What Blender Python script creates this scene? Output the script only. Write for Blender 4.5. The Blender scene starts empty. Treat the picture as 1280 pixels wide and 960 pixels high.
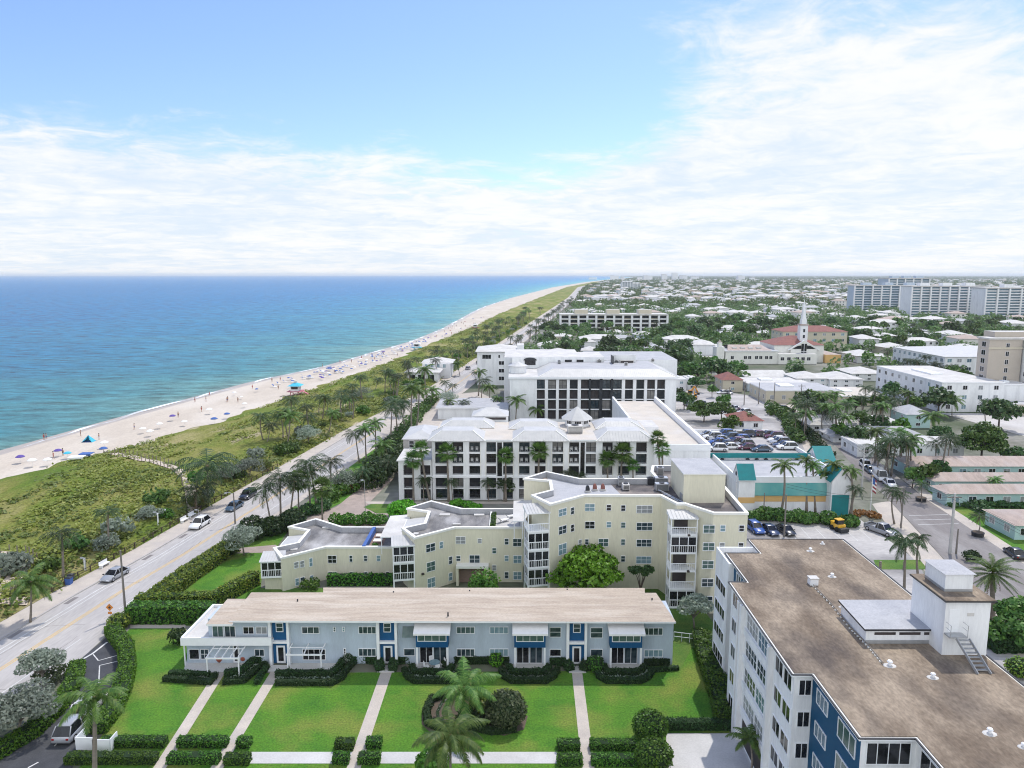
import bpy, math, random
import numpy as np
from mathutils import Vector, Matrix
S = bpy.context.scene
COL = S.collection
R = random.Random(7)
NR = np.random.default_rng(11)
# ---------------------------------------------------------------- camera model (metres, +Y looks south along the coast)
H = 44.0; F = 920.0; PITCH = math.atan(137 / F); YAW = math.atan(5 / F)
def ray(px, py):
    a = (px - 640) / F; b = -(py - 480) / F
    fy = math.cos(PITCH) + b * math.sin(PITCH); fz = -math.sin(PITCH) + b * math.cos(PITCH)
    return (a * math.cos(YAW) - fy * math.sin(YAW), a * math.sin(YAW) + fy * math.cos(YAW), fz)
def at(px, py, z=0.0):
    r = ray(px, py); t = (z - H) / r[2]
    return (r[0] * t, r[1] * t)
def zat(px, py, y):
    r = ray(px, py); t = y / r[1]
    return (r[0] * t, y, H + r[2] * t)
# ---------------------------------------------------------------- materials
MATS = {}
def nodes_of(name):
    m = bpy.data.materials.new(name); m.use_nodes = True
    nt = m.node_tree
    return m, nt, nt.nodes['Principled BSDF']
def mat(name, c1, c2=None, scale=1.0, rough=0.8, detail=6, bump=0.0, stretch=(1, 1, 1), lo=0.35, hi=0.65, c3=None, s3=0.1, spec=0.3, metal=0.0, fine=0.0, bscale=None):
    if name in MATS: return MATS[name]
    m, nt, p = nodes_of(name)
    N, L = nt.nodes, nt.links
    p.inputs['Roughness'].default_value = rough
    p.inputs['Specular IOR Level'].default_value = spec
    p.inputs['Metallic'].default_value = metal
    if c2 is None: c2 = tuple(min(1, c * 0.86) for c in c1)
    tc = N.new('ShaderNodeTexCoord'); mp = N.new('ShaderNodeMapping'); mp.inputs['Scale'].default_value = stretch
    L.new(tc.outputs['Object'], mp.inputs['Vector'])
    nz = N.new('ShaderNodeTexNoise'); nz.inputs['Scale'].default_value = scale; nz.inputs['Detail'].default_value = detail
    nz.inputs['Roughness'].default_value = 0.62
    L.new(mp.outputs[0], nz.inputs['Vector'])
    rp = N.new('ShaderNodeValToRGB'); e = rp.color_ramp.elements
    e[0].position = lo; e[0].color = (*c1, 1); e[1].position = hi; e[1].color = (*c2, 1)
    L.new(nz.outputs['Fac'], rp.inputs['Fac'])
    out = rp.outputs['Color']
    if c3:
        n3 = N.new('ShaderNodeTexNoise'); n3.inputs['Scale'].default_value = s3; n3.inputs['Detail'].default_value = 5
        L.new(mp.outputs[0], n3.inputs['Vector'])
        r3 = N.new('ShaderNodeValToRGB'); r3.color_ramp.elements[0].position = 0.48; r3.color_ramp.elements[1].position = 0.68
        L.new(n3.outputs['Fac'], r3.inputs['Fac'])
        mx = N.new('ShaderNodeMixRGB'); mx.inputs['Color2'].default_value = (*c3, 1)
        L.new(r3.outputs['Color'], mx.inputs['Fac']); L.new(out, mx.inputs['Color1']); out = mx.outputs['Color']
    if fine:
        nf = N.new('ShaderNodeTexNoise'); nf.inputs['Scale'].default_value = scale * 14; nf.inputs['Detail'].default_value = 3
        L.new(mp.outputs[0], nf.inputs['Vector'])
        rf = N.new('ShaderNodeMapRange'); rf.inputs['From Min'].default_value = 0.3; rf.inputs['From Max'].default_value = 0.7
        rf.inputs['To Min'].default_value = 1 - fine; rf.inputs['To Max'].default_value = 1 + fine
        L.new(nf.outputs['Fac'], rf.inputs['Value'])
        mm = N.new('ShaderNodeVectorMath'); mm.operation = 'SCALE'
        L.new(out, mm.inputs[0]); L.new(rf.outputs[0], mm.inputs['Scale']); out = mm.outputs[0]
    L.new(out, p.inputs['Base Color'])
    if bump:
        nb = N.new('ShaderNodeTexNoise'); nb.inputs['Scale'].default_value = bscale or scale * 6; nb.inputs['Detail'].default_value = 4
        L.new(mp.outputs[0], nb.inputs['Vector'])
        b = N.new('ShaderNodeBump'); b.inputs['Strength'].default_value = bump; b.inputs['Distance'].default_value = 0.1
        L.new(nb.outputs['Fac'], b.inputs['Height']); L.new(b.outputs[0], p.inputs['Normal'])
    MATS[name] = m
    return m
def leafmat(name, c1, c2, trans=0.25, tip=None):
    """Leaves: every leaf its own tint, every plant its own tint, a little light coming through."""
    if name in MATS: return MATS[name]
    m, nt, p = nodes_of(name); N, L = nt.nodes, nt.links
    g = N.new('ShaderNodeNewGeometry'); oi = N.new('ShaderNodeObjectInfo')
    rp = N.new('ShaderNodeValToRGB'); e = rp.color_ramp.elements
    e[0].color = (*c1, 1); e[1].color = (*c2, 1)
    if tip:
        x = rp.color_ramp.elements.new(0.93); x.color = (*c2, 1); e[-1].color = (*tip, 1)
    L.new(g.outputs['Random Per Island'], rp.inputs['Fac'])
    hs = N.new('ShaderNodeHueSaturation')
    mr = N.new('ShaderNodeMapRange'); mr.inputs['To Min'].default_value = 0.65; mr.inputs['To Max'].default_value = 1.3
    L.new(oi.outputs['Random'], mr.inputs['Value']); L.new(mr.outputs[0], hs.inputs['Value'])
    mh = N.new('ShaderNodeMapRange'); mh.inputs['To Min'].default_value = 0.475; mh.inputs['To Max'].default_value = 0.515
    L.new(oi.outputs['Random'], mh.inputs['Value']); L.new(mh.outputs[0], hs.inputs['Hue'])
    L.new(rp.outputs['Color'], hs.inputs['Color'])
    L.new(hs.outputs[0], p.inputs['Base Color']); p.inputs['Roughness'].default_value = 0.5
    p.inputs['Specular IOR Level'].default_value = 0.25
    tr = N.new('ShaderNodeBsdfTranslucent'); L.new(hs.outputs[0], tr.inputs['Color'])
    mx = N.new('ShaderNodeMixShader'); mx.inputs[0].default_value = trans
    L.new(p.outputs[0], mx.inputs[1]); L.new(tr.outputs[0], mx.inputs[2])
    L.new(mx.outputs[0], N['Material Output'].inputs['Surface'])
    MATS[name] = m
    return m
# ---------------------------------------------------------------- mesh builder
class MB:
    def __init__(s): s.v = []; s.f = []; s.mi = []; s.ms = []; s.np = []
    def m(s, k):
        if k not in s.ms: s.ms.append(k)
        return s.ms.index(k)
    def face(s, pts, k):
        b = len(s.v); s.v += [tuple(p) for p in pts]; s.f.append(tuple(range(b, b + len(pts)))); s.mi.append(s.m(k))
    def box(s, x0, x1, y0, y1, z0, z1, k, top=None, skip=''):
        P = [(x0, y0), (x1, y0), (x1, y1), (x0, y1)]
        s.prism(P, z0, z1, k, top, skip)
    def prism(s, P, z0, z1, k, top=None, skip=''):
        a = sum(P[i][0] * P[(i + 1) % len(P)][1] - P[(i + 1) % len(P)][0] * P[i][1] for i in range(len(P)))
        if a < 0: P = P[::-1]
        n = len(P); b = len(s.v)
        s.v += [(x, y, z0) for x, y in P] + [(x, y, z1) for x, y in P]
        mi = s.m(k)
        for i in range(n):
            j = (i + 1) % n
            s.f.append((b + i, b + j, b + n + j, b + n + i)); s.mi.append(mi)
        if 't' not in skip: s.f.append(tuple(range(b + n, b + 2 * n))); s.mi.append(s.m(top or k))
        if 'b' not in skip: s.f.append(tuple(range(b + n - 1, b - 1, -1))); s.mi.append(mi)
    def bar(s, a, c, w, h, k):
        """box beam from a to c, w wide, h high"""
        a = Vector(a); c = Vector(c); d = (c - a).normalized()
        u = d.cross(Vector((0, 0, 1)))
        if u.length < 1e-4: u = Vector((1, 0, 0))
        u.normalize(); n = u.cross(d)
        q = [a + u * sx * w / 2 + n * sz * h / 2 for sx, sz in ((-1, -1), (1, -1), (1, 1), (-1, 1))]
        r = [p + (c - a) for p in q]
        b = len(s.v); s.v += [tuple(p) for p in q + r]; mi = s.m(k)
        for f in ((0, 1, 5, 4), (1, 2, 6, 5), (2, 3, 7, 6), (3, 0, 4, 7), (3, 2, 1, 0), (4, 5, 6, 7)):
            s.f.append(tuple(b + i for i in f)); s.mi.append(mi)
    def loft(s, rings, k, cap=True, closed=True):
        n = len(rings[0]); b = len(s.v); mi = s.m(k)
        for r in rings: s.v += [tuple(p) for p in r]
        for i in range(len(rings) - 1):
            for j in range(n if closed else n - 1):
                jj = (j + 1) % n
                s.f.append((b + i * n + j, b + i * n + jj, b + (i + 1) * n + jj, b + (i + 1) * n + j)); s.mi.append(mi)
        if cap:
            s.f.append(tuple(b + n - 1 - i for i in range(n))); s.mi.append(mi)
            e = b + (len(rings) - 1) * n
            s.f.append(tuple(e + i for i in range(n))); s.mi.append(mi)
    def tube(s, pts, rad, k, n=8, cap=True):
        rings = []
        for i, p in enumerate(pts):
            p = Vector(p); d = (Vector(pts[min(i + 1, len(pts) - 1)]) - Vector(pts[max(i - 1, 0)])).normalized()
            u = d.cross(Vector((0.13, 0.97, 0.2))).normalized(); w = d.cross(u)
            r = rad[i] if isinstance(rad, (list, tuple)) else rad
            rings.append([p + (u * math.cos(2 * math.pi * j / n) + w * math.sin(2 * math.pi * j / n)) * r for j in range(n)])
        s.loft(rings, k, cap)
    def cone(s, c, r0, r1, z0, z1, k, n=12, ph=0.0, cap=True):
        s.loft([[(c[0] + r * math.cos(ph + 2 * math.pi * j / n), c[1] + r * math.sin(ph + 2 * math.pi * j / n), z) for j in range(n)]
                for r, z in ((r0, z0), (r1, z1))], k, cap)
    def hip(s, x0, x1, y0, y1, z0, z1, k, ins=None, over=0.0, ridge_x=None):
        """hip roof over a rectangle"""
        x0 -= over; x1 += over; y0 -= over; y1 += over
        if (x1 - x0) >= (y1 - y0):
            i = ins if ins is not None else (y1 - y0) / 2
            ym = (y0 + y1) / 2; a = (x0 + i, ym, z1); c = (x1 - i, ym, z1)
            A, B, C, D = (x0, y0, z0), (x1, y0, z0), (x1, y1, z0), (x0, y1, z0)
            for f in ((A, B, c, a), (B, C, c), (C, D, a, c), (D, A, a), (D, C, B, A)): s.face(f, k)
        else:
            i = ins if ins is not None else (x1 - x0) / 2
            xm = (x0 + x1) / 2; a = (xm, y0 + i, z1); c = (xm, y1 - i, z1)
            A, B, C, D = (x0, y0, z0), (x1, y0, z0), (x1, y1, z0), (x0, y1, z0)
            for f in ((A, B, a), (B, C, c, a), (C, D, c), (D, A, a, c), (D, C, B, A)): s.face(f, k)
    def quads(s, V, k):
        """V: (n,4,3) numpy array"""
        s.np.append((V, s.m(k)))
    def mesh(s, name, origin=(0, 0, 0), smooth=False):
        me = bpy.data.meshes.new(name)
        if s.np:
            o = np.array(origin)
            allv = [np.array(s.v, float).reshape(-1, 3)] + [V.reshape(-1, 3) for V, _ in s.np]
            nv0 = len(s.v); lv = [i for f in s.f for i in f]; ls = []; c = 0
            for f in s.f: ls.append(c); c += len(f)
            nq = sum(len(V) for V, _ in s.np)
            loops = np.concatenate([np.array(lv, int), np.arange(nq * 4) + nv0]).astype(np.int32)
            starts = np.concatenate([np.array(ls, int), np.arange(nq) * 4 + c]).astype(np.int32)
            mi = np.concatenate([np.array(s.mi, int)] + [np.full(len(V), k) for V, k in s.np]).astype(np.int32)
            v = (np.concatenate(allv) - o).astype(np.float32)
            me.vertices.add(len(v)); me.vertices.foreach_set('co', v.ravel())
            me.loops.add(len(loops)); me.loops.foreach_set('vertex_index', loops)
            me.polygons.add(len(starts)); me.polygons.foreach_set('loop_start', starts)
            me.update(calc_edges=True)
            me.polygons.foreach_set('material_index', mi)
        else:
            ox, oy, oz = origin
            me.from_pydata([(x - ox, y - oy, z - oz) for x, y, z in s.v], [], s.f)
            me.polygons.foreach_set('material_index', s.mi)
        for k in s.ms: me.materials.append(k if not isinstance(k, str) else MATS[k])
        if smooth: me.polygons.foreach_set('use_smooth', [True] * len(me.polygons))
        me.update()
        return me
    def build(s, name, parent=None, origin=None, smooth=False):
        """parented parts keep the coordinates they were modelled in (the parent's location is subtracted)"""
        if origin is None: origin = tuple(parent.get('_o', (0, 0, 0))) if parent is not None else (0, 0, 0)
        o = bpy.data.objects.new(name, s.mesh(name, origin, smooth)); COL.objects.link(o)
        if parent is not None: o.parent = parent
        else: o.location = origin
        return o
ORIG = {}
def tag(o, label=None, cat=None, group=None, kind=None):
    if label: o['label'] = label
    if cat: o['category'] = cat
    if group: o['group'] = group
    if kind: o['kind'] = kind
    return o
def thing(name, label, cat, loc=(0, 0, 0), group=None, rz=0.0):
    o = bpy.data.objects.new(name, None); COL.objects.link(o); o.empty_display_size = 0.2
    o.location = loc; o.rotation_euler = (0, 0, rz)
    ORIG[o.name] = loc
    return tag(o, label, cat, group)
def org(root): return ORIG.get(root.name, (0, 0, 0))
def part(mb, name, root, world=True, smooth=False, label=None):
    o = mb.build(name, root, org(root) if world else (0, 0, 0), smooth)
    if label: o['label'] = label
    return o
KIDS = {}
def copy_tree(o, loc=None, rz=None, sc=None, label=None, group=None, cat=None, parent=None):
    c = o.copy(); COL.objects.link(c)
    if parent is not None: c.parent = parent
    if loc is not None: c.location = loc
    if rz is not None: c.rotation_euler = (0, 0, rz)
    if sc is not None: c.scale = (sc, sc, sc) if not isinstance(sc, (tuple, list)) else sc
    if label: c['label'] = label
    if group: c['group'] = group
    if cat: c['category'] = cat
    if o.name not in KIDS: KIDS[o.name] = [k for k in bpy.data.objects if k.parent == o]
    for k in KIDS[o.name]: copy_tree(k, parent=c)
    return c
class Proto:
    """one of a kind: the first placing moves the built thing itself, later ones copy it with its parts"""
    def __init__(s, root): s.root = root; s.used = False
    def put(s, loc, rz=0.0, sc=1.0, label=None, group=None, cat=None):
        if not s.used:
            s.used = True; r = s.root
            KIDS.setdefault(r.name, [k for k in bpy.data.objects if k.parent == r])
            r.location = loc; r.rotation_euler = (0, 0, rz); r.scale = (sc, sc, sc) if not isinstance(sc, (tuple, list)) else sc
            tag(r, label, cat, group); return r
        return copy_tree(s.root, loc, rz, sc, label, group, cat)
def recolour(root, partname, m, slot=0):
    for k in root.children:
        if k.name.split('.')[0] == partname:
            k.material_slots[slot].link = 'OBJECT'; k.material_slots[slot].material = m
# ---------------------------------------------------------------- windows set on a wall
WCACHE = {}
def wmesh(w, h, nx, ny, fr, gl, ft, mw):
    key = (round(w, 2), round(h, 2), nx, ny, fr, gl, ft, mw)
    if key not in WCACHE:
        a = MB()
        a.box(0, w, -0.07, 0.02, 0, ft, fr); a.box(0, w, -0.07, 0.02, h - ft, h, fr)
        a.box(0, ft, -0.07, 0.02, ft, h - ft, fr); a.box(w - ft, w, -0.07, 0.02, ft, h - ft, fr)
        for i in range(1, nx):
            x = w * i / nx; a.box(x - mw / 2, x + mw / 2, -0.06, 0.01, ft, h - ft, fr)
        for j in range(1, ny):
            z = h * j / ny
            for i in range(nx):
                xa = ft if i == 0 else w * i / nx + mw / 2; xb = w - ft if i == nx - 1 else w * (i + 1) / nx - mw / 2
                a.box(xa, xb, -0.05, 0.01, z - mw / 2, z + mw / 2, fr)
        b = MB(); b.box(ft * .5, w - ft * .5, -0.03, 0.015, ft * .5, h - ft * .5, gl)
        WCACHE[key] = (a.mesh('window'), b.mesh('pane'))
    return WCACHE[key]
class Wall:
    """a wall running from p0 to p1, seen from outside left to right"""
    def __init__(s, root, p0, p1):
        s.root = root; s.p0 = Vector((p0[0], p0[1])); d = Vector((p1[0] - p0[0], p1[1] - p0[1])); s.len = d.length
        s.u = d.normalized(); s.rz = math.atan2(d.y, d.x); s.n = Vector((s.u.y, -s.u.x)); s.o = org(root)
    def pt(s, a, out=0.0): q = s.p0 + s.u * a + s.n * out; return (q.x, q.y)
    def obj(s, me, name, a, z, out=0.0, parent=None):
        o = bpy.data.objects.new(name, me); COL.objects.link(o); o.parent = parent or s.root
        if parent is None:
            q = s.pt(a, out); o.location = (q[0] - s.o[0], q[1] - s.o[1], z - s.o[2]); o.rotation_euler = (0, 0, s.rz)
        return o
    def window(s, a, z, w, h, nx=2, ny=2, fr='frame_white', gl='glass', ft=0.07, mw=0.05, name='window', out=0.0, pane=True):
        m1, m2 = wmesh(w, h, nx, ny, fr, gl, ft, mw)
        o = s.obj(m1, name, a, z, out)
        if pane: s.obj(m2, 'pane', 0, 0, 0, parent=o)
        return o
    def box(s, mb, a0, a1, o0, o1, z0, z1, k, top=None, skip=''):
        mb.prism([s.pt(a0, o0), s.pt(a1, o0), s.pt(a1, o1), s.pt(a0, o1)], z0, z1, k, top, skip)
# ---------------------------------------------------------------- surfaces
mat('white_wall', (.78, .785, .785), (.72, .725, .73), .5, .75, fine=.05, stretch=(1, 1, .18), c3=(.64, .645, .65), s3=.7)
mat('white_roof', (.58, .565, .54), (.46, .445, .42), .35, .8, fine=.06)
mat('frame_white', (.80, .81, .82), (.76, .77, .78), 2, .5)
mat('town_blue', (.46, .53, .60), (.43, .50, .57), .6, .8, fine=.05, stretch=(1, 1, .2), c3=(.40, .46, .525), s3=.8)
mat('navy', (.006, .075, .19), (.008, .085, .21), 1.2, .6, fine=.08)
mat('tower_blue', (.005, .065, .145), (.007, .075, .16), 1.0, .6, fine=.08)
mat('yellow_wall', (.67, .635, .495), (.64, .605, .47), .35, .85, fine=.05, stretch=(1, 1, .2), c3=(.62, .585, .45), s3=.6)
mat('beige_wall', (.54, .49, .38), (.49, .45, .35), .35, .85, fine=.04)
mat('cream_trim', (.76, .75, .70), (.70, .69, .64), .6, .8)
mat('shingle', (.46, .385, .305), (.36, .295, .235), .9, .9, stretch=(.3, 2.4, 1), bump=.5, c3=(.50, .435, .36), s3=.4, fine=.2)
mat('brown_roof', (.31, .25, .185), (.155, .118, .085), .30, .95, detail=10, bump=.4, stretch=(1.1, .5, 1), lo=.38, hi=.62, c3=(.10, .08, .066), s3=.22, fine=.22, bscale=9)
mat('grey_roof', (.25, .24, .23), (.115, .113, .115), .55, .9, detail=8, stretch=(1.2, .5, 1), c3=(.42, .41, .40), s3=.25, fine=.14)
mat('tar_roof', (.13, .115, .11), (.075, .07, .07), .6, .9, detail=8, c3=(.30, .26, .23), s3=.22, fine=.2)
mat('coat_roof', (.42, .42, .43), (.34, .345, .36), .5, .8, detail=7, fine=.1)
mat('cream_roof', (.55, .495, .42), (.47, .43, .375), .3, .85, c3=(.53, .50, .46), s3=.2, fine=.08)
mat('metal_roof', (.50, .495, .48), (.43, .43, .42), .6, .5, fine=.05)
mat('tile_pink', (.43, .345, .295), (.33, .265, .23), .7, .9, stretch=(2, .6, 1), c3=(.42, .36, .33), s3=.2, fine=.18)
mat('tile_red', (.25, .105, .085), (.19, .08, .07), .7, .85, fine=.15)
mat('mint_wall', (.42, .58, .56), (.38, .53, .52), .5, .8, fine=.04)
mat('teal', (.012, .21, .215), (.016, .18, .19), 1.0, .55, fine=.08)
mat('mural', (.14, .40, .38), (.09, .33, .34), .5, .7, c3=(.22, .46, .42), s3=.25)
mat('orange_band', (.68, .43, .17), (.62, .39, .16), .6, .8)
mat('tan_tower', (.47, .415, .35), (.44, .39, .33), .3, .85, fine=.03)
mat('concrete', (.44, .415, .39), (.36, .34, .32), .4, .9, detail=7, fine=.10, c3=(.36, .34, .32), s3=.3)
mat('walk', (.50, .445, .38), (.41, .365, .32), .5, .9, fine=.10, c3=(.42, .38, .34), s3=.35)
mat('walk_white', (.52, .51, .495), (.45, .44, .425), .4, .9, fine=.07)
mat('road', (.43, .405, .38), (.36, .34, .325), .25, .9, detail=8, stretch=(1, .16, 1), fine=.10, c3=(.36, .345, .335), s3=.2)
mat('road_dark', (.215, .195, .185), (.165, .15, .145), .3, .9, detail=8, stretch=(1, .2, 1), fine=.1, c3=(.26, .245, .235), s3=.2)
mat('asphalt', (.065, .068, .075), (.048, .05, .056), .6, .9, fine=.15)
mat('lot', (.46, .44, .42), (.35, .335, .325), .18, .9, detail=8, stretch=(.5, 1, 1), fine=.12, c3=(.22, .21, .205), s3=.12)
mat('paver', (.39, .315, .275), (.30, .25, .22), .5, .9, fine=.14)
mat('paint_white', (.62, .62, .60), (.46, .46, .45), 1.5, .8)
mat('paint_yellow', (.62, .40, .12), (.50, .36, .16), 1.5, .8)
mat('lawn', (.042, .140, .012), (.088, .20, .016), .35, .95, detail=9, bump=.5, lo=.3, hi=.7, c3=(.155, .19, .034), s3=.17, fine=.30, bscale=8)
mat('verge', (.05, .13, .018), (.11, .17, .03), .4, .95, detail=7, bump=.4, fine=.25, bscale=6)
mat('soil', (.13, .10, .075), (.09, .07, .05), .7, .95, fine=.2)
mat('ground', (.055, .085, .035), (.17, .16, .13), .05, .95, detail=8, c3=(.30, .285, .26), s3=.028, fine=.15)
mat('sand', (.52, .455, .375), (.46, .40, .33), .16, .95, detail=8, bump=.3, stretch=(1, .45, 1), fine=.08, c3=(.55, .495, .425), s3=.06, bscale=2.5)
mat('sand_path', (.52, .44, .36), (.44, .37, .30), .5, .95, fine=.1)
mat('bark', (.25, .215, .18), (.17, .145, .12), 2.5, .9, stretch=(1, 1, 5))
mat('bark_dark', (.12, .09, .07), (.08, .06, .045), 2.5, .9)
mat('wood_dark', (.085, .06, .045), (.055, .04, .03), 2, .9)
mat('pole_wood', (.22, .20, .18), (.16, .145, .13), 1.5, .9, stretch=(3, 3, .4))
mat('pole_concrete', (.46, .455, .44), (.40, .39, .38), 1, .85)
mat('steel', (.45, .46, .47), (.38, .39, .40), 2, .4, metal=.5)
mat('dark_metal', (.035, .037, .042), (.025, .027, .03), 2, .5)
mat('rust_sign', (.60, .22, .04), (.55, .2, .04), 2, .6)
mat('tyre', (.02, .02, .021), (.015, .015, .016), 3, .9)
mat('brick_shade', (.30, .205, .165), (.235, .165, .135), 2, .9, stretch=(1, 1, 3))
mat('screen_dark', (.022, .026, .03), (.035, .04, .045), .8, .6)
mat('room_dark', (.04, .034, .033), (.065, .054, .052), .6, .7)
mat('curtain', (.30, .29, .27), (.22, .21, .2), 1.2, .8)
mat('pool', (.05, .42, .55), (.08, .48, .60), 1, .1)
mat('blue_cloth', (.05, .11, .32), (.06, .13, .36), 2, .8)
mat('teal_cloth', (.06, .42, .58), (.07, .46, .62), 2, .8)
mat('white_cloth', (.78, .78, .77), (.72, .72, .71), 2, .8)
mat('red_cloth', (.30, .06, .07), (.26, .05, .06), 2, .8)
mat('purple_cloth', (.12, .08, .32), (.1, .07, .28), 2, .8)
mat('pink_paint', (.55, .18, .22), (.5, .16, .2), 2, .7)
mat('terracotta', (.36, .10, .06), (.30, .085, .05), 3, .8)
mat('skin', (.42, .25, .17), (.38, .22, .15), 3, .6)
mat('hair_dark', (.03, .02, .015), (.02, .015, .01), 3, .6)
mat('swim_dark', (.03, .03, .06), (.04, .03, .05), 3, .8)
mat('swim_red', (.4, .05, .05), (.35, .05, .05), 3, .8)
mat('swim_blue', (.05, .12, .4), (.05, .12, .36), 3, .8)
mat('excavator', (.60, .27, .03), (.55, .24, .03), 2, .6)
mat('black_plant', (.02, .018, .016), (.03, .026, .02), 2, .9)
def glassmat(name, c, c2, rough=.12, spec=.5):
    mat(name, c, c2, .9, rough, detail=2, spec=spec, lo=.42, hi=.58)
glassmat('glass', (.02, .035, .045), (.055, .08, .09))
glassmat('glass_green', (.05, .10, .095), (.09, .14, .13))
glassmat('glass_pale', (.16, .26, .30), (.22, .32, .36))
glassmat('glass_black', (.010, .011, .013), (.02, .021, .024), .1)
glassmat('glass_condo', (.06, .12, .17), (.12, .19, .24), .15)
glassmat('glass_blind', (.30, .31, .31), (.24, .25, .26), .3)
def paintmat(name, c):
    if name in MATS: return
    m, nt, p = nodes_of(name)
    p.inputs['Base Color'].default_value = (*c, 1); p.inputs['Roughness'].default_value = .28
    p.inputs['Coat Weight'].default_value = .6; p.inputs['Coat Roughness'].default_value = .06
    MATS[name] = m
for nm, c in {'white': (.74, .74, .74), 'silver': (.30, .31, .33), 'blue': (.025, .085, .32), 'navy': (.02, .035, .09), 'black': (.015, .016, .018),
              'grey': (.14, .145, .155), 'maroon': (.10, .02, .045), 'red': (.38, .03, .03), 'beige': (.42, .37, .29), 'yellow': (.75, .42, .03), 'slate': (.06, .10, .15)}.items():
    paintmat('car_' + nm, c)
def lampmat(name, c, rough=.15):
    m, nt, p = nodes_of(name); p.inputs['Base Color'].default_value = (*c, 1); p.inputs['Roughness'].default_value = rough; MATS[name] = m
lampmat('lamp_clear', (.75, .75, .78)); lampmat('lamp_red', (.35, .01, .01)); lampmat('rim', (.38, .38, .40), .35)
leafmat('leaf_mid', (.034, .090, .018), (.10, .19, .036), tip=(.17, .24, .06))
leafmat('leaf_dark', (.025, .066, .020), (.075, .14, .040), tip=(.13, .19, .06))
leafmat('leaf_hedge_lime', (.04, .135, .010), (.11, .26, .02), tip=(.19, .32, .04))
leafmat('leaf_lime', (.065, .21, .010), (.15, .38, .025), tip=(.24, .38, .05))
leafmat('leaf_silver', (.16, .205, .15), (.34, .39, .31), .4, tip=(.48, .51, .43))
leafmat('leaf_hedge', (.032, .105, .012), (.095, .215, .024), tip=(.17, .27, .04))
leafmat('leaf_hedge_yellow', (.06, .13, .014), (.19, .25, .03), tip=(.34, .33, .05))
leafmat('leaf_hedge_dark', (.014, .044, .012), (.042, .088, .024), tip=(.075, .125, .035))
leafmat('leaf_round', (.030, .048, .018), (.085, .105, .045), tip=(.15, .16, .085))
leafmat('palm', (.040, .110, .018), (.125, .22, .042), tip=(.17, .18, .06))
leafmat('palm_dark', (.020, .048, .016), (.060, .098, .034), tip=(.12, .14, .06))
leafmat('palm_lime', (.05, .13, .02), (.11, .22, .04), tip=(.20, .28, .07))
leafmat('palm_dry', (.16, .115, .05), (.24, .18, .09))
leafmat('scrub', (.17, .21, .03), (.24, .27, .05), tip=(.33, .32, .10))
leafmat('scrub_dark', (.10, .165, .026), (.165, .225, .045), tip=(.12, .15, .045))
leafmat('far_leaf', (.065, .115, .036), (.135, .20, .065), tip=(.19, .235, .095), trans=.45)
leafmat('flower', (.26, .15, .04), (.42, .24, .06))
# ---------------------------------------------------------------- camera
cam = bpy.data.cameras.new('camera'); co = bpy.data.objects.new('camera', cam); COL.objects.link(co)
cam.sensor_width = 36; cam.lens = 36 * F / 1280; cam.clip_start = .5; cam.clip_end = 90000
co.location = (0, 0, H); co.rotation_euler = (math.pi / 2 - PITCH, 0, YAW); S.camera = co
# ---------------------------------------------------------------- light
SUN_AZ = math.radians(28); SUN_EL = math.radians(58)
sd = Vector((math.sin(SUN_AZ) * math.cos(SUN_EL), math.cos(SUN_AZ) * math.cos(SUN_EL), math.sin(SUN_EL)))
sl = bpy.data.lights.new('sun', 'SUN'); sl.energy = 2.3; sl.angle = math.radians(.6); sl.color = (1, .955, .88)
so = bpy.data.objects.new('sun', sl); COL.objects.link(so); so.rotation_euler = (-sd).to_track_quat('-Z', 'Y').to_euler(); so.location = (0, 0, 200)
W = bpy.data.worlds.new('World'); S.world = W; W.use_nodes = True
nt = W.node_tree; N, L = nt.nodes, nt.links; N.clear()
sky = N.new('ShaderNodeTexSky'); sky.sky_type = 'NISHITA'; sky.sun_disc = False; sky.sun_elevation = SUN_EL; sky.sun_rotation = SUN_AZ
sky.air_density = 1.0; sky.dust_density = .6; sky.ozone_density = 1.3
tc = N.new('ShaderNodeTexCoord'); sp = N.new('ShaderNodeSeparateXYZ'); L.new(tc.outputs['Generated'], sp.inputs[0])
def mth(op, a, b=None, c=None, clamp=False):
    n = N.new('ShaderNodeMath'); n.operation = op; n.use_clamp = clamp
    for i, x in enumerate((a, b, c)):
        if x is None: continue
        if isinstance(x, (int, float)): n.inputs[i].default_value = x
        else: L.new(x, n.inputs[i])
    return n.outputs[0]
def sstep(x, a, b):
    n = N.new('ShaderNodeMapRange'); n.interpolation_type = 'SMOOTHSTEP'
    n.inputs['From Min'].default_value = a; n.inputs['From Max'].default_value = b; L.new(x, n.inputs['Value']); return n.outputs[0]
X, Y, Zc = sp.outputs
zz = mth('MAXIMUM', Zc, 0.0)
den = mth('ADD', zz, 0.10)
cx = mth('DIVIDE', X, den); cy = mth('DIVIDE', Y, den)
cb = N.new('ShaderNodeCombineXYZ'); L.new(cx, cb.inputs[0]); L.new(cy, cb.inputs[1]); cb.inputs[2].default_value = 3.7
def cloudnoise(scale, detail, rough, dist, off):
    a = N.new('ShaderNodeMapping'); a.inputs['Location'].default_value = off; L.new(cb.outputs[0], a.inputs[0])
    n = N.new('ShaderNodeTexNoise'); n.inputs['Scale'].default_value = scale; n.inputs['Detail'].default_value = detail
    n.inputs['Roughness'].default_value = rough; n.inputs['Distortion'].default_value = dist; L.new(a.outputs[0], n.inputs['Vector']); return n.outputs['Fac']
n1 = cloudnoise(.8, 10, .62, .5, (0, 0, 0)); n2 = cloudnoise(3.6, 9, .66, .7, (4, 1, 2))
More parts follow.
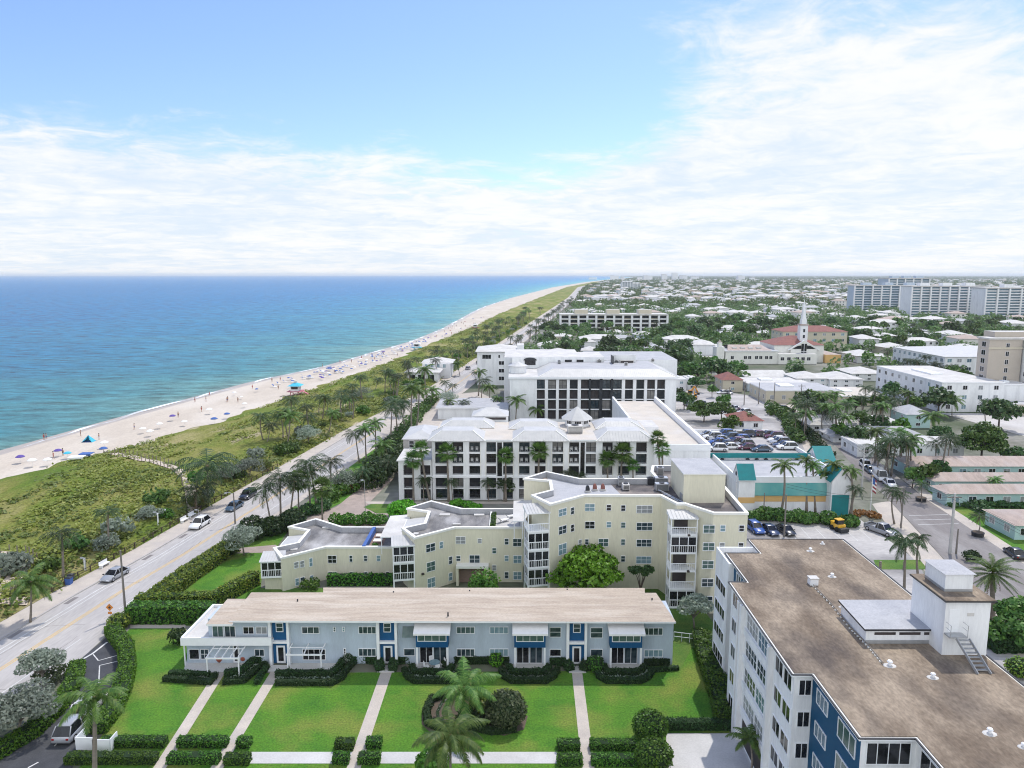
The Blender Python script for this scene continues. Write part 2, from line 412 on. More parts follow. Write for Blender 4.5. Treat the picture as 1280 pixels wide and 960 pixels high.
# where the cloud banks lie: a big bank to the right, a low bank to the left, thick haze cloud near the horizon
bankR = sstep(mth('ADD', X, mth('MULTIPLY', Zc, -.05)), .02, .30)
bankR = mth('MULTIPLY', bankR, mth('SUBTRACT', 1.0, mth('MULTIPLY', sstep(Zc, .27, .40), .75)))
low = mth('SUBTRACT', 1.0, sstep(Zc, .04, .23))
bankL = mth('MULTIPLY', mth('SUBTRACT', 1.0, sstep(X, -.45, -.02)), mth('SUBTRACT', 1.0, sstep(Zc, .16, .26)))
back = sstep(mth('MULTIPLY', Y, -1.0), -.1, .35)  # unseen cloud bank behind the camera, added to fill the camera-facing facades
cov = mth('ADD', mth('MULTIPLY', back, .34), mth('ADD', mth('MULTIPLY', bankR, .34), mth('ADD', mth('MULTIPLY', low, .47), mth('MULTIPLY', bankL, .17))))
n3 = cloudnoise(9.0, 8, .7, .9, (7, 3, 5))
base = mth('ADD', mth('MULTIPLY', n1, .62), mth('ADD', mth('MULTIPLY', n2, .40), mth('MULTIPLY', n3, .11)))
dens = mth('ADD', base, cov)
mask = mth('MULTIPLY', sstep(dens, .72, .97), .95)
thick = sstep(mth('ADD', mth('MULTIPLY', n2, .55), mth('ADD', mth('MULTIPLY', n3, .10), mth('MULTIPLY', n1, .55))), .46, .72)
ccol = N.new('ShaderNodeMixRGB'); ccol.inputs['Color1'].default_value = (.50, .565, .64, 1); ccol.inputs['Color2'].default_value = (.66, .66, .66, 1); L.new(thick, ccol.inputs['Fac'])
cc2 = N.new('ShaderNodeVectorMath'); cc2.operation = 'SCALE'; L.new(ccol.outputs[0], cc2.inputs[0]); L.new(mth('ADD', 1.0, mth('MULTIPLY', back, .75)), cc2.inputs['Scale'])  # the added bank behind the camera is brightened too, for more fill
skm = N.new('ShaderNodeVectorMath'); skm.operation = 'SCALE'; skm.inputs['Scale'].default_value = .148; L.new(sky.outputs[0], skm.inputs[0])
skt = N.new('ShaderNodeVectorMath'); skt.operation = 'MULTIPLY'; skt.inputs[1].default_value = (.60, .665, .87); L.new(skm.outputs[0], skt.inputs[0])
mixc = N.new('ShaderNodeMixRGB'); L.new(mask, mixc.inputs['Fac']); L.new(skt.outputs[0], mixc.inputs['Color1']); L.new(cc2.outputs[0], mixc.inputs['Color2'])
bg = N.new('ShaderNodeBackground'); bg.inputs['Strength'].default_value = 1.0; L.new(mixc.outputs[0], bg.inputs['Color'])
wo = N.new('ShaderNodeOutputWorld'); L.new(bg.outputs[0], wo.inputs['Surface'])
S.view_settings.view_transform = 'Standard'; S.view_settings.look = 'None'; S.view_settings.exposure = 0.62; S.view_settings.gamma = 1.0
S.view_settings.use_curve_mapping = False
S.render.engine = 'CYCLES'
try:
    S.cycles.use_denoising = True; S.cycles.denoiser = 'OPENIMAGEDENOISE'
except Exception: pass
S.cycles.filter_width = 1.1; S.cycles.max_bounces = 6; S.cycles.diffuse_bounces = 3; S.cycles.glossy_bounces = 2; S.cycles.transmission_bounces = 2; S.cycles.volume_bounces = 0
S.cycles.transparent_max_bounces = 4; S.cycles.caustics_reflective = False; S.cycles.caustics_refractive = False
S.cycles.sample_clamp_indirect = 4
# ---------------------------------------------------------------- the coast: ocean, beach, ground, road
def interp(P, y):
    for (x0, y0), (x1, y1) in zip(P, P[1:]):
        if y <= y1: return x0 + (x1 - x0) * (y - y0) / (y1 - y0)
    (x0, y0), (x1, y1) = P[-2:]
    return x1 + (x1 - x0) * (y - y1) / (y1 - y0)
WATER = [(-150, -100), (-140, 90), (-129.8, 180), (-127.1, 196), (-123.8, 220), (-118.6, 250), (-108.7, 304), (-93, 350), (-81.7, 415), (-68.6, 492), (-59.5, 602), (-56, 700), (-51, 850), (-44, 1010), (-7, 1420), (130, 2580), (420, 4400), (1000, 7500), (1900, 12000), (3000, 31000)]
DUNE = [(-118, -100), (-113, 120), (-111.6, 154), (-105, 170), (-101, 180), (-92, 208), (-87.5, 227), (-81.8, 263), (-77, 291), (-69.3, 332), (-63, 376), (-54, 469), (-42, 568), (-34, 640), (-22, 800), (0, 1010), (45, 1420), (175, 2580), (460, 4400), (1040, 7500), (1940, 12000), (3040, 31000)]
WALK = [(-82, -100), (-69.5, 55), (-65.6, 85), (-63.9, 98), (-61.4, 111), (-59, 129), (-53.8, 166), (-52.2, 178), (-48.3, 206), (-44, 228), (-35, 275), (-19.6, 399), (11, 660), (49, 980), (100, 1420), (215, 2580), (500, 4400), (1080, 7500), (1980, 12000), (3080, 31000)]
def strip(name, fa, fb, za, zb, ys, k, nx=1, zf=None):
    mb = MB(); rows = []
    for y in ys:
        rows.append([(fa(y) + (fb(y) - fa(y)) * i / nx, y, (za + (zb - za) * i / nx) + (zf(i / nx, y) if zf else 0)) for i in range(nx + 1)])
    n = nx + 1; mb.v = [p for r in rows for p in r]
    for i in range(len(rows) - 1):
        for j in range(nx):
            mb.f.append((i * n + j, i * n + j + 1, (i + 1) * n + j + 1, (i + 1) * n + j)); mb.mi.append(mb.m(k))
    return tag(mb.build(name, smooth=True), kind='structure')
YS = [-100, -40, 0, 30, 60] + [60 + 12 * i for i in range(1, 60)] + [800 + 60 * i for i in range(14)] + [1700, 2000, 2580, 3300, 4400, 5800, 7500, 9500, 12000, 16000, 22000, 30000]
wx = lambda y: interp(WATER, y); dx = lambda y: interp(DUNE, y); kx = lambda y: interp(WALK, y)
# ocean: colour follows the depth of the water (turquoise shallows, deep blue offshore)
m, nt, p = nodes_of('ocean'); N, L = nt.nodes, nt.links; MATS['ocean'] = m
at_ = N.new('ShaderNodeAttribute'); at_.attribute_name = 'offshore'
tcn = N.new('ShaderNodeTexCoord')
n0 = N.new('ShaderNodeTexNoise'); n0.inputs['Scale'].default_value = .012; n0.inputs['Detail'].default_value = 6
mp = N.new('ShaderNodeMapping'); mp.inputs['Scale'].default_value = (.35, 1.6, 1); mp.inputs['Rotation'].default_value = (0, 0, .25); L.new(tcn.outputs['Object'], mp.inputs[0]); L.new(mp.outputs[0], n0.inputs['Vector'])
ad = N.new('ShaderNodeMath'); ad.operation = 'MULTIPLY_ADD'; L.new(n0.outputs['Fac'], ad.inputs[0]); ad.inputs[1].default_value = .36; L.new(at_.outputs['Fac'], ad.inputs[2])
sb = N.new('ShaderNodeMath'); sb.operation = 'SUBTRACT'; L.new(ad.outputs[0], sb.inputs[0]); sb.inputs[1].default_value = .18
rp = N.new('ShaderNodeValToRGB'); e = rp.color_ramp.elements
e[0].position = 0; e[0].color = (.28, .46, .42, 1); e[1].position = 1; e[1].color = (.003, .15, .35, 1)
for pos, c in ((.10, (.17, .43, .42)), (.24, (.065, .34, .42)), (.42, (.016, .24, .43)), (.62, (.004, .18, .40))):
    x = e.new(pos); x.color = (*c, 1)
L.new(sb.outputs[0], rp.inputs['Fac'])
p.inputs['Roughness'].default_value = .25; p.inputs['IOR'].default_value = 1.12; p.inputs['Specular IOR Level'].default_value = .5
w1 = N.new('ShaderNodeTexNoise'); w1.inputs['Scale'].default_value = .13; w1.inputs['Detail'].default_value = 8; w1.inputs['Roughness'].default_value = .78
mp2 = N.new('ShaderNodeMapping'); mp2.inputs['Scale'].default_value = (.5, 1.5, 1); mp2.inputs['Rotation'].default_value = (0, 0, .35); L.new(tcn.outputs['Object'], mp2.inputs[0]); L.new(mp2.outputs[0], w1.inputs['Vector'])
wr = N.new('ShaderNodeMapRange'); wr.inputs['From Min'].default_value = .36; wr.inputs['From Max'].default_value = .66; wr.inputs['To Min'].default_value = .42; wr.inputs['To Max'].default_value = 1.65; L.new(w1.outputs['Fac'], wr.inputs['Value'])  # light and dark of the wave slopes painted into the colour: pale crests, dark troughs
vs = N.new('ShaderNodeVectorMath'); vs.operation = 'SCALE'; L.new(rp.outputs[0], vs.inputs[0]); L.new(wr.outputs[0], vs.inputs['Scale']); L.new(vs.outputs[0], p.inputs['Base Color'])
bp = N.new('ShaderNodeBump'); bp.inputs['Strength'].default_value = 1.0; bp.inputs['Distance'].default_value = 6; L.new(w1.outputs['Fac'], bp.inputs['Height']); L.new(bp.outputs[0], p.inputs['Normal'])
mb = MB(); ts = [0, .004, .01, .02, .04, .07, .11, .17, .25, .4, .6, .8, 1.0]; att = []
DEPW = 1500.0
offs = [-6, 0, 6, 15, 30, 60, 110, 180, 280, 430, 700, 1100, 1800, 3000, 6000, 12000, 30000]
n = len(offs)
for y in YS:
    for o_ in offs:
        mb.v.append((wx(y) - o_, y, -.35)); att.append(max(0, min(1, (max(o_, 0) / 1400.0) ** .42)))
for i in range(len(YS) - 1):
    for j in range(n - 1): mb.f.append((i * n + j + 1, i * n + j, (i + 1) * n + j, (i + 1) * n + j + 1)); mb.mi.append(mb.m('ocean'))
oc = tag(mb.build('ocean', smooth=True), kind='structure')
a_ = oc.data.attributes.new('offshore', 'FLOAT', 'POINT'); a_.data.foreach_set('value', att)
# surf: a thin broken line of foam where the water meets the sand
def foam_mat():
    m, nt, p = nodes_of('foam'); N, L = nt.nodes, nt.links
    p.inputs['Base Color'].default_value = (.80, .83, .84, 1); p.inputs['Roughness'].default_value = .7
    t = N.new('ShaderNodeTexCoord'); a = N.new('ShaderNodeMapping'); a.inputs['Scale'].default_value = (1.0, .35, 1); L.new(t.outputs['Object'], a.inputs[0])
    z = N.new('ShaderNodeTexNoise'); z.inputs['Scale'].default_value = .22; z.inputs['Detail'].default_value = 7; L.new(a.outputs[0], z.inputs['Vector'])
    r = N.new('ShaderNodeValToRGB'); r.color_ramp.elements[0].position = .36; r.color_ramp.elements[1].position = .58; L.new(z.outputs['Fac'], r.inputs['Fac'])
    tr = N.new('ShaderNodeBsdfTransparent'); mx = N.new('ShaderNodeMixShader'); L.new(r.outputs[0], mx.inputs[0]); L.new(tr.outputs[0], mx.inputs[1]); L.new(p.outputs[0], mx.inputs[2])
    L.new(mx.outputs[0], N['Material Output'].inputs['Surface']); MATS['foam'] = m
foam_mat()
def wob(y): return 1.6 * math.sin(y * .071) + 1.1 * math.sin(y * .173 + 1) + .8 * math.sin(y * .31 + 2)
YF = [60 + 3 * i for i in range(420)] + [1320 + 30 * i for i in range(60)]
strip('surf', lambda y: wx(y) - 1.6 + .5 * wob(y), lambda y: wx(y) + .8 + .4 * wob(y), -.32, -.10, YF, 'foam', 2)
strip('wet_sand', lambda y: wx(y) - 8, lambda y: wx(y) + 3.5, -.75, .02, YS, mat('wet_sand', (.40, .345, .285), (.36, .31, .26), .3, .5, spec=.4), 4)
strip('beach', lambda y: wx(y) + 3.5, lambda y: dx(y) + 2.5, .02, .35, YS, 'sand', 6)
strip('ground', lambda y: dx(y) + 1, lambda y: 30000, -.02, -.02, YS, 'ground', 12, None)
# the dune: low hummocks under beach vegetation
def dunemat():
    m, nt, p = nodes_of('dune'); N, L = nt.nodes, nt.links; MATS['dune'] = m
    p.inputs['Roughness'].default_value = .95; p.inputs['Specular IOR Level'].default_value = .1
    t = N.new('ShaderNodeTexCoord'); a = N.new('ShaderNodeMapping'); a.inputs['Rotation'].default_value = (0, 0, -.15); a.inputs['Scale'].default_value = (1.0, .42, 1); L.new(t.outputs['Object'], a.inputs[0])
    def nz(s, d, r=.6, vec=None):
        z = N.new('ShaderNodeTexNoise'); z.inputs['Scale'].default_value = s; z.inputs['Detail'].default_value = d; z.inputs['Roughness'].default_value = r
        L.new(vec or a.outputs[0], z.inputs['Vector']); return z.outputs['Fac']
    r1 = N.new('ShaderNodeValToRGB'); q = r1.color_ramp.elements
    q[0].position = .30; q[0].color = (.085, .145, .022, 1); q[1].position = .74; q[1].color = (.33, .27, .14, 1)
    for pos, c in ((.42, (.13, .18, .03)), (.52, (.20, .205, .052)), (.62, (.29, .265, .11))): x = q.new(pos); x.color = (*c, 1)
    L.new(nz(.07, 9, .68), r1.inputs['Fac'])
    r2 = N.new('ShaderNodeValToRGB'); r2.color_ramp.elements[0].position = .60; r2.color_ramp.elements[1].position = .72; L.new(nz(.16, 7), r2.inputs['Fac'])
    mx = N.new('ShaderNodeMixRGB'); mx.inputs['Color2'].default_value = (.50, .42, .31, 1); L.new(r2.outputs[0], mx.inputs['Fac']); L.new(r1.outputs[0], mx.inputs['Color1'])
    f = N.new('ShaderNodeMapRange'); f.inputs['From Min'].default_value = .3; f.inputs['From Max'].default_value = .7; f.inputs['To Min'].default_value = .55; f.inputs['To Max'].default_value = 1.4; L.new(nz(2.2, 5, .7, t.outputs['Object']), f.inputs['Value'])
    sc = N.new('ShaderNodeVectorMath'); sc.operation = 'SCALE'; L.new(mx.outputs[0], sc.inputs[0]); L.new(f.outputs[0], sc.inputs['Scale']); L.new(sc.outputs[0], p.inputs['Base Color'])
    b = N.new('ShaderNodeBump'); b.inputs['Strength'].default_value = .9; b.inputs['Distance'].default_value = .5; L.new(nz(1.3, 6, .7, t.outputs['Object']), b.inputs['Height']); L.new(b.outputs[0], p.inputs['Normal'])
dunemat()
from mathutils import noise as mn
def dz(t, y):
    e = min(1, t * 7) * min(1, (1 - t) * 7)
    x = dx(y) + (kx(y) - dx(y)) * t
    return e * (1.1 + 1.1 * mn.noise(Vector((x * .05, y * .03, 0))) + .45 * mn.noise(Vector((x * .16, y * .12, 5))))
YD = [40 + 2.5 * i for i in range(160)] + [440 + 12 * i for i in range(80)] + [1400 + 100 * i for i in range(30)]
strip('dune', lambda y: dx(y) + 1.2 * math.sin(y * .21) + .9 * math.sin(y * .47 + 1), lambda y: kx(y) - .6, .30, .12, YD, 'dune', 26, dz)
def dune_point(t, y): return (dx(y) + (kx(y) - .6 - dx(y)) * t, y, .30 + (.12 - .30) * t + dz(t, y))
# pavement, kerbs and carriageway of the beach road
rr = [(-200, 14.5), (60, 14.5), (78, 13.4), (92, 11.2), (100, 11.2), (125, 11.0), (1e5, 11.0)]
def roadw(y):
    for (a, b), (c, d) in zip(rr, rr[1:]):
        if y <= c: return b + (d - b) * (y - a) / (c - a)
YR = [-100, -20, 30] + [36 + 6 * i for i in range(70)] + [460 + 40 * i for i in range(30)] + [1700, 2000, 2580, 3300, 4400, 5800]
pv = lambda y: kx(y) + 2.9
strip('pavement', lambda y: kx(y) - .5, pv, .14, .14, YR, 'walk', 1)
strip('kerb', pv, lambda y: pv(y) + .22, .145, .145, YR, 'concrete', 1)
strip('kerb', lambda y: pv(y) + .22, lambda y: pv(y) + .24, .145, .0, YR, 'concrete', 1)
strip('road', lambda y: pv(y) + .23, lambda y: pv(y) + roadw(y), .01, .01, YR, 'road', 1)
strip('pavement', lambda y: pv(y) + roadw(y), lambda y: pv(y) + roadw(y) + 1.6, .014, .014, [y for y in YR if y > 98], 'walk', 1)
def line(name, off, w, y0, y1, k, dash=None, z=.016):
    mb = MB(); y = y0
    st = dash[0] if dash else 4.0
    while y < y1:
        ye = min(y1, y + st)
        mb.face([(pv(y) + off, y, z), (pv(y) + off + w, y, z), (pv(ye) + off + w, ye, z), (pv(ye) + off, ye, z)], k)
        y = ye + (dash[1] if dash else 0)
    return tag(mb.build(name), kind='structure')
line('road_marking', 2.0, .16, 30, 900, 'paint_white'); line('road_marking', 8.95, .16, 92, 900, 'paint_white'); line('road_marking', 2.75, .12, 30, 500, 'paint_white')
line('road_marking', 5.45, .16, 30, 900, 'paint_yellow'); line('road_marking', 5.8, .16, 30, 900, 'paint_yellow')
line('road_marking', 9.7, .12, 30, 84, 'paint_white')
# storm drain patches / tar stains along the kerb
mb = MB()
for y in (84, 93.5, 100.5, 109, 118.5, 127): mb.face([(pv(y) + .5, y, .0145), (pv(y) + 1.2, y, .0145), (pv(y + 2.2) + 1.1, y + 2.2, .0145), (pv(y + 2.2) + .45, y + 2.2, .0145)], 'road_dark')
tag(mb.build('road_patch'), kind='structure')
# sealed cracks and worn joints in the carriageway
mb = MB(); rc = random.Random(5)
for i in range(46):
    y = 72 + i * 4.6 + rc.uniform(-2, 2); o_ = rc.uniform(.6, 9.5); ln = rc.uniform(3, 11) if i % 3 else .0; p = (pv(y) + o_, y)
    for k in range(7):
        q = (pv(y + ln * (k + 1) / 7) + o_ + rc.uniform(-.15, .15), y + ln * (k + 1) / 7) if ln else (p[0] + .75, p[1] + rc.uniform(-.2, .2))
        if q[0] > pv(q[1]) + 10.6: break
        d = Vector((q[0] - p[0], q[1] - p[1])).normalized(); n_ = (-d.y * .035, d.x * .035); f = [(p[0] - n_[0], p[1] - n_[1], .0135), (q[0] - n_[0], q[1] - n_[1], .0135), (q[0] + n_[0], q[1] + n_[1], .0135), (p[0] + n_[0], p[1] + n_[1], .0135)]; mb.face(f, 'road_dark'); p = q
tag(mb.build('road_crack'), kind='structure')
def sheet(name, pts, k, z, px=True, zpx=0.0):
    P = [at(*q) if px else q for q in pts]
    mb = MB(); a = sum(P[i][0] * P[(i + 1) % len(P)][1] - P[(i + 1) % len(P)][0] * P[i][1] for i in range(len(P)))
    if a < 0: P = P[::-1]
    mb.face([(x, y, z) for x, y in P], k)
    return tag(mb.build(name), kind='structure')
# ---------------------------------------------------------------- plants
def rquads(C, size, up=.45, aspect=1.6, outward=None, rng=NR):
    """leaf quads at centres C (n,3): random tilt, biased outward / upward"""
    n = len(C); d = rng.normal(size=(n, 3)); d[:, 2] += up * 1.5
    if outward is not None: d += outward * 1.1
    d /= np.linalg.norm(d, axis=1)[:, None] + 1e-9
    t = rng.normal(size=(n, 3)); u = np.cross(d, t); u /= np.linalg.norm(u, axis=1)[:, None] + 1e-9; v = np.cross(d, u)
    s = size * rng.uniform(.6, 1.35, (n, 1))
    u = u * s * .5 * aspect; v = v * s * .5
    return np.stack([C - u - v * .35, C - u * .1 - v, C + u, C - u * .1 + v], 1)
def blob_pts(c, r, n, rng=NR, flat=None):
    d = rng.normal(size=(n, 3)); d /= np.linalg.norm(d, axis=1)[:, None]
    rad = rng.uniform(.62, 1.0, (n, 1)) ** .6
    if flat is not None: d[:, 2] = np.where(d[:, 2] < flat, d[:, 2] * .45, d[:, 2])
    return np.array(c) + d * rad * np.array(r), d
def tree_mesh(h, cr, nb, nleaf, ls, k, trunk='bark', seed=0, squash=.62, lowfrac=.42, spread=1.0, cl=(.30, .48)):
    """trunk with limbs + crown of leaf clumps at the ends of the limbs"""
    rg = random.Random(seed); rn = np.random.default_rng(seed + 5)
    t = MB(); c = MB()
    th = h * lowfrac; lean = (rg.uniform(-.3, .3), rg.uniform(-.3, .3))
    t.tube([(0, 0, -.1), (lean[0] * .4, lean[1] * .4, th * .5), (lean[0], lean[1], th)], [h * .032, h * .026, h * .021], trunk, 7)
    zc = h - cr * squash
    for i in range(nb):
        a = 2 * math.pi * (i + rg.uniform(-.35, .35)) / nb * 1.618; q = math.sqrt((i + .5) / nb) * spread
        bx = math.cos(a * 2.4) * cr * .70 * q; by = math.sin(a * 2.4) * cr * .70 * q
        bz = zc + cr * squash * (.62 * (1 - q * q) + rg.uniform(-.38, .2))
        br = cr * rg.uniform(*cl)
        t.tube([(lean[0], lean[1], th * rg.uniform(.75, 1)), (bx * .5, by * .5, (th + bz) / 2 + .1), (bx, by, bz)], [h * .014, h * .009, h * .004], trunk, 5, False)
        P, d = blob_pts((bx, by, bz), (br, br, br * .72), int(nleaf * rg.uniform(.8, 1.2)), rn, -.25)
        c.quads(rquads(P, ls, .5, 1.5, d, rn), k)
    return t, c
def make_tree(name, label, cat, *a, **kw):
    root = thing(name, label, cat); t, c = tree_mesh(*a, **kw)
    part(t, 'trunk', root, False, True); part(c, 'crown', root, False); return Proto(root)
def frond(L, droop, seed, rn, width=.62, nl=26, rise=.9, hang=.55):
    """one feather frond: curved rachis with hanging leaflets; along +x, returns (n,4,3)"""
    s = np.linspace(0.06, 1, nl)
    ang = rise - (rise + droop) * s ** 1.15
    ds = L / nl; x = np.cumsum(np.cos(ang)) * ds; z = np.cumsum(np.sin(ang)) * ds
    Q = []
    P = np.stack([x, np.zeros(nl), z], 1)
    w = .045 * L / 4
    for i in range(nl - 1):    # rachis
        a, b = P[i], P[i + 1]; Q.append([a + [0, -w, 0], a + [0, w, 0], b + [0, w * .8, 0], b + [0, -w * .8, 0]])
    ll = width * L * .42 * np.sin(np.pi * np.clip(s * .86 + .12, 0, 1)) ** .7
    for i in range(2, nl):
        for sd in (-1, 1):
            l = ll[i] * rn.uniform(.8, 1.12); fw = .5
            dirv = np.array([fw * math.cos(ang[i]), sd * .85, fw * math.sin(ang[i]) - hang * rn.uniform(.6, 1.3)])
            dirv /= np.linalg.norm(dirv); b = P[i]; lw = L * .015
            t = np.array([math.cos(ang[i]), 0, math.sin(ang[i])]) * lw
            mid = b + dirv * l * .55 + [0, 0, l * .04]; e = b + dirv * l - [0, 0, l * .16]
            Q.append([b - t, b + t, mid + t * .9, mid - t * .9]); Q.append([mid - t * .9, mid + t * .9, e + t * .15, e - t * .15])
    return np.array(Q)
def rotz(Q, a, tilt=0.0):
    c, s_ = math.cos(a), math.sin(a); M = np.array([[c, -s_, 0], [s_, c, 0], [0, 0, 1]])
    return Q @ M.T
def palm_mesh(seed, nf=20, L=1.0, k='palm', droop=(.3, 1.25), rise=(.0, 1.2), width=.62, nl=24, dry=2, hang=.55):
    """crown with frond length about 1, centred on the origin"""
    rn = np.random.default_rng(seed); c = MB()
    for i in range(nf):
        f = i / (nf - 1); a = i * 2.39996 + rn.uniform(-.25, .25)
        ri = rise[1] + (rise[0] - rise[1]) * f + rn.uniform(-.15, .15); dr = droop[0] + (droop[1] - droop[0]) * f + rn.uniform(-.2, .2)
        q = frond(L * rn.uniform(.85, 1.1), dr, seed, rn, width, nl, ri, hang * rn.uniform(.7, 1.3))
        q = rotz(q, a); q[:, :, 2] += .02
        c.quads(q, k)
    for i in range(dry):
        q = rotz(frond(L * .8, 1.5, seed, rn, .4, 14, -.7, .4), i * 2.6 + 1); c.quads(q, 'palm_dry')
    # heart of the crown + nuts
    c.cone((0, 0), .035, .05, -.10, .04, 'palm_dry', 7)
    for i in range(6):
        a = i * 1.05; c.cone((.07 * math.cos(a), .07 * math.sin(a)), .03, .018, -.09, -.03, 'palm_lime', 6)
    return c
def fan_mesh(seed, k='palm_lime', nf=30):
    """fan palm crown (sabal / washingtonia): petioles with round pleated fans"""
    rn = np.random.default_rng(seed); c = MB()
    for i in range(nf):
        f = i / (nf - 1); a = i * 2.39996; el = 1.25 - 2.0 * f + rn.uniform(-.1, .1); pl = .5 * rn.uniform(.85, 1.1)
        d = np.array([math.cos(el), 0, math.sin(el)]); e = d * pl
        Q = [[np.array([0, -.012, 0]), np.array([0, .012, 0]), e + [0, .01, 0], e + [0, -.01, 0]]]
        side = np.array([0, 1.0, 0]); n_ = 13
        for j in range(n_):
            t = (j / (n_ - 1) - .5) * 3.6; l = .46 * (1 - .12 * abs(t)) * rn.uniform(.9, 1.08)
            dd = d * math.cos(t) + side * math.sin(t); dd = dd / np.linalg.norm(dd); dd2 = dd + [0, 0, -.55 * (.5 + f)]; dd2 /= np.linalg.norm(dd2)
            w = np.cross(dd, np.cross(d, side)); w = w / (np.linalg.norm(w) + 1e-9) * .035
            m_ = e + dd * l * .6; t_ = m_ + dd2 * l * .5
            Q.append([e - w * .2, e + w * .2, m_ + w, m_ - w]); Q.append([m_ - w, m_ + w, t_ + w * .15, t_ - w * .15])
        c.quads(rotz(np.array(Q), a), k)
    for i in range(7):
        q = rotz(frond(.55, 1.4, seed, rn, .7, 8, -.9, .6), i * .9); c.quads(q, 'palm_dry')
    return c
PALM_MESH = {}
for i in range(4): PALM_MESH['coco', i] = palm_mesh(30 + i, 19 - i, 1.0, 'palm', (.45, 1.35), (-.15, 1.15), .56, 34, 1, .42).mesh('crown')
for i in range(3): PALM_MESH['dark', i] = palm_mesh(50 + i, 19, 1.0, 'palm_dark', (.5, 1.5), (-.2, 1.1), .6, 18).mesh('crown')
PALM_MESH['royal', 0] = palm_mesh(60, 20, 1.0, 'palm_dark', (.7, 1.7), (-.1, 1.25), .62, 24, 0, .9).mesh('crown')
PALM_MESH['date', 0] = palm_mesh(61, 46, 1.0, 'palm', (.2, .7), (-.55, 1.45), .30, 26, 4, .2).mesh('crown')
for i in range(2): PALM_MESH['fan', i] = fan_mesh(70 + i).mesh('crown')
TRUNK = {}
def trunk_mesh(key):
    """unit-height trunk, slightly curved, base flare; three bends"""
    if key not in TRUNK:
        b = {'a': .0, 'b': .06, 'c': -.05, 'fat': 0}[key]; t = MB(); pts = []; rad = []
        for i in range(9):
            s = i / 8; pts.append((b * math.sin(s * math.pi), .5 * b * math.sin(s * math.pi), s))
            rad.append((.021 if key != 'fat' else .05) * (1.5 - .75 * s ** .5) * (1 + .06 * (i % 2)))
        t.tube(pts, rad, 'bark', 8); TRUNK[key] = t.mesh('trunk', smooth=True)
    return TRUNK[key]
PN = {'coco': ('coconut_palm', 'palm'), 'dark': ('coconut_palm', 'palm'), 'royal': ('royal_palm', 'palm'), 'date': ('date_palm', 'palm'), 'fan': ('fan_palm', 'palm')}
def palm_at(base, top, fl, kind, label, group=None, var=None, fat=False):
    """a palm standing at base (x,y,z) with its crown at top and fronds fl metres long"""
    nm, cat = PN[kind]
    r = thing(nm, label, cat, base, group)
    n = sum(1 for k in PALM_MESH if k[0] == kind)
    me = PALM_MESH[kind, (R.randrange(n) if var is None else var)]
    d = Vector(top) - Vector(base)
    t = bpy.data.objects.new('trunk', trunk_mesh('fat' if fat else R.choice('abc'))); COL.objects.link(t); t.parent = r
    # lean is a shear of the unit trunk towards the crown
    t.rotation_mode = 'QUATERNION'; t.rotation_quaternion = d.to_track_quat('Z', 'Y')
    w = max(4.0, min(d.length, 10)); t.scale = (w, w, d.length)
    c = bpy.data.objects.new('crown', me); COL.objects.link(c); c.parent = r; c.location = d; c.scale = (fl, fl, fl); c.rotation_euler = (0, 0, R.uniform(0, 6.28))
    return r
def palm(bx, by, cx, cy, fpx, kind, label, group=None, var=None, z0=0.0, fat=False):
    """palm from its foot and crown as measured: foot on the ground, crown straight above it at the foot's distance"""
    x, y = at(bx, by, z0); tx, ty, tz = zat(cx, cy, y)
    dist = math.hypot(y, H - tz)
    return palm_at((x, y, z0), (tx, ty, max(tz, z0 + 1.2)), fpx * dist / F * 1.08, kind, label, group, var, fat)
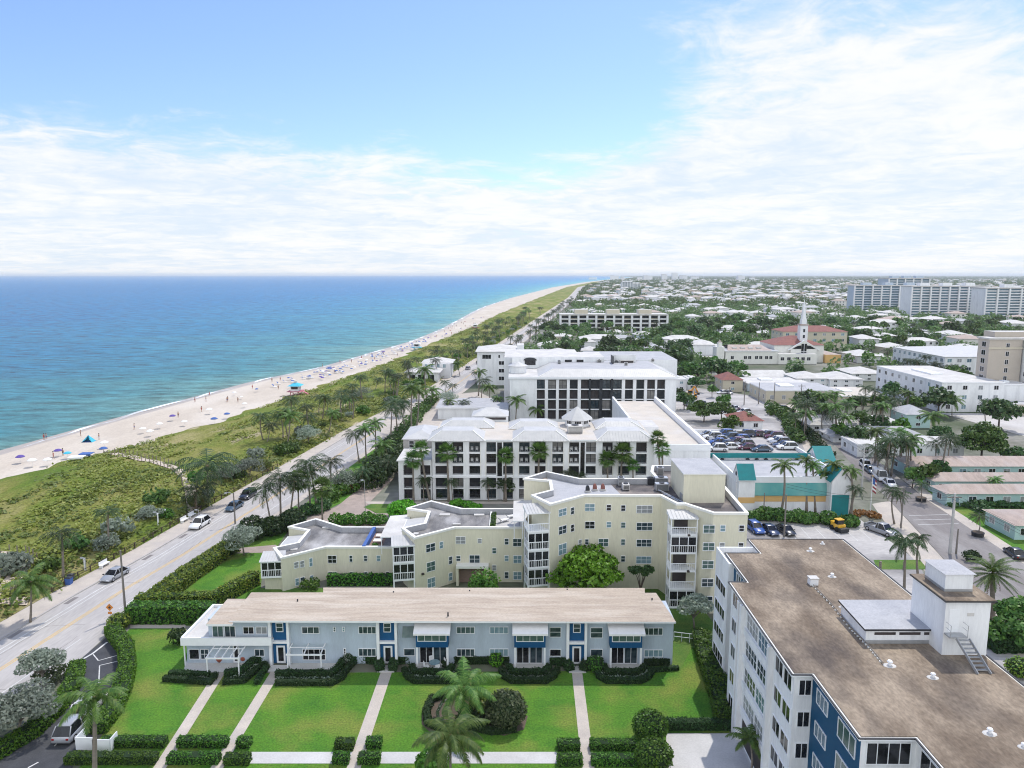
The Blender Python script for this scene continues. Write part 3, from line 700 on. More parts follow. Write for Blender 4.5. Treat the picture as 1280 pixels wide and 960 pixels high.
# hedges: clipped box of leaves round a dark core
def hedge(name, label, path, w, h, k='leaf_hedge', size=.17, dens=42, closed=False, group=None, cat='hedge', z0=0.0, core='leaf_core', rnd=.10):
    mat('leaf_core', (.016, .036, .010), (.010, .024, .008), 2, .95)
    mb = MB(); P = [Vector(p) for p in path]; n = len(P); segs = list(zip(P, P[1:] + ([P[0]] if closed else [])))
    if not closed: segs = segs[:n - 1]
    L_, Rr = [], []
    for i, p in enumerate(P):
        a = P[i - 1] if (i > 0 or closed) else None; b = P[(i + 1) % n] if (i < n - 1 or closed) else None
        d1 = (p - a).normalized() if a is not None else (b - p).normalized(); d2 = (b - p).normalized() if b is not None else d1
        t = (d1 + d2); t = t.normalized() if t.length > 1e-3 else d1
        q = Vector((-t.y, t.x)); f = 1 / max(.5, abs(t.dot(d1)))
        L_.append(p + q * w / 2 * f); Rr.append(p - q * w / 2 * f)
    e = .06
    for i in range(len(segs)):
        j = (i + 1) % n; la, lb, ra, rb = L_[i], L_[j], Rr[i], Rr[j]
        sh = lambda a_, b_: a_ + (b_ - a_) * .08
        A, B, C, D = sh(ra, la), sh(rb, lb), sh(lb, rb), sh(la, ra)
        zt = z0 + h - .07
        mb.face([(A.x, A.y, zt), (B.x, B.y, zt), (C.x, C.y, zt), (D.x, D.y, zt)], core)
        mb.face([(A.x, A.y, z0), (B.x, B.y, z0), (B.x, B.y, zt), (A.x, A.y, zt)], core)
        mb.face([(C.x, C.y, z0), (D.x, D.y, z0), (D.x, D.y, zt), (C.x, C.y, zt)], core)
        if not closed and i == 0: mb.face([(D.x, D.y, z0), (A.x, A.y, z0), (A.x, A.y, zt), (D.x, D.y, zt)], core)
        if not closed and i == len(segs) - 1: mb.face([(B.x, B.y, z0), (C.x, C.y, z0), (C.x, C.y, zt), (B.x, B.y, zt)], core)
        ln = (lb - la).length * .5 + (rb - ra).length * .5
        def scat(nq, f, out):
            if nq < 1: return
            u, v = NR.uniform(size=nq), NR.uniform(size=nq)
            C_ = f(u, v); C_ = C_ + NR.normal(size=C_.shape) * rnd * .35
            mb.quads(rquads(C_, size, .25, 1.5, np.array(out)[None, :] * np.ones((nq, 1))), k)
        bl = lambda a_, b_, u: np.outer(1 - u, (a_.x, a_.y)) + np.outer(u, (b_.x, b_.y))
        zc = lambda a_, z: np.concatenate([a_, z[:, None]], 1)
        wob = lambda a_: .10 * np.sin(a_[:, 0] * 2.1) * np.cos(a_[:, 1] * 1.7) + .06 * np.sin(a_[:, 0] * 5 + a_[:, 1] * 4)
        def top(u, v):
            q = bl(la, lb, u) * (1 - v)[:, None] + bl(ra, rb, u) * v[:, None]
            edge = np.minimum(v, 1 - v) * w
            return zc(q, z0 + h + wob(q) - rnd * 1.6 * np.exp(-edge / .12))
        scat(int(ln * w * dens), top, (0, 0, 1.2))
        nL = (ra - la).normalized()
        scat(int(ln * h * dens * .8), lambda u, v: zc(bl(la, lb, u), z0 + v * h * .97), (-nL.x, -nL.y, .25))
        scat(int(ln * h * dens * .8), lambda u, v: zc(bl(ra, rb, u), z0 + v * h * .97), (nL.x, nL.y, .25))
        if not closed and i in (0, len(segs) - 1):
            for fl, (a_, b_), sg in ((i == 0, (la, ra), -1), (i == len(segs) - 1, (lb, rb), 1)):
                if fl:
                    d = (P[i + 1] - P[i]).normalized() * sg
                    scat(int(w * h * dens), lambda u, v: zc(bl(a_, b_, u), z0 + v * h * .97), (d.x, d.y, .25))
    c = sum(P, Vector((0, 0))) / n
    o = mb.build(name, origin=(c.x, c.y, z0)); return tag(o, label, cat, group)
def hedge_px(name, label, pts, *a, **kw): return hedge(name, label, [at(*p) for p in pts], *a, **kw)
def bush(name, label, loc, r, rz, n, size, k, cat='bush', group=None, lumps=0, seed=1, core=True):
    """rounded shrub with its leaves in an outer shell over a dark core"""
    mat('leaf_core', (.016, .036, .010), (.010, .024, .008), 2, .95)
    rn = np.random.default_rng(seed); mb = MB(); cz = rz * .95
    cs = [((0, 0, cz), (r, r, rz))]
    for i in range(lumps):
        a = i * 2.4 + seed; q = r * rn.uniform(.35, .75); cs.append(((q * math.cos(a), q * math.sin(a), cz * rn.uniform(.7, 1.25)), (r * .5, r * .5, rz * .5)))
    for c, rr_ in cs:
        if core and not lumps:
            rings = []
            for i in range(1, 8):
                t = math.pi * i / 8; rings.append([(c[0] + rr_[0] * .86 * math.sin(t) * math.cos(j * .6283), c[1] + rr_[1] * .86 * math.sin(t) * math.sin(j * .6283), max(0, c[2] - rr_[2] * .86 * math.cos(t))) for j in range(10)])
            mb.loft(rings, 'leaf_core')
        P, d = blob_pts(c, rr_, int(n / len(cs)), rn); P[:, 2] = np.maximum(P[:, 2], .05)
        mb.quads(rquads(P, size, .3, 1.4, d * 1.3, rn), k)
    o = mb.build(name, origin=(0, 0, 0)); o.location = loc; return tag(o, label, cat, group)
# ---------------------------------------------------------------- helpers that read a wall off its own plane
def wall_px(w, px, py):
    r = ray(px, py); t = (w.p0.x * w.n.x + w.p0.y * w.n.y) / (r[0] * w.n.x + r[1] * w.n.y)
    x, y, z = r[0] * t, r[1] * t, H + r[2] * t
    return ((x - w.p0.x) * w.u.x + (y - w.p0.y) * w.u.y, z)
def win_px(w, x0, y0, x1, y1, nx=2, ny=2, **kw):
    a0, z1 = wall_px(w, x0, (y0 + y0) / 2); a1, z0 = wall_px(w, x1, y1)
    kw.setdefault('gl', R.choice(['glass', 'glass', 'glass_green', 'glass_black', 'glass_pale', 'glass_blind']))
    return w.window(a0, z0, max(.3, a1 - a0), max(.3, z1 - z0), nx, ny, **kw)
# ---------------------------------------------------------------- the two-storey townhouses
YT = 78.4
TX = lambda px, py=810: zat(px, py, YT)[0]
tc_ = (-8, YT, 0)
T = thing('townhouse_row', 'long two-storey pale blue townhouse row with cream shingle roof and navy door panels', 'building', tc_)
xl, xm, xr = TX(262), TX(338), TX(841)
mb = MB()
mb.box(xl, xm, YT, 81.5, 0, 5.4, 'town_blue'); mb.box(xm + .002, xr, YT, 83.0, 0, 5.56, 'town_blue')                              # both storeys
xg = TX(234, 820)
mb.box(xg, xl - .003, YT, 81.5, 0, 2.75, 'town_blue')                       # ground floor end wing
part(mb, 'wall', T)
r_ = MB()
def slab(mb, pts, th, k, side='cream_trim'):
    P = [(*at(x, y, z), z) for x, y, z in pts]; n = len(P)
    mb.face([p for p in P[::-1]], k) if (sum(P[i][0] * P[(i + 1) % n][1] - P[(i + 1) % n][0] * P[i][1] for i in range(n)) < 0) else mb.face(P, k)
    for i in range(n):
        a, b = P[i], P[(i + 1) % n]; mb.face([a, b, (b[0], b[1], b[2] - th), (a[0], a[1], a[2] - th)], side)
slab(r_, [(286, 776, 5.8), (845, 777.3, 5.8), (820, 741, 6.22), (806, 741, 6.22), (806, 735, 6.28), (404, 734.4, 6.28), (404, 740.5, 6.22), (314, 740.5, 6.22)], .2, 'shingle', 'frame_white')
slab(r_, [(257.5, 780.3, 5.62), (290, 780.3, 5.62), (309, 748.5, 5.85), (284.5, 748.5, 5.85)], .2, 'shingle', 'frame_white')
part(r_, 'roof', T)
for px, py in ((243, 751.5), (492, 741.5), (587, 740), (709, 738.5), (815, 750), (560, 768)):
    g = MB(); x, y = at(px if px > 300 else 372, py, 6.1); g.cone((x, y), .09, .08, 5.9, 6.35, 'dark_metal', 8); part(g, 'vent_pipe', T)
# flat porch roof with parapet at the sea end
fl, fr, bl = at(225, 797.5, 3.55), at(339, 797.5, 3.55), at(266, 755, 3.55)
g = MB(); g.prism([fl, fr, (fr[0], YT), (xl, YT), (xl, bl[1]), bl], 2.62, 3.2, 'frame_white', 'white_roof')
g.prism([fl, fr, (fr[0], fr[1] + .22), (fl[0] + .25, fl[1] + .22)], 3.2, 3.55, 'frame_white')
g.prism([(fl[0] + .003, fl[1] + .225), (fl[0] + .25, fl[1] + .225), (bl[0] + .25, bl[1] - .23), (bl[0], bl[1] - .23)], 3.2, 3.55, 'frame_white')
g.prism([(bl[0], bl[1] - .226), (xl - .01, bl[1] - .226), (xl - .01, bl[1]), (bl[0], bl[1])], 3.2, 3.55, 'frame_white')
part(g, 'porch_roof', T)
g = MB(); g.box(xg - .02, xg + .1, YT - .7, YT - .58, 0, 2.62, 'frame_white'); part(g, 'porch_post', T)
wt = Wall(T, (xl, YT), (xr, YT)); w0 = Wall(T, (xg, YT), (xl, YT))
for q in ((265, 782, 280, 796.3, 2, 1), (280.3, 782, 295, 796.3, 2, 1), (303.5, 783, 318, 792.5, 2, 1), (319.5, 783, 334.5, 792.5, 2, 1), (377, 783, 399.5, 792, 3, 1), (416.3, 783.3, 419.3, 789.7, 1, 2), (427.7, 783.3, 430.7, 789.7, 1, 2),
          (448, 782.8, 470.5, 792.3, 4, 1), (570.5, 783, 593.5, 792, 4, 1), (612, 783, 635.5, 792.2, 4, 1), (687, 783.5, 701.5, 796.5, 1, 2), (504, 783, 519, 796, 1, 2), (738, 784, 753.5, 797.5, 1, 2), (805, 784.3, 828.5, 794, 4, 1),
          (318, 811, 331, 820.3, 2, 1), (378, 810.8, 407.5, 825, 4, 2), (429.3, 810, 432.3, 817.5, 1, 2), (448, 810.2, 470.5, 820.3, 4, 1), (504.5, 810.3, 519, 819.8, 1, 1), (570.8, 810.5, 593.5, 820.4, 4, 1), (612, 810.5, 635.5, 820.4, 4, 1),
          (687, 811, 701.5, 820.3, 1, 1), (738, 811, 753.5, 820.4, 1, 1), (805, 811.8, 828.5, 821.3, 4, 1)):
    win_px(wt, *q)
win_px(w0, 236, 811, 250, 824, 1, 1, gl='glass_black'); win_px(w0, 250.3, 811, 261.7, 824, 2, 2, gl='glass')
def door(w, a, wd=1.0, ht=2.08, k='frame_white', z=0.12, gl='glass_black', name='door'):
    g = MB(); g.box(0, wd, -.06, .02, 0, ht, k); o = w.obj(g.mesh(name), name, a, z)
    q = MB(); q.box(.18, wd - .18, -.085, -.05, .22, ht - .2, gl); w.obj(q.mesh('pane'), 'pane', 0, 0, 0, parent=o)
    h_ = MB(); h_.box(wd - .13, wd - .07, -.12, -.06, .95, 1.1, 'steel'); w.obj(h_.mesh('handle'), 'handle', 0, 0, 0, parent=o)
a_, _ = wall_px(wt, 291.5, 818); door(wt, a_, .75, 2.2)
for c in (350.5, 484.5, 720.5):
    a0 = wall_px(wt, c - 9.3, 800)[0]; a1 = wall_px(wt, c + 9.7, 800)[0]
    g = MB(); wt.box(g, a0, a1, .0, .10, 2.92, 5.62, 'navy'); wt.box(g, a0, a1, .0, .10, .1, 2.66, 'navy'); part(g, 'navy_panel', T)
    g = MB(); wt.box(g, a0 - .32, a0 - .003, 0, .55, 0, 5.64, 'frame_white'); wt.box(g, a1 + .003, a1 + .28, 0, .55, 0, 5.64, 'frame_white'); part(g, 'pilaster', T)
    g = MB(); wt.box(g, a0, a1, 0, .5, 2.664, 2.916, 'frame_white'); part(g, 'canopy', T)
    wt.window((a0 + a1) / 2 - .42, 3.9, .84, 1.1, 1, 2, out=.10)
    g = MB(); wd = 1.0; g.box(0, wd, -.06, .02, 0, 2.1, 'frame_white'); o = wt.obj(g.mesh('door'), 'door', (a0 + a1) / 2 - .5 + .02, .14, .10)
    q = MB(); q.box(.2, wd - .2, -.085, -.05, .25, 1.9, 'glass_black'); wt.obj(q.mesh('pane'), 'pane', 0, 0, 0, parent=o)
    g = MB(); wt.box(g, a0 - .1, a1 + .1, .56, 1.9, 0, .13, 'walk_white'); part(g, 'doorstep', T)
for b0, b1 in ((521.5, 561.5), (642.8, 681.5), (761, 800.5)):
    a0 = wall_px(wt, b0, 800)[0]; a1 = wall_px(wt, b1, 800)[0]
    g = MB(); wt.box(g, a0, a1, .003, 1.15, 2.62, 4.55, 'navy')
    for i in range(14):
        s = a0 + (a1 - a0) * (i + .5) / 14; wt.box(g, s - .03, s + .03, 1.15, 1.18, 2.66, 3.2, 'navy')
    bay = part(g, 'bay_box', T)
    wt.window(a0 + .2, 3.35, a1 - a0 - .4, 1.05, 4, 1, out=1.16, gl='glass_green')
    g = MB(); A = [wt.pt(a0 - .2, .02), wt.pt(a1 + .25, .02), wt.pt(a1 + .25, 1.75), wt.pt(a0 - .2, 1.75)]
    g.face([(*A[0], 5.3), (*A[3], 4.55), (*A[2], 4.55), (*A[1], 5.3)], 'white_cloth'); g.face([(*A[3], 4.55), (*A[3], 4.33), (*A[2], 4.33), (*A[2], 4.55)], 'white_cloth')
    g.face([(*A[0], 5.3), (*A[0], 4.9), (*A[3], 4.33), (*A[3], 4.55)], 'white_cloth'); g.face([(*A[1], 5.3), (*A[2], 4.55), (*A[2], 4.33), (*A[1], 4.9)], 'white_cloth')
    g.face([(*A[0], 5.28), (*A[1], 5.28), (*A[2], 4.53), (*A[3], 4.53)], 'white_cloth')
    part(g, 'awning', T)
    for s in (a0 + .1, a1 - .1):
        g = MB(); wt.box(g, s - .11, s + .11, 1.0, 1.14, 0, 2.615, 'frame_white'); part(g, 'porch_post', T)
    L_ = (a1 - a0 - .5) / 2
    for i in range(2): wt.window(a0 + .25 + i * L_, .12, L_ - .05, 2.2, 2, 1, gl=('glass_black', 'glass')[i])
    g = MB(); wt.box(g, a0 - .1, a1 + .1, .01, 2.2, 0, .1, 'walk_white'); part(g, 'patio_floor', T)
# tilted shutter awnings over two windows
for q in ((503.5, 782.5, 519.5, 793),):
    a0, z1 = wall_px(wt, q[0], q[1]); a1, z0 = wall_px(wt, q[2], q[3])
    g = MB(); A = [wt.pt(a0, .08), wt.pt(a1, .08), wt.pt(a1, .7), wt.pt(a0, .7)]
    g.face([(*A[0], z1), (*A[3], z0), (*A[2], z0), (*A[1], z1)], 'glass_green'); g.face([(*A[0], z1 - .03), (*A[1], z1 - .03), (*A[2], z0 - .03), (*A[3], z0 - .03)], 'glass_green'); part(g, 'shutter', T)
# patios and the two white pergolas
tag((lambda g: (g.prism([at(229, 840), at(308, 841), at(318, 833), at(338, 830), at(338, 824), at(234, 824)], .0, .06, 'walk_white'), g.build('patio'))[1])(MB()), kind='structure')
tag((lambda g: (g.prism([at(362, 840), at(417, 840), at(425, 826), at(362, 826)], .0, .06, 'walk_white'), g.build('patio'))[1])(MB()), kind='structure')
def pergola(a0, a1, dep, z, n, label, grid=False):
    x, y = wt.pt((a0 + a1) / 2, .1); t = thing('pergola', label, 'pergola', (x, y, 0))
    g = MB()
    for i in range(n):
        s = a0 + (a1 - a0) * i / (n - 1); p = wt.pt(s, .02); q = wt.pt(s, dep); g.bar((*p, z), (*q, z - .15), .09, .14, 'frame_white')
    part(g, 'rafters', t)
    g = MB(); p, q = wt.pt(a0 - .15, dep), wt.pt(a1 + .15, dep); g.bar((*p, z - .3), (*q, z - .3), .12, .16, 'frame_white')
    p, q = wt.pt(a0, dep * .5), wt.pt(a1, dep * .5); g.bar((*p, z + .05), (*q, z + .05), .06, .06, 'frame_white'); part(g, 'beam', t)
    for s in (a0, a1):
        p = wt.pt(s, dep); g = MB(); g.box(p[0] - .06, p[0] + .06, p[1] - .06, p[1] + .06, 0, z - .385, 'frame_white'); part(g, 'post', t)
pergola(wall_px(wt, 272, 812)[0], wall_px(wt, 310, 812)[0], 2.9, 2.5, 5, 'white slatted pergola over the patio at the sea end of the townhouses')
pergola(wall_px(wt, 366, 812)[0], wall_px(wt, 407, 812)[0], 2.0, 2.45, 3, 'thin white pergola frame before the wide ground floor window beside the first navy door')
# ---------------------------------------------------------------- the stepped yellow condominium
def condo_poly(ox, oy):  # front-left corner then clockwise seen from above, shared shape of the first two wings
    return [(ox, oy), (ox + 5.2, oy + 4.2), (ox + 14.9, oy + 4.2), (ox + 14.9, oy + 12.7), (ox + 5.6, oy + 12.7), (ox + .4, oy + 16.6), (ox - 2.9, oy + 12.8), (ox + .6, oy + 11.2), (ox + .6, oy + 5.9), (ox - 2.3, oy + 3.8)]
PA = condo_poly(-32.7, 97.7); PB = condo_poly(-13.9, 96.8)
PC = [(4.6, 94.7), (9.5, 98.8), (20.1, 98.8), (21.5, 95.1), (22.6, 95.1), (25.4, 91.2), (29.8, 91.2), (30.6, 114.9), (21.9, 114.9), (21.0, 111.2), (21.2, 107.2), (9.6, 107.2), (4.7, 111.2), (1.2, 107.2), (5.0, 106.0), (5.0, 101.2), (2.2, 98.8)]
Y = thing('condominium', 'stepped pale yellow condominium with white screened balconies behind the townhouses', 'building', (-2, 100, 0))
def inset(P, d):
    n = len(P); out = []
    a = sum(P[i][0] * P[(i + 1) % n][1] - P[(i + 1) % n][0] * P[i][1] for i in range(n)); sg = 1 if a > 0 else -1
    for i in range(n):
        p, q, r = Vector(P[i - 1]), Vector(P[i]), Vector(P[(i + 1) % n]); e1 = (q - p).normalized(); e2 = (r - q).normalized()
        n1 = Vector((-e1.y, e1.x)) * sg; n2 = Vector((-e2.y, e2.x)) * sg; b = n1 + n2; b = b / max(.25, b.dot(n1)); out.append((q.x + b.x * d, q.y + b.y * d))
    return out
def parapet_block(root, P, h, roofk, wallk='yellow_wall', ph=.85, th=.35, cap='cream_trim', inner='coat_roof', name='wing'):
    g = MB(); g.prism(P, 0, h - ph, wallk, skip='t'); w = part(g, 'wall', root)
    I = inset(P, th); n = len(P); g = MB(); g.face([(x, y, h - ph) for x, y in (I if sum(I[i][0] * I[(i + 1) % n][1] - I[(i + 1) % n][0] * I[i][1] for i in range(n)) > 0 else I[::-1])], roofk); part(g, 'roof', root)
    g = MB(); O = inset(P, -.10)
    for i in range(n):
        j = (i + 1) % n
        g.face([(*P[i], h - ph), (*P[j], h - ph), (*P[j], h - .3), (*P[i], h - .3)], wallk)
        g.face([(*O[i], h - .3), (*O[j], h - .3), (*O[j], h), (*O[i], h)], cap); g.face([(*P[i], h - .3), (*P[j], h - .3), (*O[j], h - .3), (*O[i], h - .3)], cap)
        g.face([(*O[i], h), (*O[j], h), (*I[j], h), (*I[i], h)], cap); g.face([(*I[i], h), (*I[j], h), (*I[j], h - ph), (*I[i], h - ph)], inner)
    part(g, 'parapet', root)
parapet_block(Y, PA, 5.0, 'grey_roof'); parapet_block(Y, PB, 8.3, 'grey_roof'); parapet_block(Y, PC, 13.75, 'tar_roof')
def facade(root, P, i, j): return Wall(root, P[i], P[j])
fA1, fA2 = facade(Y, PA, 0, 1), facade(Y, PA, 1, 2); fB1, fB2 = facade(Y, PB, 0, 1), facade(Y, PB, 1, 2)
fC1, fC2, fC3, fC4, fC5 = [facade(Y, PC, i, i + 1) for i in (0, 1, 2, 4, 5)]
def many(w, rows, nx=2, ny=2):
    for q in rows: win_px(w, *q, nx, ny, ft=.06, mw=.05)
many(fA1, [(367, 703, 373.5, 709.5), (374.5, 701.5, 380.5, 708.5), (368.5, 723.5, 374, 731), (375, 722, 381, 729)], 1); many(fA1, [(386, 698, 391, 707.5), (387, 719.5, 392, 728.5)], 1)
many(fA2, [(409.5, 694, 421, 704), (410, 714.5, 421.5, 725)], 2); many(fA2, [(436.5, 694, 441, 702.5), (454.5, 694, 459.5, 701.5), (470.5, 694, 476, 701.5), (437, 714.5, 442, 723), (455, 714.5, 460, 724), (482, 714.5, 487, 724)], 1)
many(fB1, [(532, 681, 544, 688)], 2); many(fB1, [(549, 677.5, 554, 685), (560.5, 696, 565.5, 704.5), (560.5, 716.5, 565.5, 725)], 1); many(fB1, [(533, 703.5, 544, 712.5), (534, 723.5, 544, 733)], 2)
many(fB2, [(569.5, 670.5, 582, 680), (586.5, 693.5, 600, 704), (641, 673, 652, 683), (641.5, 694, 652, 704), (641.5, 714.5, 652, 724.5)], 2)
many(fB2, [(597, 673, 602.5, 679), (570, 694.5, 576, 701.5), (615, 684.5, 620.5, 692), (630.5, 673, 636, 681), (630.5, 694, 636, 701.5), (615, 706, 620.5, 713.5), (630.5, 714.5, 636, 723)], 1)
g = MB(); a0, z1 = wall_px(fB2, 571, 712); a1, _ = wall_px(fB2, 611, 712)
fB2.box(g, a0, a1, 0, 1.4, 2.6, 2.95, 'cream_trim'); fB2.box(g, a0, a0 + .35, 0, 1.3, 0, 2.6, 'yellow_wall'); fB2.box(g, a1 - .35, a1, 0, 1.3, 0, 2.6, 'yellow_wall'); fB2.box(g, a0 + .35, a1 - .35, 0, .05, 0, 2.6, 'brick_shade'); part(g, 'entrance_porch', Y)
many(fC1, [(698, 637, 708, 643.5), (698, 658.5, 708, 666), (698, 681, 708, 691.5)], 2); many(fC1, [(713, 634.5, 717.5, 642.5), (713, 656, 717.5, 664), (722.5, 675, 727, 683)], 1)
many(fC2, [(731, 629.5, 743.5, 639), (731, 651.5, 743.5, 661), (748, 673, 760.5, 683)], 2); many(fC2, [(758, 630.5, 764, 638.5), (758, 652, 764, 659.5), (776, 631, 782, 639), (776, 652.5, 782, 660), (776, 673.5, 781.5, 681.5), (776, 694.5, 781.5, 702.5), (731, 673.5, 736, 681)], 1)
many(fC2, [(795.5, 631.5, 815.5, 641.5), (795.5, 653, 815.5, 663), (795.5, 674, 814.5, 683.5), (795, 695, 814, 704.5)], 3)
for i in range(5):
    yy = (656, 678, 700.5, 723, 745)[i]; xx = (879, 878.5, 877.5, 877, 876)[i]
    win_px(fC5, xx, yy, xx + 14.5, yy + 10.5, 2, 2)
    for k in (21, 44.5): win_px(fC5, xx + k - .3 * i, yy, xx + k + 6.7 - .3 * i, yy + 8.5, 1, 2)
mat('wall_light', (.05, .04, .035)); 
def small_on_wall(w, px, py, nm, k='wall_light', s=.3):
    a, z = wall_px(w, px, py); g = MB(); g.box(-s / 2, s / 2, -.3, .01, -.12, .1, k); w.obj(g.mesh(nm), nm, a, z)
for w, px, py in ((fC5, 861, 668.5), (fC5, 860, 713.5), (fB1, 528, 717), (fB2, 604, 705.5), (fC2, 742, 684), (fC3, 822, 645), (fC3, 819, 686)): small_on_wall(w, px, py, 'wall_lamp')
# screened balcony towers: P corner frame, floors
def balcony_stack(root, c, u, wd, dp, zs, openf=(), roof=True, base=True, n1=3, n2=2):
    """c front-left corner (x,y), u direction of front, floors zs list of floor levels"""
    u = Vector(u).normalized(); v = Vector((-u.y, u.x)); c = Vector(c)
    pt = lambda a, b: tuple(c + u * a + v * b)
    for i, z in enumerate(zs[:-1]):
        zt = zs[i + 1]; g = MB(); op = i in openf
        g.prism([pt(0, 0), pt(wd, 0), pt(wd, dp), pt(0, dp)], z - .12, z + .12, 'frame_white')
        for a, b in ((0, 0), (wd - .14, 0), (0, dp - .14)): g.prism([pt(a, b), pt(a + .14, b), pt(a + .14, b + .14), pt(a, b + .14)], z + .12, zt - .12, 'frame_white')
        g.prism([pt(.14, .02), pt(wd - .14, .02), pt(wd - .14, .08), pt(.14, .08)], z + 1.0, z + 1.1, 'frame_white')
        g.prism([pt(.02, .14), pt(.08, .14), pt(.08, dp - .14), pt(.02, dp - .14)], z + 1.0, z + 1.1, 'frame_white')
        for k in range(1, 12): g.prism([pt(wd * k / 12 - .02, .03), pt(wd * k / 12 + .02, .03), pt(wd * k / 12 + .02, .07), pt(wd * k / 12 - .02, .07)], z + .12, z + 1.0, 'frame_white')
        for k in range(1, 10): g.prism([pt(.03, dp * k / 10 - .02), pt(.07, dp * k / 10 - .02), pt(.07, dp * k / 10 + .02), pt(.03, dp * k / 10 + .02)], z + .12, z + 1.0, 'frame_white')
        if not op:
            for k in range(1, n1): g.prism([pt(wd * k / n1 - .05, .0), pt(wd * k / n1 + .05, .0), pt(wd * k / n1 + .05, .1), pt(wd * k / n1 - .05, .1)], z + .12, zt - .12, 'frame_white')
            for k in range(1, n2): g.prism([pt(0, dp * k / n2 - .05), pt(.1, dp * k / n2 - .05), pt(.1, dp * k / n2 + .05), pt(0, dp * k / n2 + .05)], z + .12, zt - .12, 'frame_white')
            g.prism([pt(.14, .12), pt(wd - .02, .12), pt(wd - .02, .15), pt(.14, .15)], zt - .35, zt - .12, 'frame_white')
        b = part(g, 'balcony', root)
        if not op:
            s = MB(); s.prism([pt(.1, .14), pt(wd - .05, .14), pt(wd - .05, .18), pt(.1, .18)], z + .12, zt - .12, 'glass_black'); s.prism([pt(.14, .181), pt(.18, .181), pt(.18, dp - .1), pt(.14, dp - .1)], z + .12, zt - .12, 'glass_black')
            o = s.build('screen', origin=org(root)); o.location = (0, 0, 0); o.parent = b
    z = zs[-1]
    if roof:
        g = MB(); A, B, C, D = pt(-.15, -.2), pt(wd + .1, -.2), pt(wd + .1, dp + .1), pt(-.15, dp + .1)
        g.face([(*A, z), (*B, z), (*C, z + .45), (*D, z + .45)], 'metal_roof'); g.face([(*A, z - .1), (*D, z - .1), (*C, z - .1), (*B, z - .1)], 'frame_white')
        for p, q, h1, h2 in ((A, B, 0, 0), (B, C, 0, .45), (D, A, .45, 0), (C, D, .45, .45)): g.face([(*p, z - .1), (*q, z - .1), (*q, z + h2), (*p, z + h1)], 'frame_white')
        for k in range(1, 8):
            p = Vector(A) + (Vector(B) - Vector(A)) * k / 8; q = Vector(D) + (Vector(C) - Vector(D)) * k / 8; g.bar((p.x, p.y, z + .03), (q.x, q.y, z + .48), .04, .05, 'metal_roof')
        part(g, 'balcony_roof', root)
    if base:
        g = MB(); 
        for a, b in ((.0, 0), (wd - .2, 0), (0, dp - .2)): g.prism([pt(a, b), pt(a + .2, b), pt(a + .2, b + .2), pt(a, b + .2)], 0, zs[0] - .12, 'frame_white')
        part(g, 'balcony_post', root)
balcony_stack(Y, (-35.6, 97.6), (1, .12), 2.9, 2.6, [2.05, 4.45], base=False)
g = MB(); g.box(-35.4, -32.75, 98.4, 100.4, 0, 1.9, 'yellow_wall'); part(g, 'wall', Y)
balcony_stack(Y, (-16.9, 96.3), (1, .18), 3.0, 2.7, [2.2, 4.75, 7.25])
balcony_stack(Y, (1.6, 94.3), (1, .18), 3.0, 2.8, [2.3, 4.85, 7.4, 9.95, 12.55], openf=(3,))
balcony_stack(Y, (20.3, 92.6), (1, .0), 3.5, 2.2, [.15, 2.7, 5.2, 7.7, 10.2, 12.5], openf=(1, 2, 4), base=False)
g = MB(); g.box(21.2, 24.2, 94.6, 95.0, 0, 12.3, 'room_dark'); part(g, 'balcony_back_wall', Y)
# seaward balconies behind the notches, white canopies between the wings
for (x, y, h) in ((-35.0, 104.2, 4.3), (-16.3, 103.0, 7.5)):
    g = MB(); g.face([(x - .3, y, h - .5), (x + 2.7, y, h), (x + 2.7, y + 5, h), (x - .3, y + 5, h - .5)], 'metal_roof'); g.face([(x - .3, y, h - .55), (x - .3, y + 5, h - .55), (x + 2.7, y + 5, h - .1), (x + 2.7, y, h - .1)], 'frame_white'); g.bar((x - .3, y, h - .52), (x - .3, y + 5, h - .52), .1, .14, 'frame_white')
    for k in range(3): g.box(x - .3, x - .15, y + .1 + k * 2.3, y + .25 + k * 2.3, 0, h - .58, 'frame_white')
    part(g, 'seaward_canopy', Y)
def canopy(pxs, z, lift):
    P = [at(*p, z) for p in pxs]; g = MB(); zz = [z, z, z + lift, z + lift]
    g.face([(*p, a) for p, a in zip(P, zz)], 'white_roof'); g.face([(*p, a - .15) for p, a in zip(P, zz)][::-1], 'frame_white')
    for i in range(4): j = (i + 1) % 4; g.face([(*P[i], zz[i] - .15), (*P[j], zz[j] - .15), (*P[j], zz[j]), (*P[i], zz[i])], 'frame_white')
    for p, a in zip(P, zz): g.cone((p[0] + (.2 if p[0] < P[1][0] else -.2), p[1]), .06, .06, a - 2.6, a - .15, 'frame_white', 6)
    part(g, 'terrace_canopy', Y)
canopy([(475, 671), (503, 671), (514, 644), (488, 646)], 6.8, .15); canopy([(641, 651), (655, 651), (672, 626), (642, 627)], 10.4, .15)
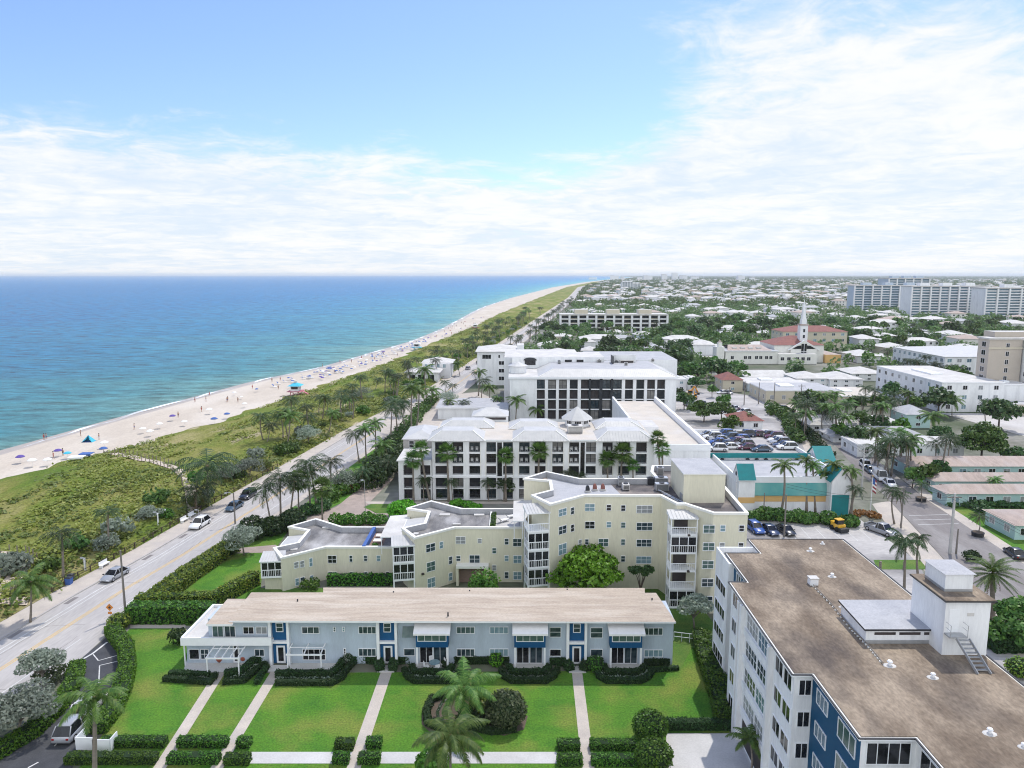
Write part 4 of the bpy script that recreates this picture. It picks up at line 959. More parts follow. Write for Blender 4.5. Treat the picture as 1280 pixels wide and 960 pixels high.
# roof terrace on the middle wing: deck, loungers; rooftop plant on the tall wing
def roofbox(nm, label, cat, x, y, z, w, d, h, k, k2=None, fan=True):
    t = thing(nm, label, cat, (x, y, z)); g = MB(); g.box(-w / 2, w / 2, -d / 2, d / 2, .12, h, k, k2); g.box(-w / 2 + .1, w / 2 - .1, -d / 2 + .1, d / 2 - .1, 0, .12, 'dark_metal')
    for i in range(5): g.box(-w / 2 + .12, w / 2 - .12, -d / 2 - .02, -d / 2, .22 + i * (h - .3) / 5, .25 + i * (h - .3) / 5 + .04, 'dark_metal')
    part(g, 'casing', t, False)
    if fan: f = MB(); f.cone((0, 0), min(w, d) * .36, min(w, d) * .34, h, h + .12, 'dark_metal', 12); part(f, 'fan_guard', t, False)
    return t
ZC = 12.9
for i, (px, py, w, d, h, k) in enumerate([(826, 606, 1.9, 1.3, 1.2, 'steel'), (827, 613, 1.9, 1.1, 1.1, 'steel'), (813, 605, 1.0, 1.0, 1.0, 'dark_metal'), (856, 626, 1.2, 1.2, 1.1, 'steel'), (825, 593, 1.0, 1.0, 1.2, 'steel'), (782, 612, 1.0, 1.2, .9, 'white_roof'), (776, 607, .9, .9, 1.3, 'steel')]):
    x, y = at(px, py, ZC)
    roofbox('air_conditioner', ['twin steel air conditioner nearest the back of the dark roof', 'twin steel air conditioner just before the other twin', 'small dark air conditioner at the end of the dark roof behind the grey twins', 'steel air conditioner beside the roof stair house', 'steel air conditioner in the back corner of the dark roof', 'white box unit standing on the dark roof by the grey coating', 'tall steel unit against the back parapet'][i], 'air conditioner', x, y, ZC, w, d, h, k)
for i, px in enumerate((734.5, 743.5, 753.5)):
    x, y = at(px, 613 + (2 if i == 0 else 0), ZC); t = thing('roof_vent', ('dark taller', 'brown middle', 'right hand pale framed')[i] + ' arched vent on the pale grey roof coating', 'roof vent', (x, y, ZC)); g = MB()
    g.box(-.42, .42, -.3, .3, 0, .25, 'white_roof'); part(g, 'kerb', t, False); g = MB(); g.loft([[(.3 * math.cos(a), yy, .25 + .75 * max(.0, math.sin(a)) ** .7) for a in [math.pi * j / 8 for j in range(9)]] for yy in (-.2, .2)], 'tile_red' if i else 'dark_metal', True); part(g, 'hood', t, False)
g = MB(); I = inset(PC, .36); g.face([(4.97, 95.3, ZC + .004), (9.6, 99.2, ZC + .004), (15.4, 99.2, ZC + .004), (14.2, 106.8, ZC + .004), (9.4, 106.8, ZC + .004), (4.8, 110.6, ZC + .004), (5.4, 106.3, ZC + .004), (5.4, 101, ZC + .004), (2.8, 98.8, ZC + .004)], 'coat_roof'); part(g, 'roof_coating', Y)
g = MB(); g.box(23.0, 28.7, 97.9, 106.3, 12.9, 16.9, 'yellow_wall', 'coat_roof'); g.box(22.9, 28.8, 97.8, 106.4, 16.9, 17.05, 'cream_trim', 'coat_roof'); part(g, 'stair_house', Y)
g = MB()
for i in range(9): g.tube([(20.4 + .25 * i + R.uniform(-.1, .1), 104 - i * .9, ZC + .2), (20.7 + .25 * i, 103.2 - i * .9, ZC + .32)], .12, 'steel', 6)
g.tube([(20.4, 104, ZC + .25), (23.2, 96.5, ZC + .25)], .10, 'steel', 7); part(g, 'roof_duct', Y)
g = MB(); z = 7.46; x0 = -3.6; g.box(x0, 1.0 - .45, 101.1, 109.1, z, z + .01, 'walk_white'); g.box(x0 - .3, x0, 101.1, 109.1, z, z + .5, 'cream_trim'); part(g, 'roof_terrace', Y)
g = MB(); z = 4.2; g.box(-21.8, -19.8, 102.0, 110.0, z, z + .012, 'brick_shade'); g.box(-22.3, -21.8, 102.0, 110.0, z, z + .9, 'blue_cloth'); g.box(-21.3, -20.0, 107.0, 108.1, z + .45, z + .5, 'white_cloth'); g.box(-21.3, -20.0, 104.9, 106.0, z + .45, z + .5, 'white_cloth'); part(g, 'roof_terrace', Y)
hedge('planter_shrub', 'row of green shrubs along the roof terrace of the middle yellow wing', [(x0 + .25, 101.8), (x0 + .25, 108)], .6, .8, z0=7.47, cat='shrub', size=.2)
bush('planter_shrub', 'small green shrub on the low roof terrace with the blue screen', (-20.6, 103.0, 4.21), .55, .45, 160, .22, 'leaf_hedge', 'shrub')
def lounger_obj():
    t = thing('sun_lounger', 'x', 'lounger'); g = MB(); g.box(-.32, .32, -.95, .35, .28, .36, 'white_cloth'); part(g, 'seat', t, False)
    g = MB(); g.face([(-.32, .35, .3), (.32, .35, .3), (.32, .9, .78), (-.32, .9, .78)], 'white_cloth'); g.face([(-.32, .35, .26), (-.32, .9, .74), (.32, .9, .74), (.32, .35, .26)], 'white_cloth'); part(g, 'backrest', t, False)
    for sx in (-.28, .28):
        for sy in (-.85, .25): g = MB(); g.box(sx - .03, sx + .03, sy - .03, sy + .03, 0, .28, 'frame_white'); part(g, 'leg', t, False)
    return Proto(t)
LG = lounger_obj()
LG.put((-1.9, 105.6, 7.48), 2.2, label='white sun lounger on the yellow roof terrace nearer the parapet', group='loungers on the roof terrace'); LG.put((-.9, 107.4, 7.48), 2.1, label='white sun lounger on the yellow roof terrace nearer the back', group='loungers on the roof terrace')
for i, (px, py, z, w, d) in enumerate([(556, 644, 7.46, 1.6, .9), (599, 644, 7.46, 1.6, .9), (408, 660, 4.16, 1.2, .8), (571, 656, 7.46, 1.1, .5), (368, 687, 4.16, .9, .9), (520, 668, 7.46, .7, .7)]):
    x, y = at(px, py, z); g = MB(); g.box(x - w / 2, x + w / 2, y - d / 2, y + d / 2, z, z + .18, 'white_roof'); part(g, 'skylight', Y)
# ---------------------------------------------------------------- five-storey white and blue apartment block, right foreground
RH = 13.8; LV = [.5, 3.15, 5.8, 8.45, 11.1]
RP = [(27.0, 81.3), (37.5, 81.3), (37.5, 22), (26.6, 22), (26.6, 44.9), (22.9, 44.9), (22.9, 52.7), (21.4, 52.7), (21.4, 69.3), (23.2, 69.3), (23.2, 77.0), (27.0, 77.0)]
RB = thing('apartment_block', 'five-storey white and deep blue apartment block with brown gravel flat roof, right foreground', 'building', (30, 60, 0))
g = MB(); g.prism(RP, 0, RH - .22, 'white_wall', skip='t'); part(g, 'wall', RB)
g = MB(); O = inset(RP, -.28); g.prism(O, RH - .22, RH - .06, 'frame_white', 'cream_trim'); O2 = inset(RP, -.05); g.prism(O2, RH - .057, RH, 'brown_roof'); part(g, 'roof', RB)
g = MB()
for i in range(len(O)):
    a, b = Vector((*O[i], RH - .03)), Vector((*O[(i + 1) % len(O)], RH - .03)); g.bar(a, b, .12, .08, 'dark_metal')
part(g, 'roof_edge', RB)
w1 = Wall(RB, (21.4, 69.3), (21.4, 52.7)); w2 = Wall(RB, (21.4, 52.7), (22.9, 52.7)); w3 = Wall(RB, (22.9, 52.7), (22.9, 44.9)); w4 = Wall(RB, (22.9, 44.9), (26.6, 44.9)); w5 = Wall(RB, (26.6, 44.9), (26.6, 22))
w6 = Wall(RB, (23.2, 77.0), (23.2, 69.3))
# blue recess and blue side walls
g = MB(); w3.box(g, 0, w3.len, 0, .06, 0, RH - .25, 'tower_blue'); part(g, 'blue_wall', RB)
g = MB(); w6.box(g, 0, w6.len, 0, .06, 0, RH - .25, 'tower_blue'); part(g, 'blue_wall', RB)
w7 = Wall(RB, (21.4, 69.3), (23.2, 69.3))
# far bay that stands out beyond the recess, roof terrace behind a white parapet
g = MB(); FB = [(22.5, 73.6), (27.0, 73.6), (27.0, 79.4), (22.5, 79.4)]; FB = [(22.55, 74.4), (23.14, 74.4), (23.14, 77.06), (26.95, 77.06), (26.95, 79.3), (22.55, 79.3)]
g.prism(FB, 0, 12.4, 'white_wall', 'walk_white'); I = inset(FB, .2); n = len(FB)
for i in range(n):
    j = (i + 1) % n; g.face([(*FB[i], 12.404), (*FB[j], 12.404), (*FB[j], 13.7), (*FB[i], 13.7)][::-1], 'white_wall'); g.face([(*I[i], 12.404), (*I[j], 12.404), (*I[j], 13.7), (*I[i], 13.7)], 'white_wall'); g.face([(*FB[i], 13.7), (*FB[j], 13.7), (*I[j], 13.7), (*I[i], 13.7)], 'frame_white')
part(g, 'corner_bay', RB)
wf = Wall(RB, (22.55, 79.3), (22.55, 74.4)); wfa = Wall(RB, (22.55, 74.4), (23.2, 74.4))
for z in LV[:4]: wf.window(.5, z + 1.0, 3.8, 1.3, 4, 1, gl='glass_black')
for z in LV: w6.window(3.6, z + .9, 1.5, 1.25, 2, 1, gl='glass', out=.06); w6.window(5.8, z + .9, 1.3, 1.25, 2, 1, gl='glass_black', out=.06)
# east wall: strips of sliding windows between white ribs
for z in LV[1:]:
    w1.window(.7, z + .75, 2.3, 1.45, 3, 1, gl='glass_black')
    for k in range(2): w1.window(5.2 + k * 3.25, z + .55, 3.1, 1.55, 4, 2, gl='glass_condo' if (z > 11 and k) else R.choice(['glass', 'glass_black', 'glass_condo', 'glass_blind']))
    w1.window(12.7, z + .75, 1.7, 1.4, 2, 1, gl='glass_black'); w1.window(14.6, z + .75, 1.7, 1.4, 2, 1, gl='glass_black')
    w2.window(.35, z + .8, 1.02, 1.35, 2, 1, gl='glass_black')
    w4.window(.35, z + .6, 3.0, 1.65, 4, 1, gl='glass_black')
    w3.window(.9, z + .8, 2.0, 1.2, 3, 1, gl='glass_condo', out=.06); w3.window(4.6, z + .55, 2.7, 1.5, 3, 1, gl=R.choice(['glass_black', 'glass_green']), out=.06)
    for k in range(2): w5.window(.6 + k * 6.5, z + .6, 4.5, 1.6, 4, 1, gl='glass_black')
for z in (LV[0],):
    w1.window(.7, z + .75, 2.3, 1.45, 3, 1, gl='glass_black'); w2.window(.35, z + .8, 1.02, 1.35, 2, 1, gl='glass_black')
    g = MB(); w1.box(g, 5.2, 11.6, .002, .03, .3, 2.6, 'room_dark'); part(g, 'garage_opening', RB)
for a in (3.5, 4.35, 11.9): g = MB(); w1.box(g, a - .22, a + .22, 0, .45, 0, RH - .3, 'white_wall'); part(g, 'rib', RB)
g = MB()
for z in LV[1:]: w1.box(g, 4.6, 11.65, .003, .16, z - .28, z + .42, 'white_wall')
part(g, 'sill_band', RB)
wN = Wall(RB, (27.05, 77), (27.05, 81.3)); 
# roof fittings
def vent(i, px, py, lab, s=1.0, pan=True):
    s *= .72
    x, y = at(px, py, RH); t = thing('roof_vent', lab, 'roof vent', (x, y, RH)); g = MB()
    if pan: g.loft([[(r * math.cos(a) * s, r * math.sin(a) * s * .8, z) for a in [6.283 * j / 9 for j in range(9)]] for r, z in ((.62, .006), (.5, .05), (.16, .07))], 'white_roof'); part(g, 'flashing', t, False)
    c = MB(); c.cone((0, 0), .14 * s, .14 * s, .02, .4 * s, 'frame_white', 10); c.cone((0, 0), .27 * s, .2 * s, .4 * s, .52 * s, 'frame_white', 10); part(c, 'cap', t, False)
for i, q in enumerate([(1013, 689, 'round white vent on a pale patch near the far edge of the brown roof', 1.0), (1028, 680, 'small white dome vent at the far edge of the brown roof', .7), (1040, 721, 'white vent with pale skirt beyond the pipe end on the brown roof', 1.0), (1112, 832, 'white vent on silver patched flashing at the near end of the pipe line', 1.15),
                       (1166, 847, 'white mushroom vent right of the pipe end on the brown roof', 1.0), (1237, 917, 'white mushroom vent nearest the camera on the brown roof', 1.05), (1053, 759, 'white vent at the corner of the low grey roof block', .8), (1279, 934, 'white vent at the right edge of the picture on the brown roof', .8)]): vent(i, q[0], q[1], q[2], q[3])
x, y = at(1016, 730, RH); t = thing('roof_hatch', 'white box hatch at the far end of the pipe line on the brown roof', 'roof hatch', (x, y, RH)); g = MB(); g.box(-.4, .4, -.35, .35, 0, .62, 'frame_white'); part(g, 'kerb', t, False); g = MB(); g.box(-.46, .46, -.41, .41, .625, .72, 'white_roof'); part(g, 'lid', t, False)
t = thing('roof_pipe', 'long thin pipe on pale blocks running diagonally across the brown roof', 'pipe', (*at(1065, 780, RH), RH)); pts = [(*at(1017, 733, RH), RH + .16), (*at(1040, 757, RH), RH + .16), (*at(1063, 786, RH), RH + .16), (*at(1085, 808, RH), RH + .16), (*at(1104, 831, RH), RH + .16)]
g = MB(); g.tube(pts, .05, 'bark', 6); part(g, 'pipe', t); g = MB()
for i in range(26):
    s = i / 26 * 4; k = int(s); f = s - k; a, b = Vector(pts[k]), Vector(pts[k + 1]); p = a + (b - a) * f; g.box(p.x - .12, p.x + .12, p.y - .07, p.y + .07, RH + .001, RH + .105, 'cream_trim')
part(g, 'block', t)
tag((lambda g: (g.tube([(*at(1078, 802, RH), RH + .06), (*at(1130, 804, RH), RH + .06), (*at(1178, 800, RH), RH + .06), (*at(1190, 796, RH), RH + .06)], .05, 'cream_trim', 6), g.build('cable'))[1])(MB()), 'pale cable lying along the low grey roof block', 'cable')
# low grey roof block and the white stair tower
pb = thing('roof_block', 'low pale block with grey roof and slotted white front on the brown roof', 'roof block', (32.5, 60, RH))
z1 = RH + 1.35; A, B_, C_, D_ = at(1083, 785, z1), at(1181, 785, z1), at(1160, 751, z1), at(1052, 751, z1)
g = MB(); g.prism([A, B_, C_, D_], RH, z1 - .16, 'white_wall'); part(g, 'wall', pb); g = MB(); g.prism(inset([A, B_, C_, D_], -.22), z1 - .16, z1, 'dark_metal', 'coat_roof'); part(g, 'roof', pb)
wb = Wall(pb, A, B_)
for k in range(3):
    g = MB(); s = .7 + k * 2.05; wb.box(g, s, s + 1.75, .0, .02, RH + .75, RH + .98, 'room_dark'); part(g, 'slot', pb)
g = MB(); wb.box(g, -.1, wb.len + .1, .003, .08, RH + .01, RH + .3, 'steel'); part(g, 'flashing', pb)
st = thing('stair_tower', 'white windowless stair tower rising at the edge of the brown roof', 'tower', (35.9, 58, 0))
ty0 = 55.4
g = MB(); g.box(34.15, 37.72, ty0, 60.3, RH - 2, 18.35, 'white_wall'); g.box(37.55, 37.72, ty0, 60.3, 0, RH - 2, 'white_wall'); part(g, 'wall', st)
g = MB(); g.box(33.95, 38.05, ty0 - .25, 60.55, 18.353, 18.45, 'dark_metal'); g.box(34.0, 38.0, ty0 - .2, 60.5, 18.45, 18.5, 'brown_roof'); part(g, 'roof', st)
g = MB(); g.box(34.85, 37.1, 56.9, 59.8, 18.5, 20.0, 'white_wall'); part(g, 'lift_housing', st); g = MB(); g.hip(34.75, 37.2, 56.8, 59.9, 20.0, 20.22, 'coat_roof', over=.06); part(g, 'housing_roof', st)
g = MB(); g.box(34.83, 37.12, 56.88, 59.82, 18.502, 18.72, 'steel'); part(g, 'flashing', st)
ws = Wall(st, (34.15, ty0), (37.72, ty0)); g = MB(); g.box(0, .8, -.03, .01, 0, 1.9, 'frame_white'); ws.obj(g.mesh('door'), 'door', .35, 15.75); g = MB(); g.box(0, .55, -.02, .01, 0, .28, 'white_roof'); ws.obj(g.mesh('vent_grille'), 'vent_grille', 1.75, 17.1)
sr = thing('stair', 'short grey steel stair with handrails climbing to the white roof tower door', 'stair', (35.4, 54.5, RH))
g = MB(); g.box(34.2, 35.6, 54.6, 55.38, 15.62, 15.72, 'steel'); part(g, 'landing', sr)
for i in range(8):
    g = MB(); f = i / 8; x0 = 34.75 + f * .55; y_ = 54.6 - f * 1.9; g.box(x0, x0 + .95, y_ - .22, y_, 15.5 - f * 1.75, 15.55 - f * 1.75, 'steel'); part(g, 'tread', sr)
for dx_ in (-.03, .98):
    g = MB(); g.bar((34.75 + dx_, 54.6, 15.6), (35.3 + dx_, 52.5, RH + .02), .06, .22, 'steel'); part(g, 'stringer', sr)
for x_, in ((34.25,), (35.6,)):
    g = MB(); g.tube([(x_, 54.62, 15.7), (x_, 54.62, 16.65), (x_, 55.3, 16.65)], .025, 'steel', 5); g.tube([(x_, 54.62, 16.2), (x_, 55.3, 16.2)], .02, 'steel', 5); part(g, 'handrail', sr)
# ---------------------------------------------------------------- hotel facades: piers and slabs standing before recessed glass
def bay_mesh(w, h, k):
    g = MB(); g.box(0, w, 1.0, 1.1, 0, h, k)                       # glass doors at the back of the loggia
    for i in (0.02, .5, .98): g.box(w * i - .05, w * i + .05, .94, .999, 0, h, 'dark_metal')
    g.box(0, w, .93, .995, h * .86, h * .90, 'dark_metal'); return g
def rail_mesh(w):
    g = MB(); g.box(0, w, .02, .06, .92, .98, 'dark_metal'); g.box(0, w, .02, .06, .05, .1, 'dark_metal')
    n = int(w / .16)
    for i in range(n + 1): g.box(w * i / n - .012, w * i / n + .012, .03, .05, .1, .92, 'dark_metal')
    return g
def chair_mesh():
    g = MB(); g.box(0, .5, .4, .9, .36, .42, 'white_cloth'); g.box(0, .5, .84, .9, .42, .9, 'white_cloth')
    for x in (.02, .44):
        for y in (.42, .84): g.box(x, x + .04, y, y + .04, 0, .36, 'frame_white')
    return g
BC = {}
def loggia(w, a, z, wd, ht, k='room_dark', rail=True, chairs=False):
    key = (round(wd, 2), round(ht, 2), k)
    if key not in BC: BC[key] = bay_mesh(wd, ht, k).mesh('balcony')
    o = w.obj(BC[key], 'balcony', a, z)
    if rail:
        if ('r', key[0]) not in BC: BC['r', key[0]] = rail_mesh(wd).mesh('railing')
        w.obj(BC['r', key[0]], 'railing', 0, 0, parent=o)
    if chairs:
        if 'c' not in BC: BC['c'] = chair_mesh().mesh('chair')
        for s in (.12, .58):
            q = w.obj(BC['c'], 'chair', 0, 0, parent=o); q.location = (wd * s, 0, 0)
def mansard(g, x0, x1, y0, y1, z0, z1, k='metal_roof', rib=True, ins=2.6, k2=None):
    a, b = (x0 + ins, y0 + ins * .9, z1), (x1 - ins, y0 + ins * .9, z1); c, d = (x1 - ins, y1 - ins * .9, z1), (x0 + ins, y1 - ins * .9, z1)
    A, B, C, D = (x0, y0, z0), (x1, y0, z0), (x1, y1, z0), (x0, y1, z0)
    for f in ((A, B, b, a), (B, C, c, b), (C, D, d, c), (D, A, a, d)): g.face(f, k)
    g.face((a, b, c, d), k2 or k); g.face((D, C, B, A), k)
    if rib:
        n = int((x1 - x0) / .55)
        for i in range(n + 1):
            x = x0 + (x1 - x0) * i / n; f = min(1, (x - x0) / ins, (x1 - x) / ins)
            if f > .05: g.bar((x, y0, z0 + .03), (x, y0 + ins * .9 * f, z0 + (z1 - z0) * f + .03), .06, .06, k)
        for p, q in ((A, a), (B, b), (C, c), (D, d)): g.bar(p, q, .16, .14, 'cream_trim')
H1 = thing('hotel', 'four-floor white hotel with dark balcony bays, pale ribbed mansard roofs and a small octagonal lantern', 'hotel', (5, 142, 0))
YH = 140.2; x0, x1 = -16.4, 26.9
g = MB(); g.box(x0, x1, YH + 1.3, 157.5, 0, 11.9, 'white_wall'); part(g, 'wall', H1)
wh = Wall(H1, (x0, YH), (x1, YH)); fl5 = [.15, 2.5, 5.15, 7.4, 9.65]; fh = [2.1, 2.1, 1.75, 1.95, 2.0]
# bays measured along the facade
bays = [(544, 558.5), (565.5, 579), (586.5, 600), (608, 620), (629, 641), (649, 662), (668.5, 682), (690.5, 704), (711.5, 724), (732.5, 745), (753, 766), (773, 787), (795, 808.5)]
stairs = [(621.5, 627.5), (725.5, 731)]
S_ = [(wall_px(wh, a, 570)[0], wall_px(wh, b, 570)[0]) for a, b in bays]; ST = [(wall_px(wh, a, 570)[0], wall_px(wh, b, 570)[0]) for a, b in stairs]
edges = sorted(S_ + ST); cur = 0
for a, b in edges + [(wh.len, wh.len)]:
    if a - cur > .05: g = MB(); wh.box(g, cur, a, -1.3, 0, 0, 11.95, 'white_wall'); part(g, 'pier', H1)
    cur = b
for a, b in S_:
    for i in range(5):
        g = MB(); z0 = 0 if i == 0 else fl5[i - 1] + fh[i - 1]; wh.box(g, a, b, -1.3, .06 if i else 0, z0, fl5[i], 'frame_white'); part(g, 'floor_slab', H1)
    g = MB(); wh.box(g, a, b, -1.3, 0, fl5[4] + fh[4], 11.95, 'white_wall'); part(g, 'floor_slab', H1)
for n_, (a, b) in enumerate(S_):
    for i in range(5): loggia(wh, a, fl5[i], b - a, fh[i], R.choice(['room_dark', 'glass_black', 'screen_dark', 'glass', 'curtain']), True, i in (3, 4) and n_ % 3 != 0)
for a, b in ST:
    g = MB(); wh.box(g, a, b, -.5, -.4, 3.9, 11.6, 'glass_black'); part(g, 'stair_glazing', H1); g = MB(); wh.box(g, a, b, -1.3, -.3, 0, 3.9, 'white_wall'); part(g, 'pier', H1); g = MB(); wh.box(g, a, b, -1.3, -.05, 11.6, 11.95, 'white_wall'); part(g, 'pier', H1)
g = MB(); wh.box(g, -.3, wh.len + .3, .003, .25, 4.55, 4.85, 'frame_white'); part(g, 'string_course', H1)
g = MB()
for a, b in ((600, 608), (641, 649), (682, 690.5), (704, 711.5), (766, 773)):
    s = (wall_px(wh, a, 570)[0] + wall_px(wh, b, 570)[0]) / 2
    for dx_ in (-.5, .5): wh.box(g, s + dx_ - .09, s + dx_ + .09, .003, .08, 4.9, 10.4, 'cream_trim')
part(g, 'downpipe', H1)
# roofs: three mansards along the front, flat cream roof, rear mansards, octagonal lantern
g = MB()
for a, b in ((534, 607), (638.5, 712), (744.5, 818.5)):
    xa, xb = at(a, 551, 12.0)[0], at(b, 551, 12.0)[0]; mansard(g, xa, xb, YH - .7, YH + 8, 12.0, 13.6)
part(g, 'mansard_roof', H1)
g = MB(); g.box(x0, x1, YH - .2, 157.5, 11.955, 12.2, 'frame_white', 'cream_roof'); part(g, 'flat_roof', H1)
g = MB(); mansard(g, -16, -4.5, 150.5, 158, 12.3, 13.5, ins=2.4); mansard(g, -1.5, 9.0, 149.5, 157, 12.3, 13.5, ins=2.4); mansard(g, 16.5, 26.5, 149.5, 158, 12.3, 13.5, ins=2.4); part(g, 'mansard_roof', H1)
g = MB(); g.box(-9.5, -1.8, 158, 164, 0, 13.4, 'white_wall'); part(g, 'wall', H1); g = MB(); g.hip(-9.7, -1.6, 157.8, 164.2, 13.4, 14.8, 'metal_roof'); part(g, 'roof', H1); g = MB(); g.box(-9.0, -2.2, 157.9, 157.97, 12.6, 13.1, 'room_dark'); part(g, 'window', H1)
cx_, cy_ = 13.0, 154; g = MB(); g.cone((cx_, cy_), 2.6, 2.6, 12, 13.7, 'white_wall', 8, .39); part(g, 'lantern', H1); g = MB(); g.cone((cx_, cy_), 3.5, .15, 13.75, 16.2, 'metal_roof', 8, .39); part(g, 'lantern_roof', H1)
for k in range(8):
    a0 = .39 + k * math.pi / 4; a1 = a0 + math.pi / 4; p = (cx_ + 2.62 * math.cos(a1), cy_ + 2.62 * math.sin(a1)); q = (cx_ + 2.62 * math.cos(a0), cy_ + 2.62 * math.sin(a0)); wl = Wall(H1, q, p)
    if wl.n.x * (cx_ - q[0]) + wl.n.y * (cy_ - q[1]) > 0: wl = Wall(H1, p, q)
    wl.window(.3, 12.75, wl.len - .6, .8, 3, 1, gl='glass_black')
x, y = 12.0, 146.8; roofbox('air_conditioner', 'white roof unit on the cream flat roof before the octagonal lantern', 'air conditioner', x, y, 12.2, 3.0, 2.2, 1.5, 'white_roof')
# low left wing and grey link
g = MB(); lx0, lx1 = -23.0, -16.5; g.box(lx0, lx1, YH + 1.0, 149.5, 0, 7.9, 'white_wall'); part(g, 'wall', H1); wl = Wall(H1, (lx0, YH - .3), (lx1, YH - .3))
bl_ = [(wall_px(wl, a, 595)[0], wall_px(wl, b, 595)[0]) for a, b in ((504.5, 517), (525.5, 538))]; cur = 0
for a, b in bl_ + [(wl.len, wl.len)]:
    if a - cur > .05: g = MB(); wl.box(g, cur, a, -1.3, 0, 0, 7.95, 'white_wall'); part(g, 'pier', H1)
    cur = b
g = MB()
for a, b in bl_:
    for z0, z1 in ((0, .15), (2.25, 2.5), (4.6, 5.1), (7.1, 7.95)): wl.box(g, a, b, -1.3, 0, z0, z1, 'frame_white')
    for z, h in ((.15, 2.1), (2.5, 2.1), (5.1, 2.0)): loggia(wl, a, z, b - a, h)
part(g, 'floor_slab', H1); g = MB(); g.box(lx0 - .3, lx1, YH - .6, 149.8, 7.953, 8.15, 'frame_white', 'white_roof'); part(g, 'flat_roof', H1)
g = MB(); g.box(-23.6, -17.2, 150.5, 163, 0, 9.9, 'concrete'); part(g, 'wall', H1); g = MB(); g.hip(-23.9, -16.4, 150.2, 163.3, 9.9, 11.2, 'metal_roof'); part(g, 'roof', H1); Wall(H1, (-23.6, 150.5), (-17.2, 150.5)).window(1.2, 8.1, 1.1, 1.5, 1, 2, gl='glass_black')
# terrace wing right: cream flat roof with white parapet, stepping down to the car park
g = MB(); g.box(27.2, 39.5, 146, 205, 0, 8.6, 'white_wall', 'cream_roof'); part(g, 'wall', H1)
g = MB()
for a in ((27.2, 39.5, 145.9, 146.3), (38.9, 39.6, 146.3, 205), (27.1, 27.6, 146.3, 205)): g.box(*a, 8.604, 9.9, 'frame_white')
g.box(27.6, 31.2, 158, 166, 8.604, 11.0, 'white_wall', 'white_roof'); part(g, 'parapet', H1)
g = MB(); g.box(27.3, 40.3, 138.5, 145.8, 0, 5.2, 'white_wall', 'white_roof'); g.box(27.3, 40.3, 138.4, 138.6, 5.204, 5.9, 'frame_white'); g.box(40.1, 40.5, 138.6, 145.8, 5.204, 5.9, 'frame_white'); g.box(32, 36, 140, 143, 5.204, 6.1, 'coat_roof'); part(g, 'wall', H1)
# ---------------------------------------------------------------- second hotel behind: dark gridded facade
H2 = thing('hotel', 'larger white hotel slab behind, with a dark brown gridded balcony facade and curved corner', 'hotel', (22, 214, 0))
Y2 = 212; xa, xb = -1.8, 46.6
g = MB(); g.box(xa, xb, Y2 + 1.4, 246, 0, 14.0, 'white_wall'); part(g, 'wall', H2); w2h = Wall(H2, (xa, Y2), (xb, Y2))
cols = [(671, 681), (685, 695), (698.5, 708.5), (712, 722), (726, 736), (738.5, 749), (753, 763), (766, 777), (781, 791), (795, 805), (808.5, 818.5), (821, 831)]
C2 = [(wall_px(w2h, a, 500)[0], wall_px(w2h, b, 500)[0]) for a, b in cols]; fz = [2.0, 5.0, 8.0, 11.0]; hh = 2.75
d_ = MB(); cur = 0
for i, (a, b) in enumerate(C2 + [(w2h.len, w2h.len)]):
    if a - cur > .05:
        if i in (5, 6, 7): w2h.box(d_, cur, a, -1.4, -.3, 0, 14.05, 'screen_dark')
        else: g = MB(); w2h.box(g, cur, a, -1.4, 0, 0, 14.05, 'white_wall'); part(g, 'pier', H2)
    cur = b
part(d_, 'dark_glazing', H2)
for a, b in C2:
    g = MB(); w2h.box(g, a, b, -1.4, 0, 0, fz[0], 'white_wall'); part(g, 'floor_slab', H2)
    for i in range(4):
        g = MB(); w2h.box(g, a, b, -1.4, .05, fz[i] + hh, (fz[i + 1] if i < 3 else 14.05), 'frame_white'); part(g, 'floor_slab', H2); loggia(w2h, a, fz[i], b - a, hh, R.choice(['room_dark', 'room_dark', 'screen_dark', 'glass', 'curtain']))
g = MB(); zt = 14.06
A = [(xa - .4, Y2 - .5), (xb + .4, Y2 - .5), (xb + .4, 247), (xa - .4, 247)]
g.prism(A, zt, zt + .5, 'frame_white', 'white_roof'); part(g, 'fascia', H2)
g = MB(); mansard(g, 6.5, xb + .3, Y2 - .4, 246.5, zt + .51, zt + 2.4, 'metal_roof', True, 4.5, 'coat_roof'); part(g, 'roof', H2)
g = MB(); g.box(-1.2, 28, 232, 248, zt + .51, zt + 4.0, 'white_wall', 'white_roof'); g.box(-4, 22, 248, 275, 0, 16.2, 'white_wall', 'white_roof'); g.box(24, 52, 236, 262, 0, 16.8, 'white_wall', 'coat_roof'); g.box(26, 34, 258, 276, 0, 15, 'white_wall', 'white_roof'); part(g, 'wall', H2)
for x in (15.5, 19.2): g = MB(); g.box(x, x + 2.2, 231.93, 231.99, zt + 1.8, zt + 3.2, 'glass_black'); part(g, 'window', H2)
g = MB(); g.box(2.8, 6.2, 231.9, 231.97, zt + 1.5, zt + 3.0, 'glass_black'); g.loft([[(4.5 + 2.1 * math.cos(a), yy, zt + 3.0 + .9 * math.sin(a)) for a in [math.pi * j / 8 for j in range(9)]] for yy in (231.5, 232.0)], 'dark_metal'); part(g, 'window', H2)
g = MB(); g.cone((0.6, 222), 2.6, 2.6, zt + .5, zt + 2.6, 'white_wall', 10); g.cone((.6, 222), 3.2, .2, zt + 2.6, zt + 3.7, 'metal_roof', 10); part(g, 'pavilion', H2)
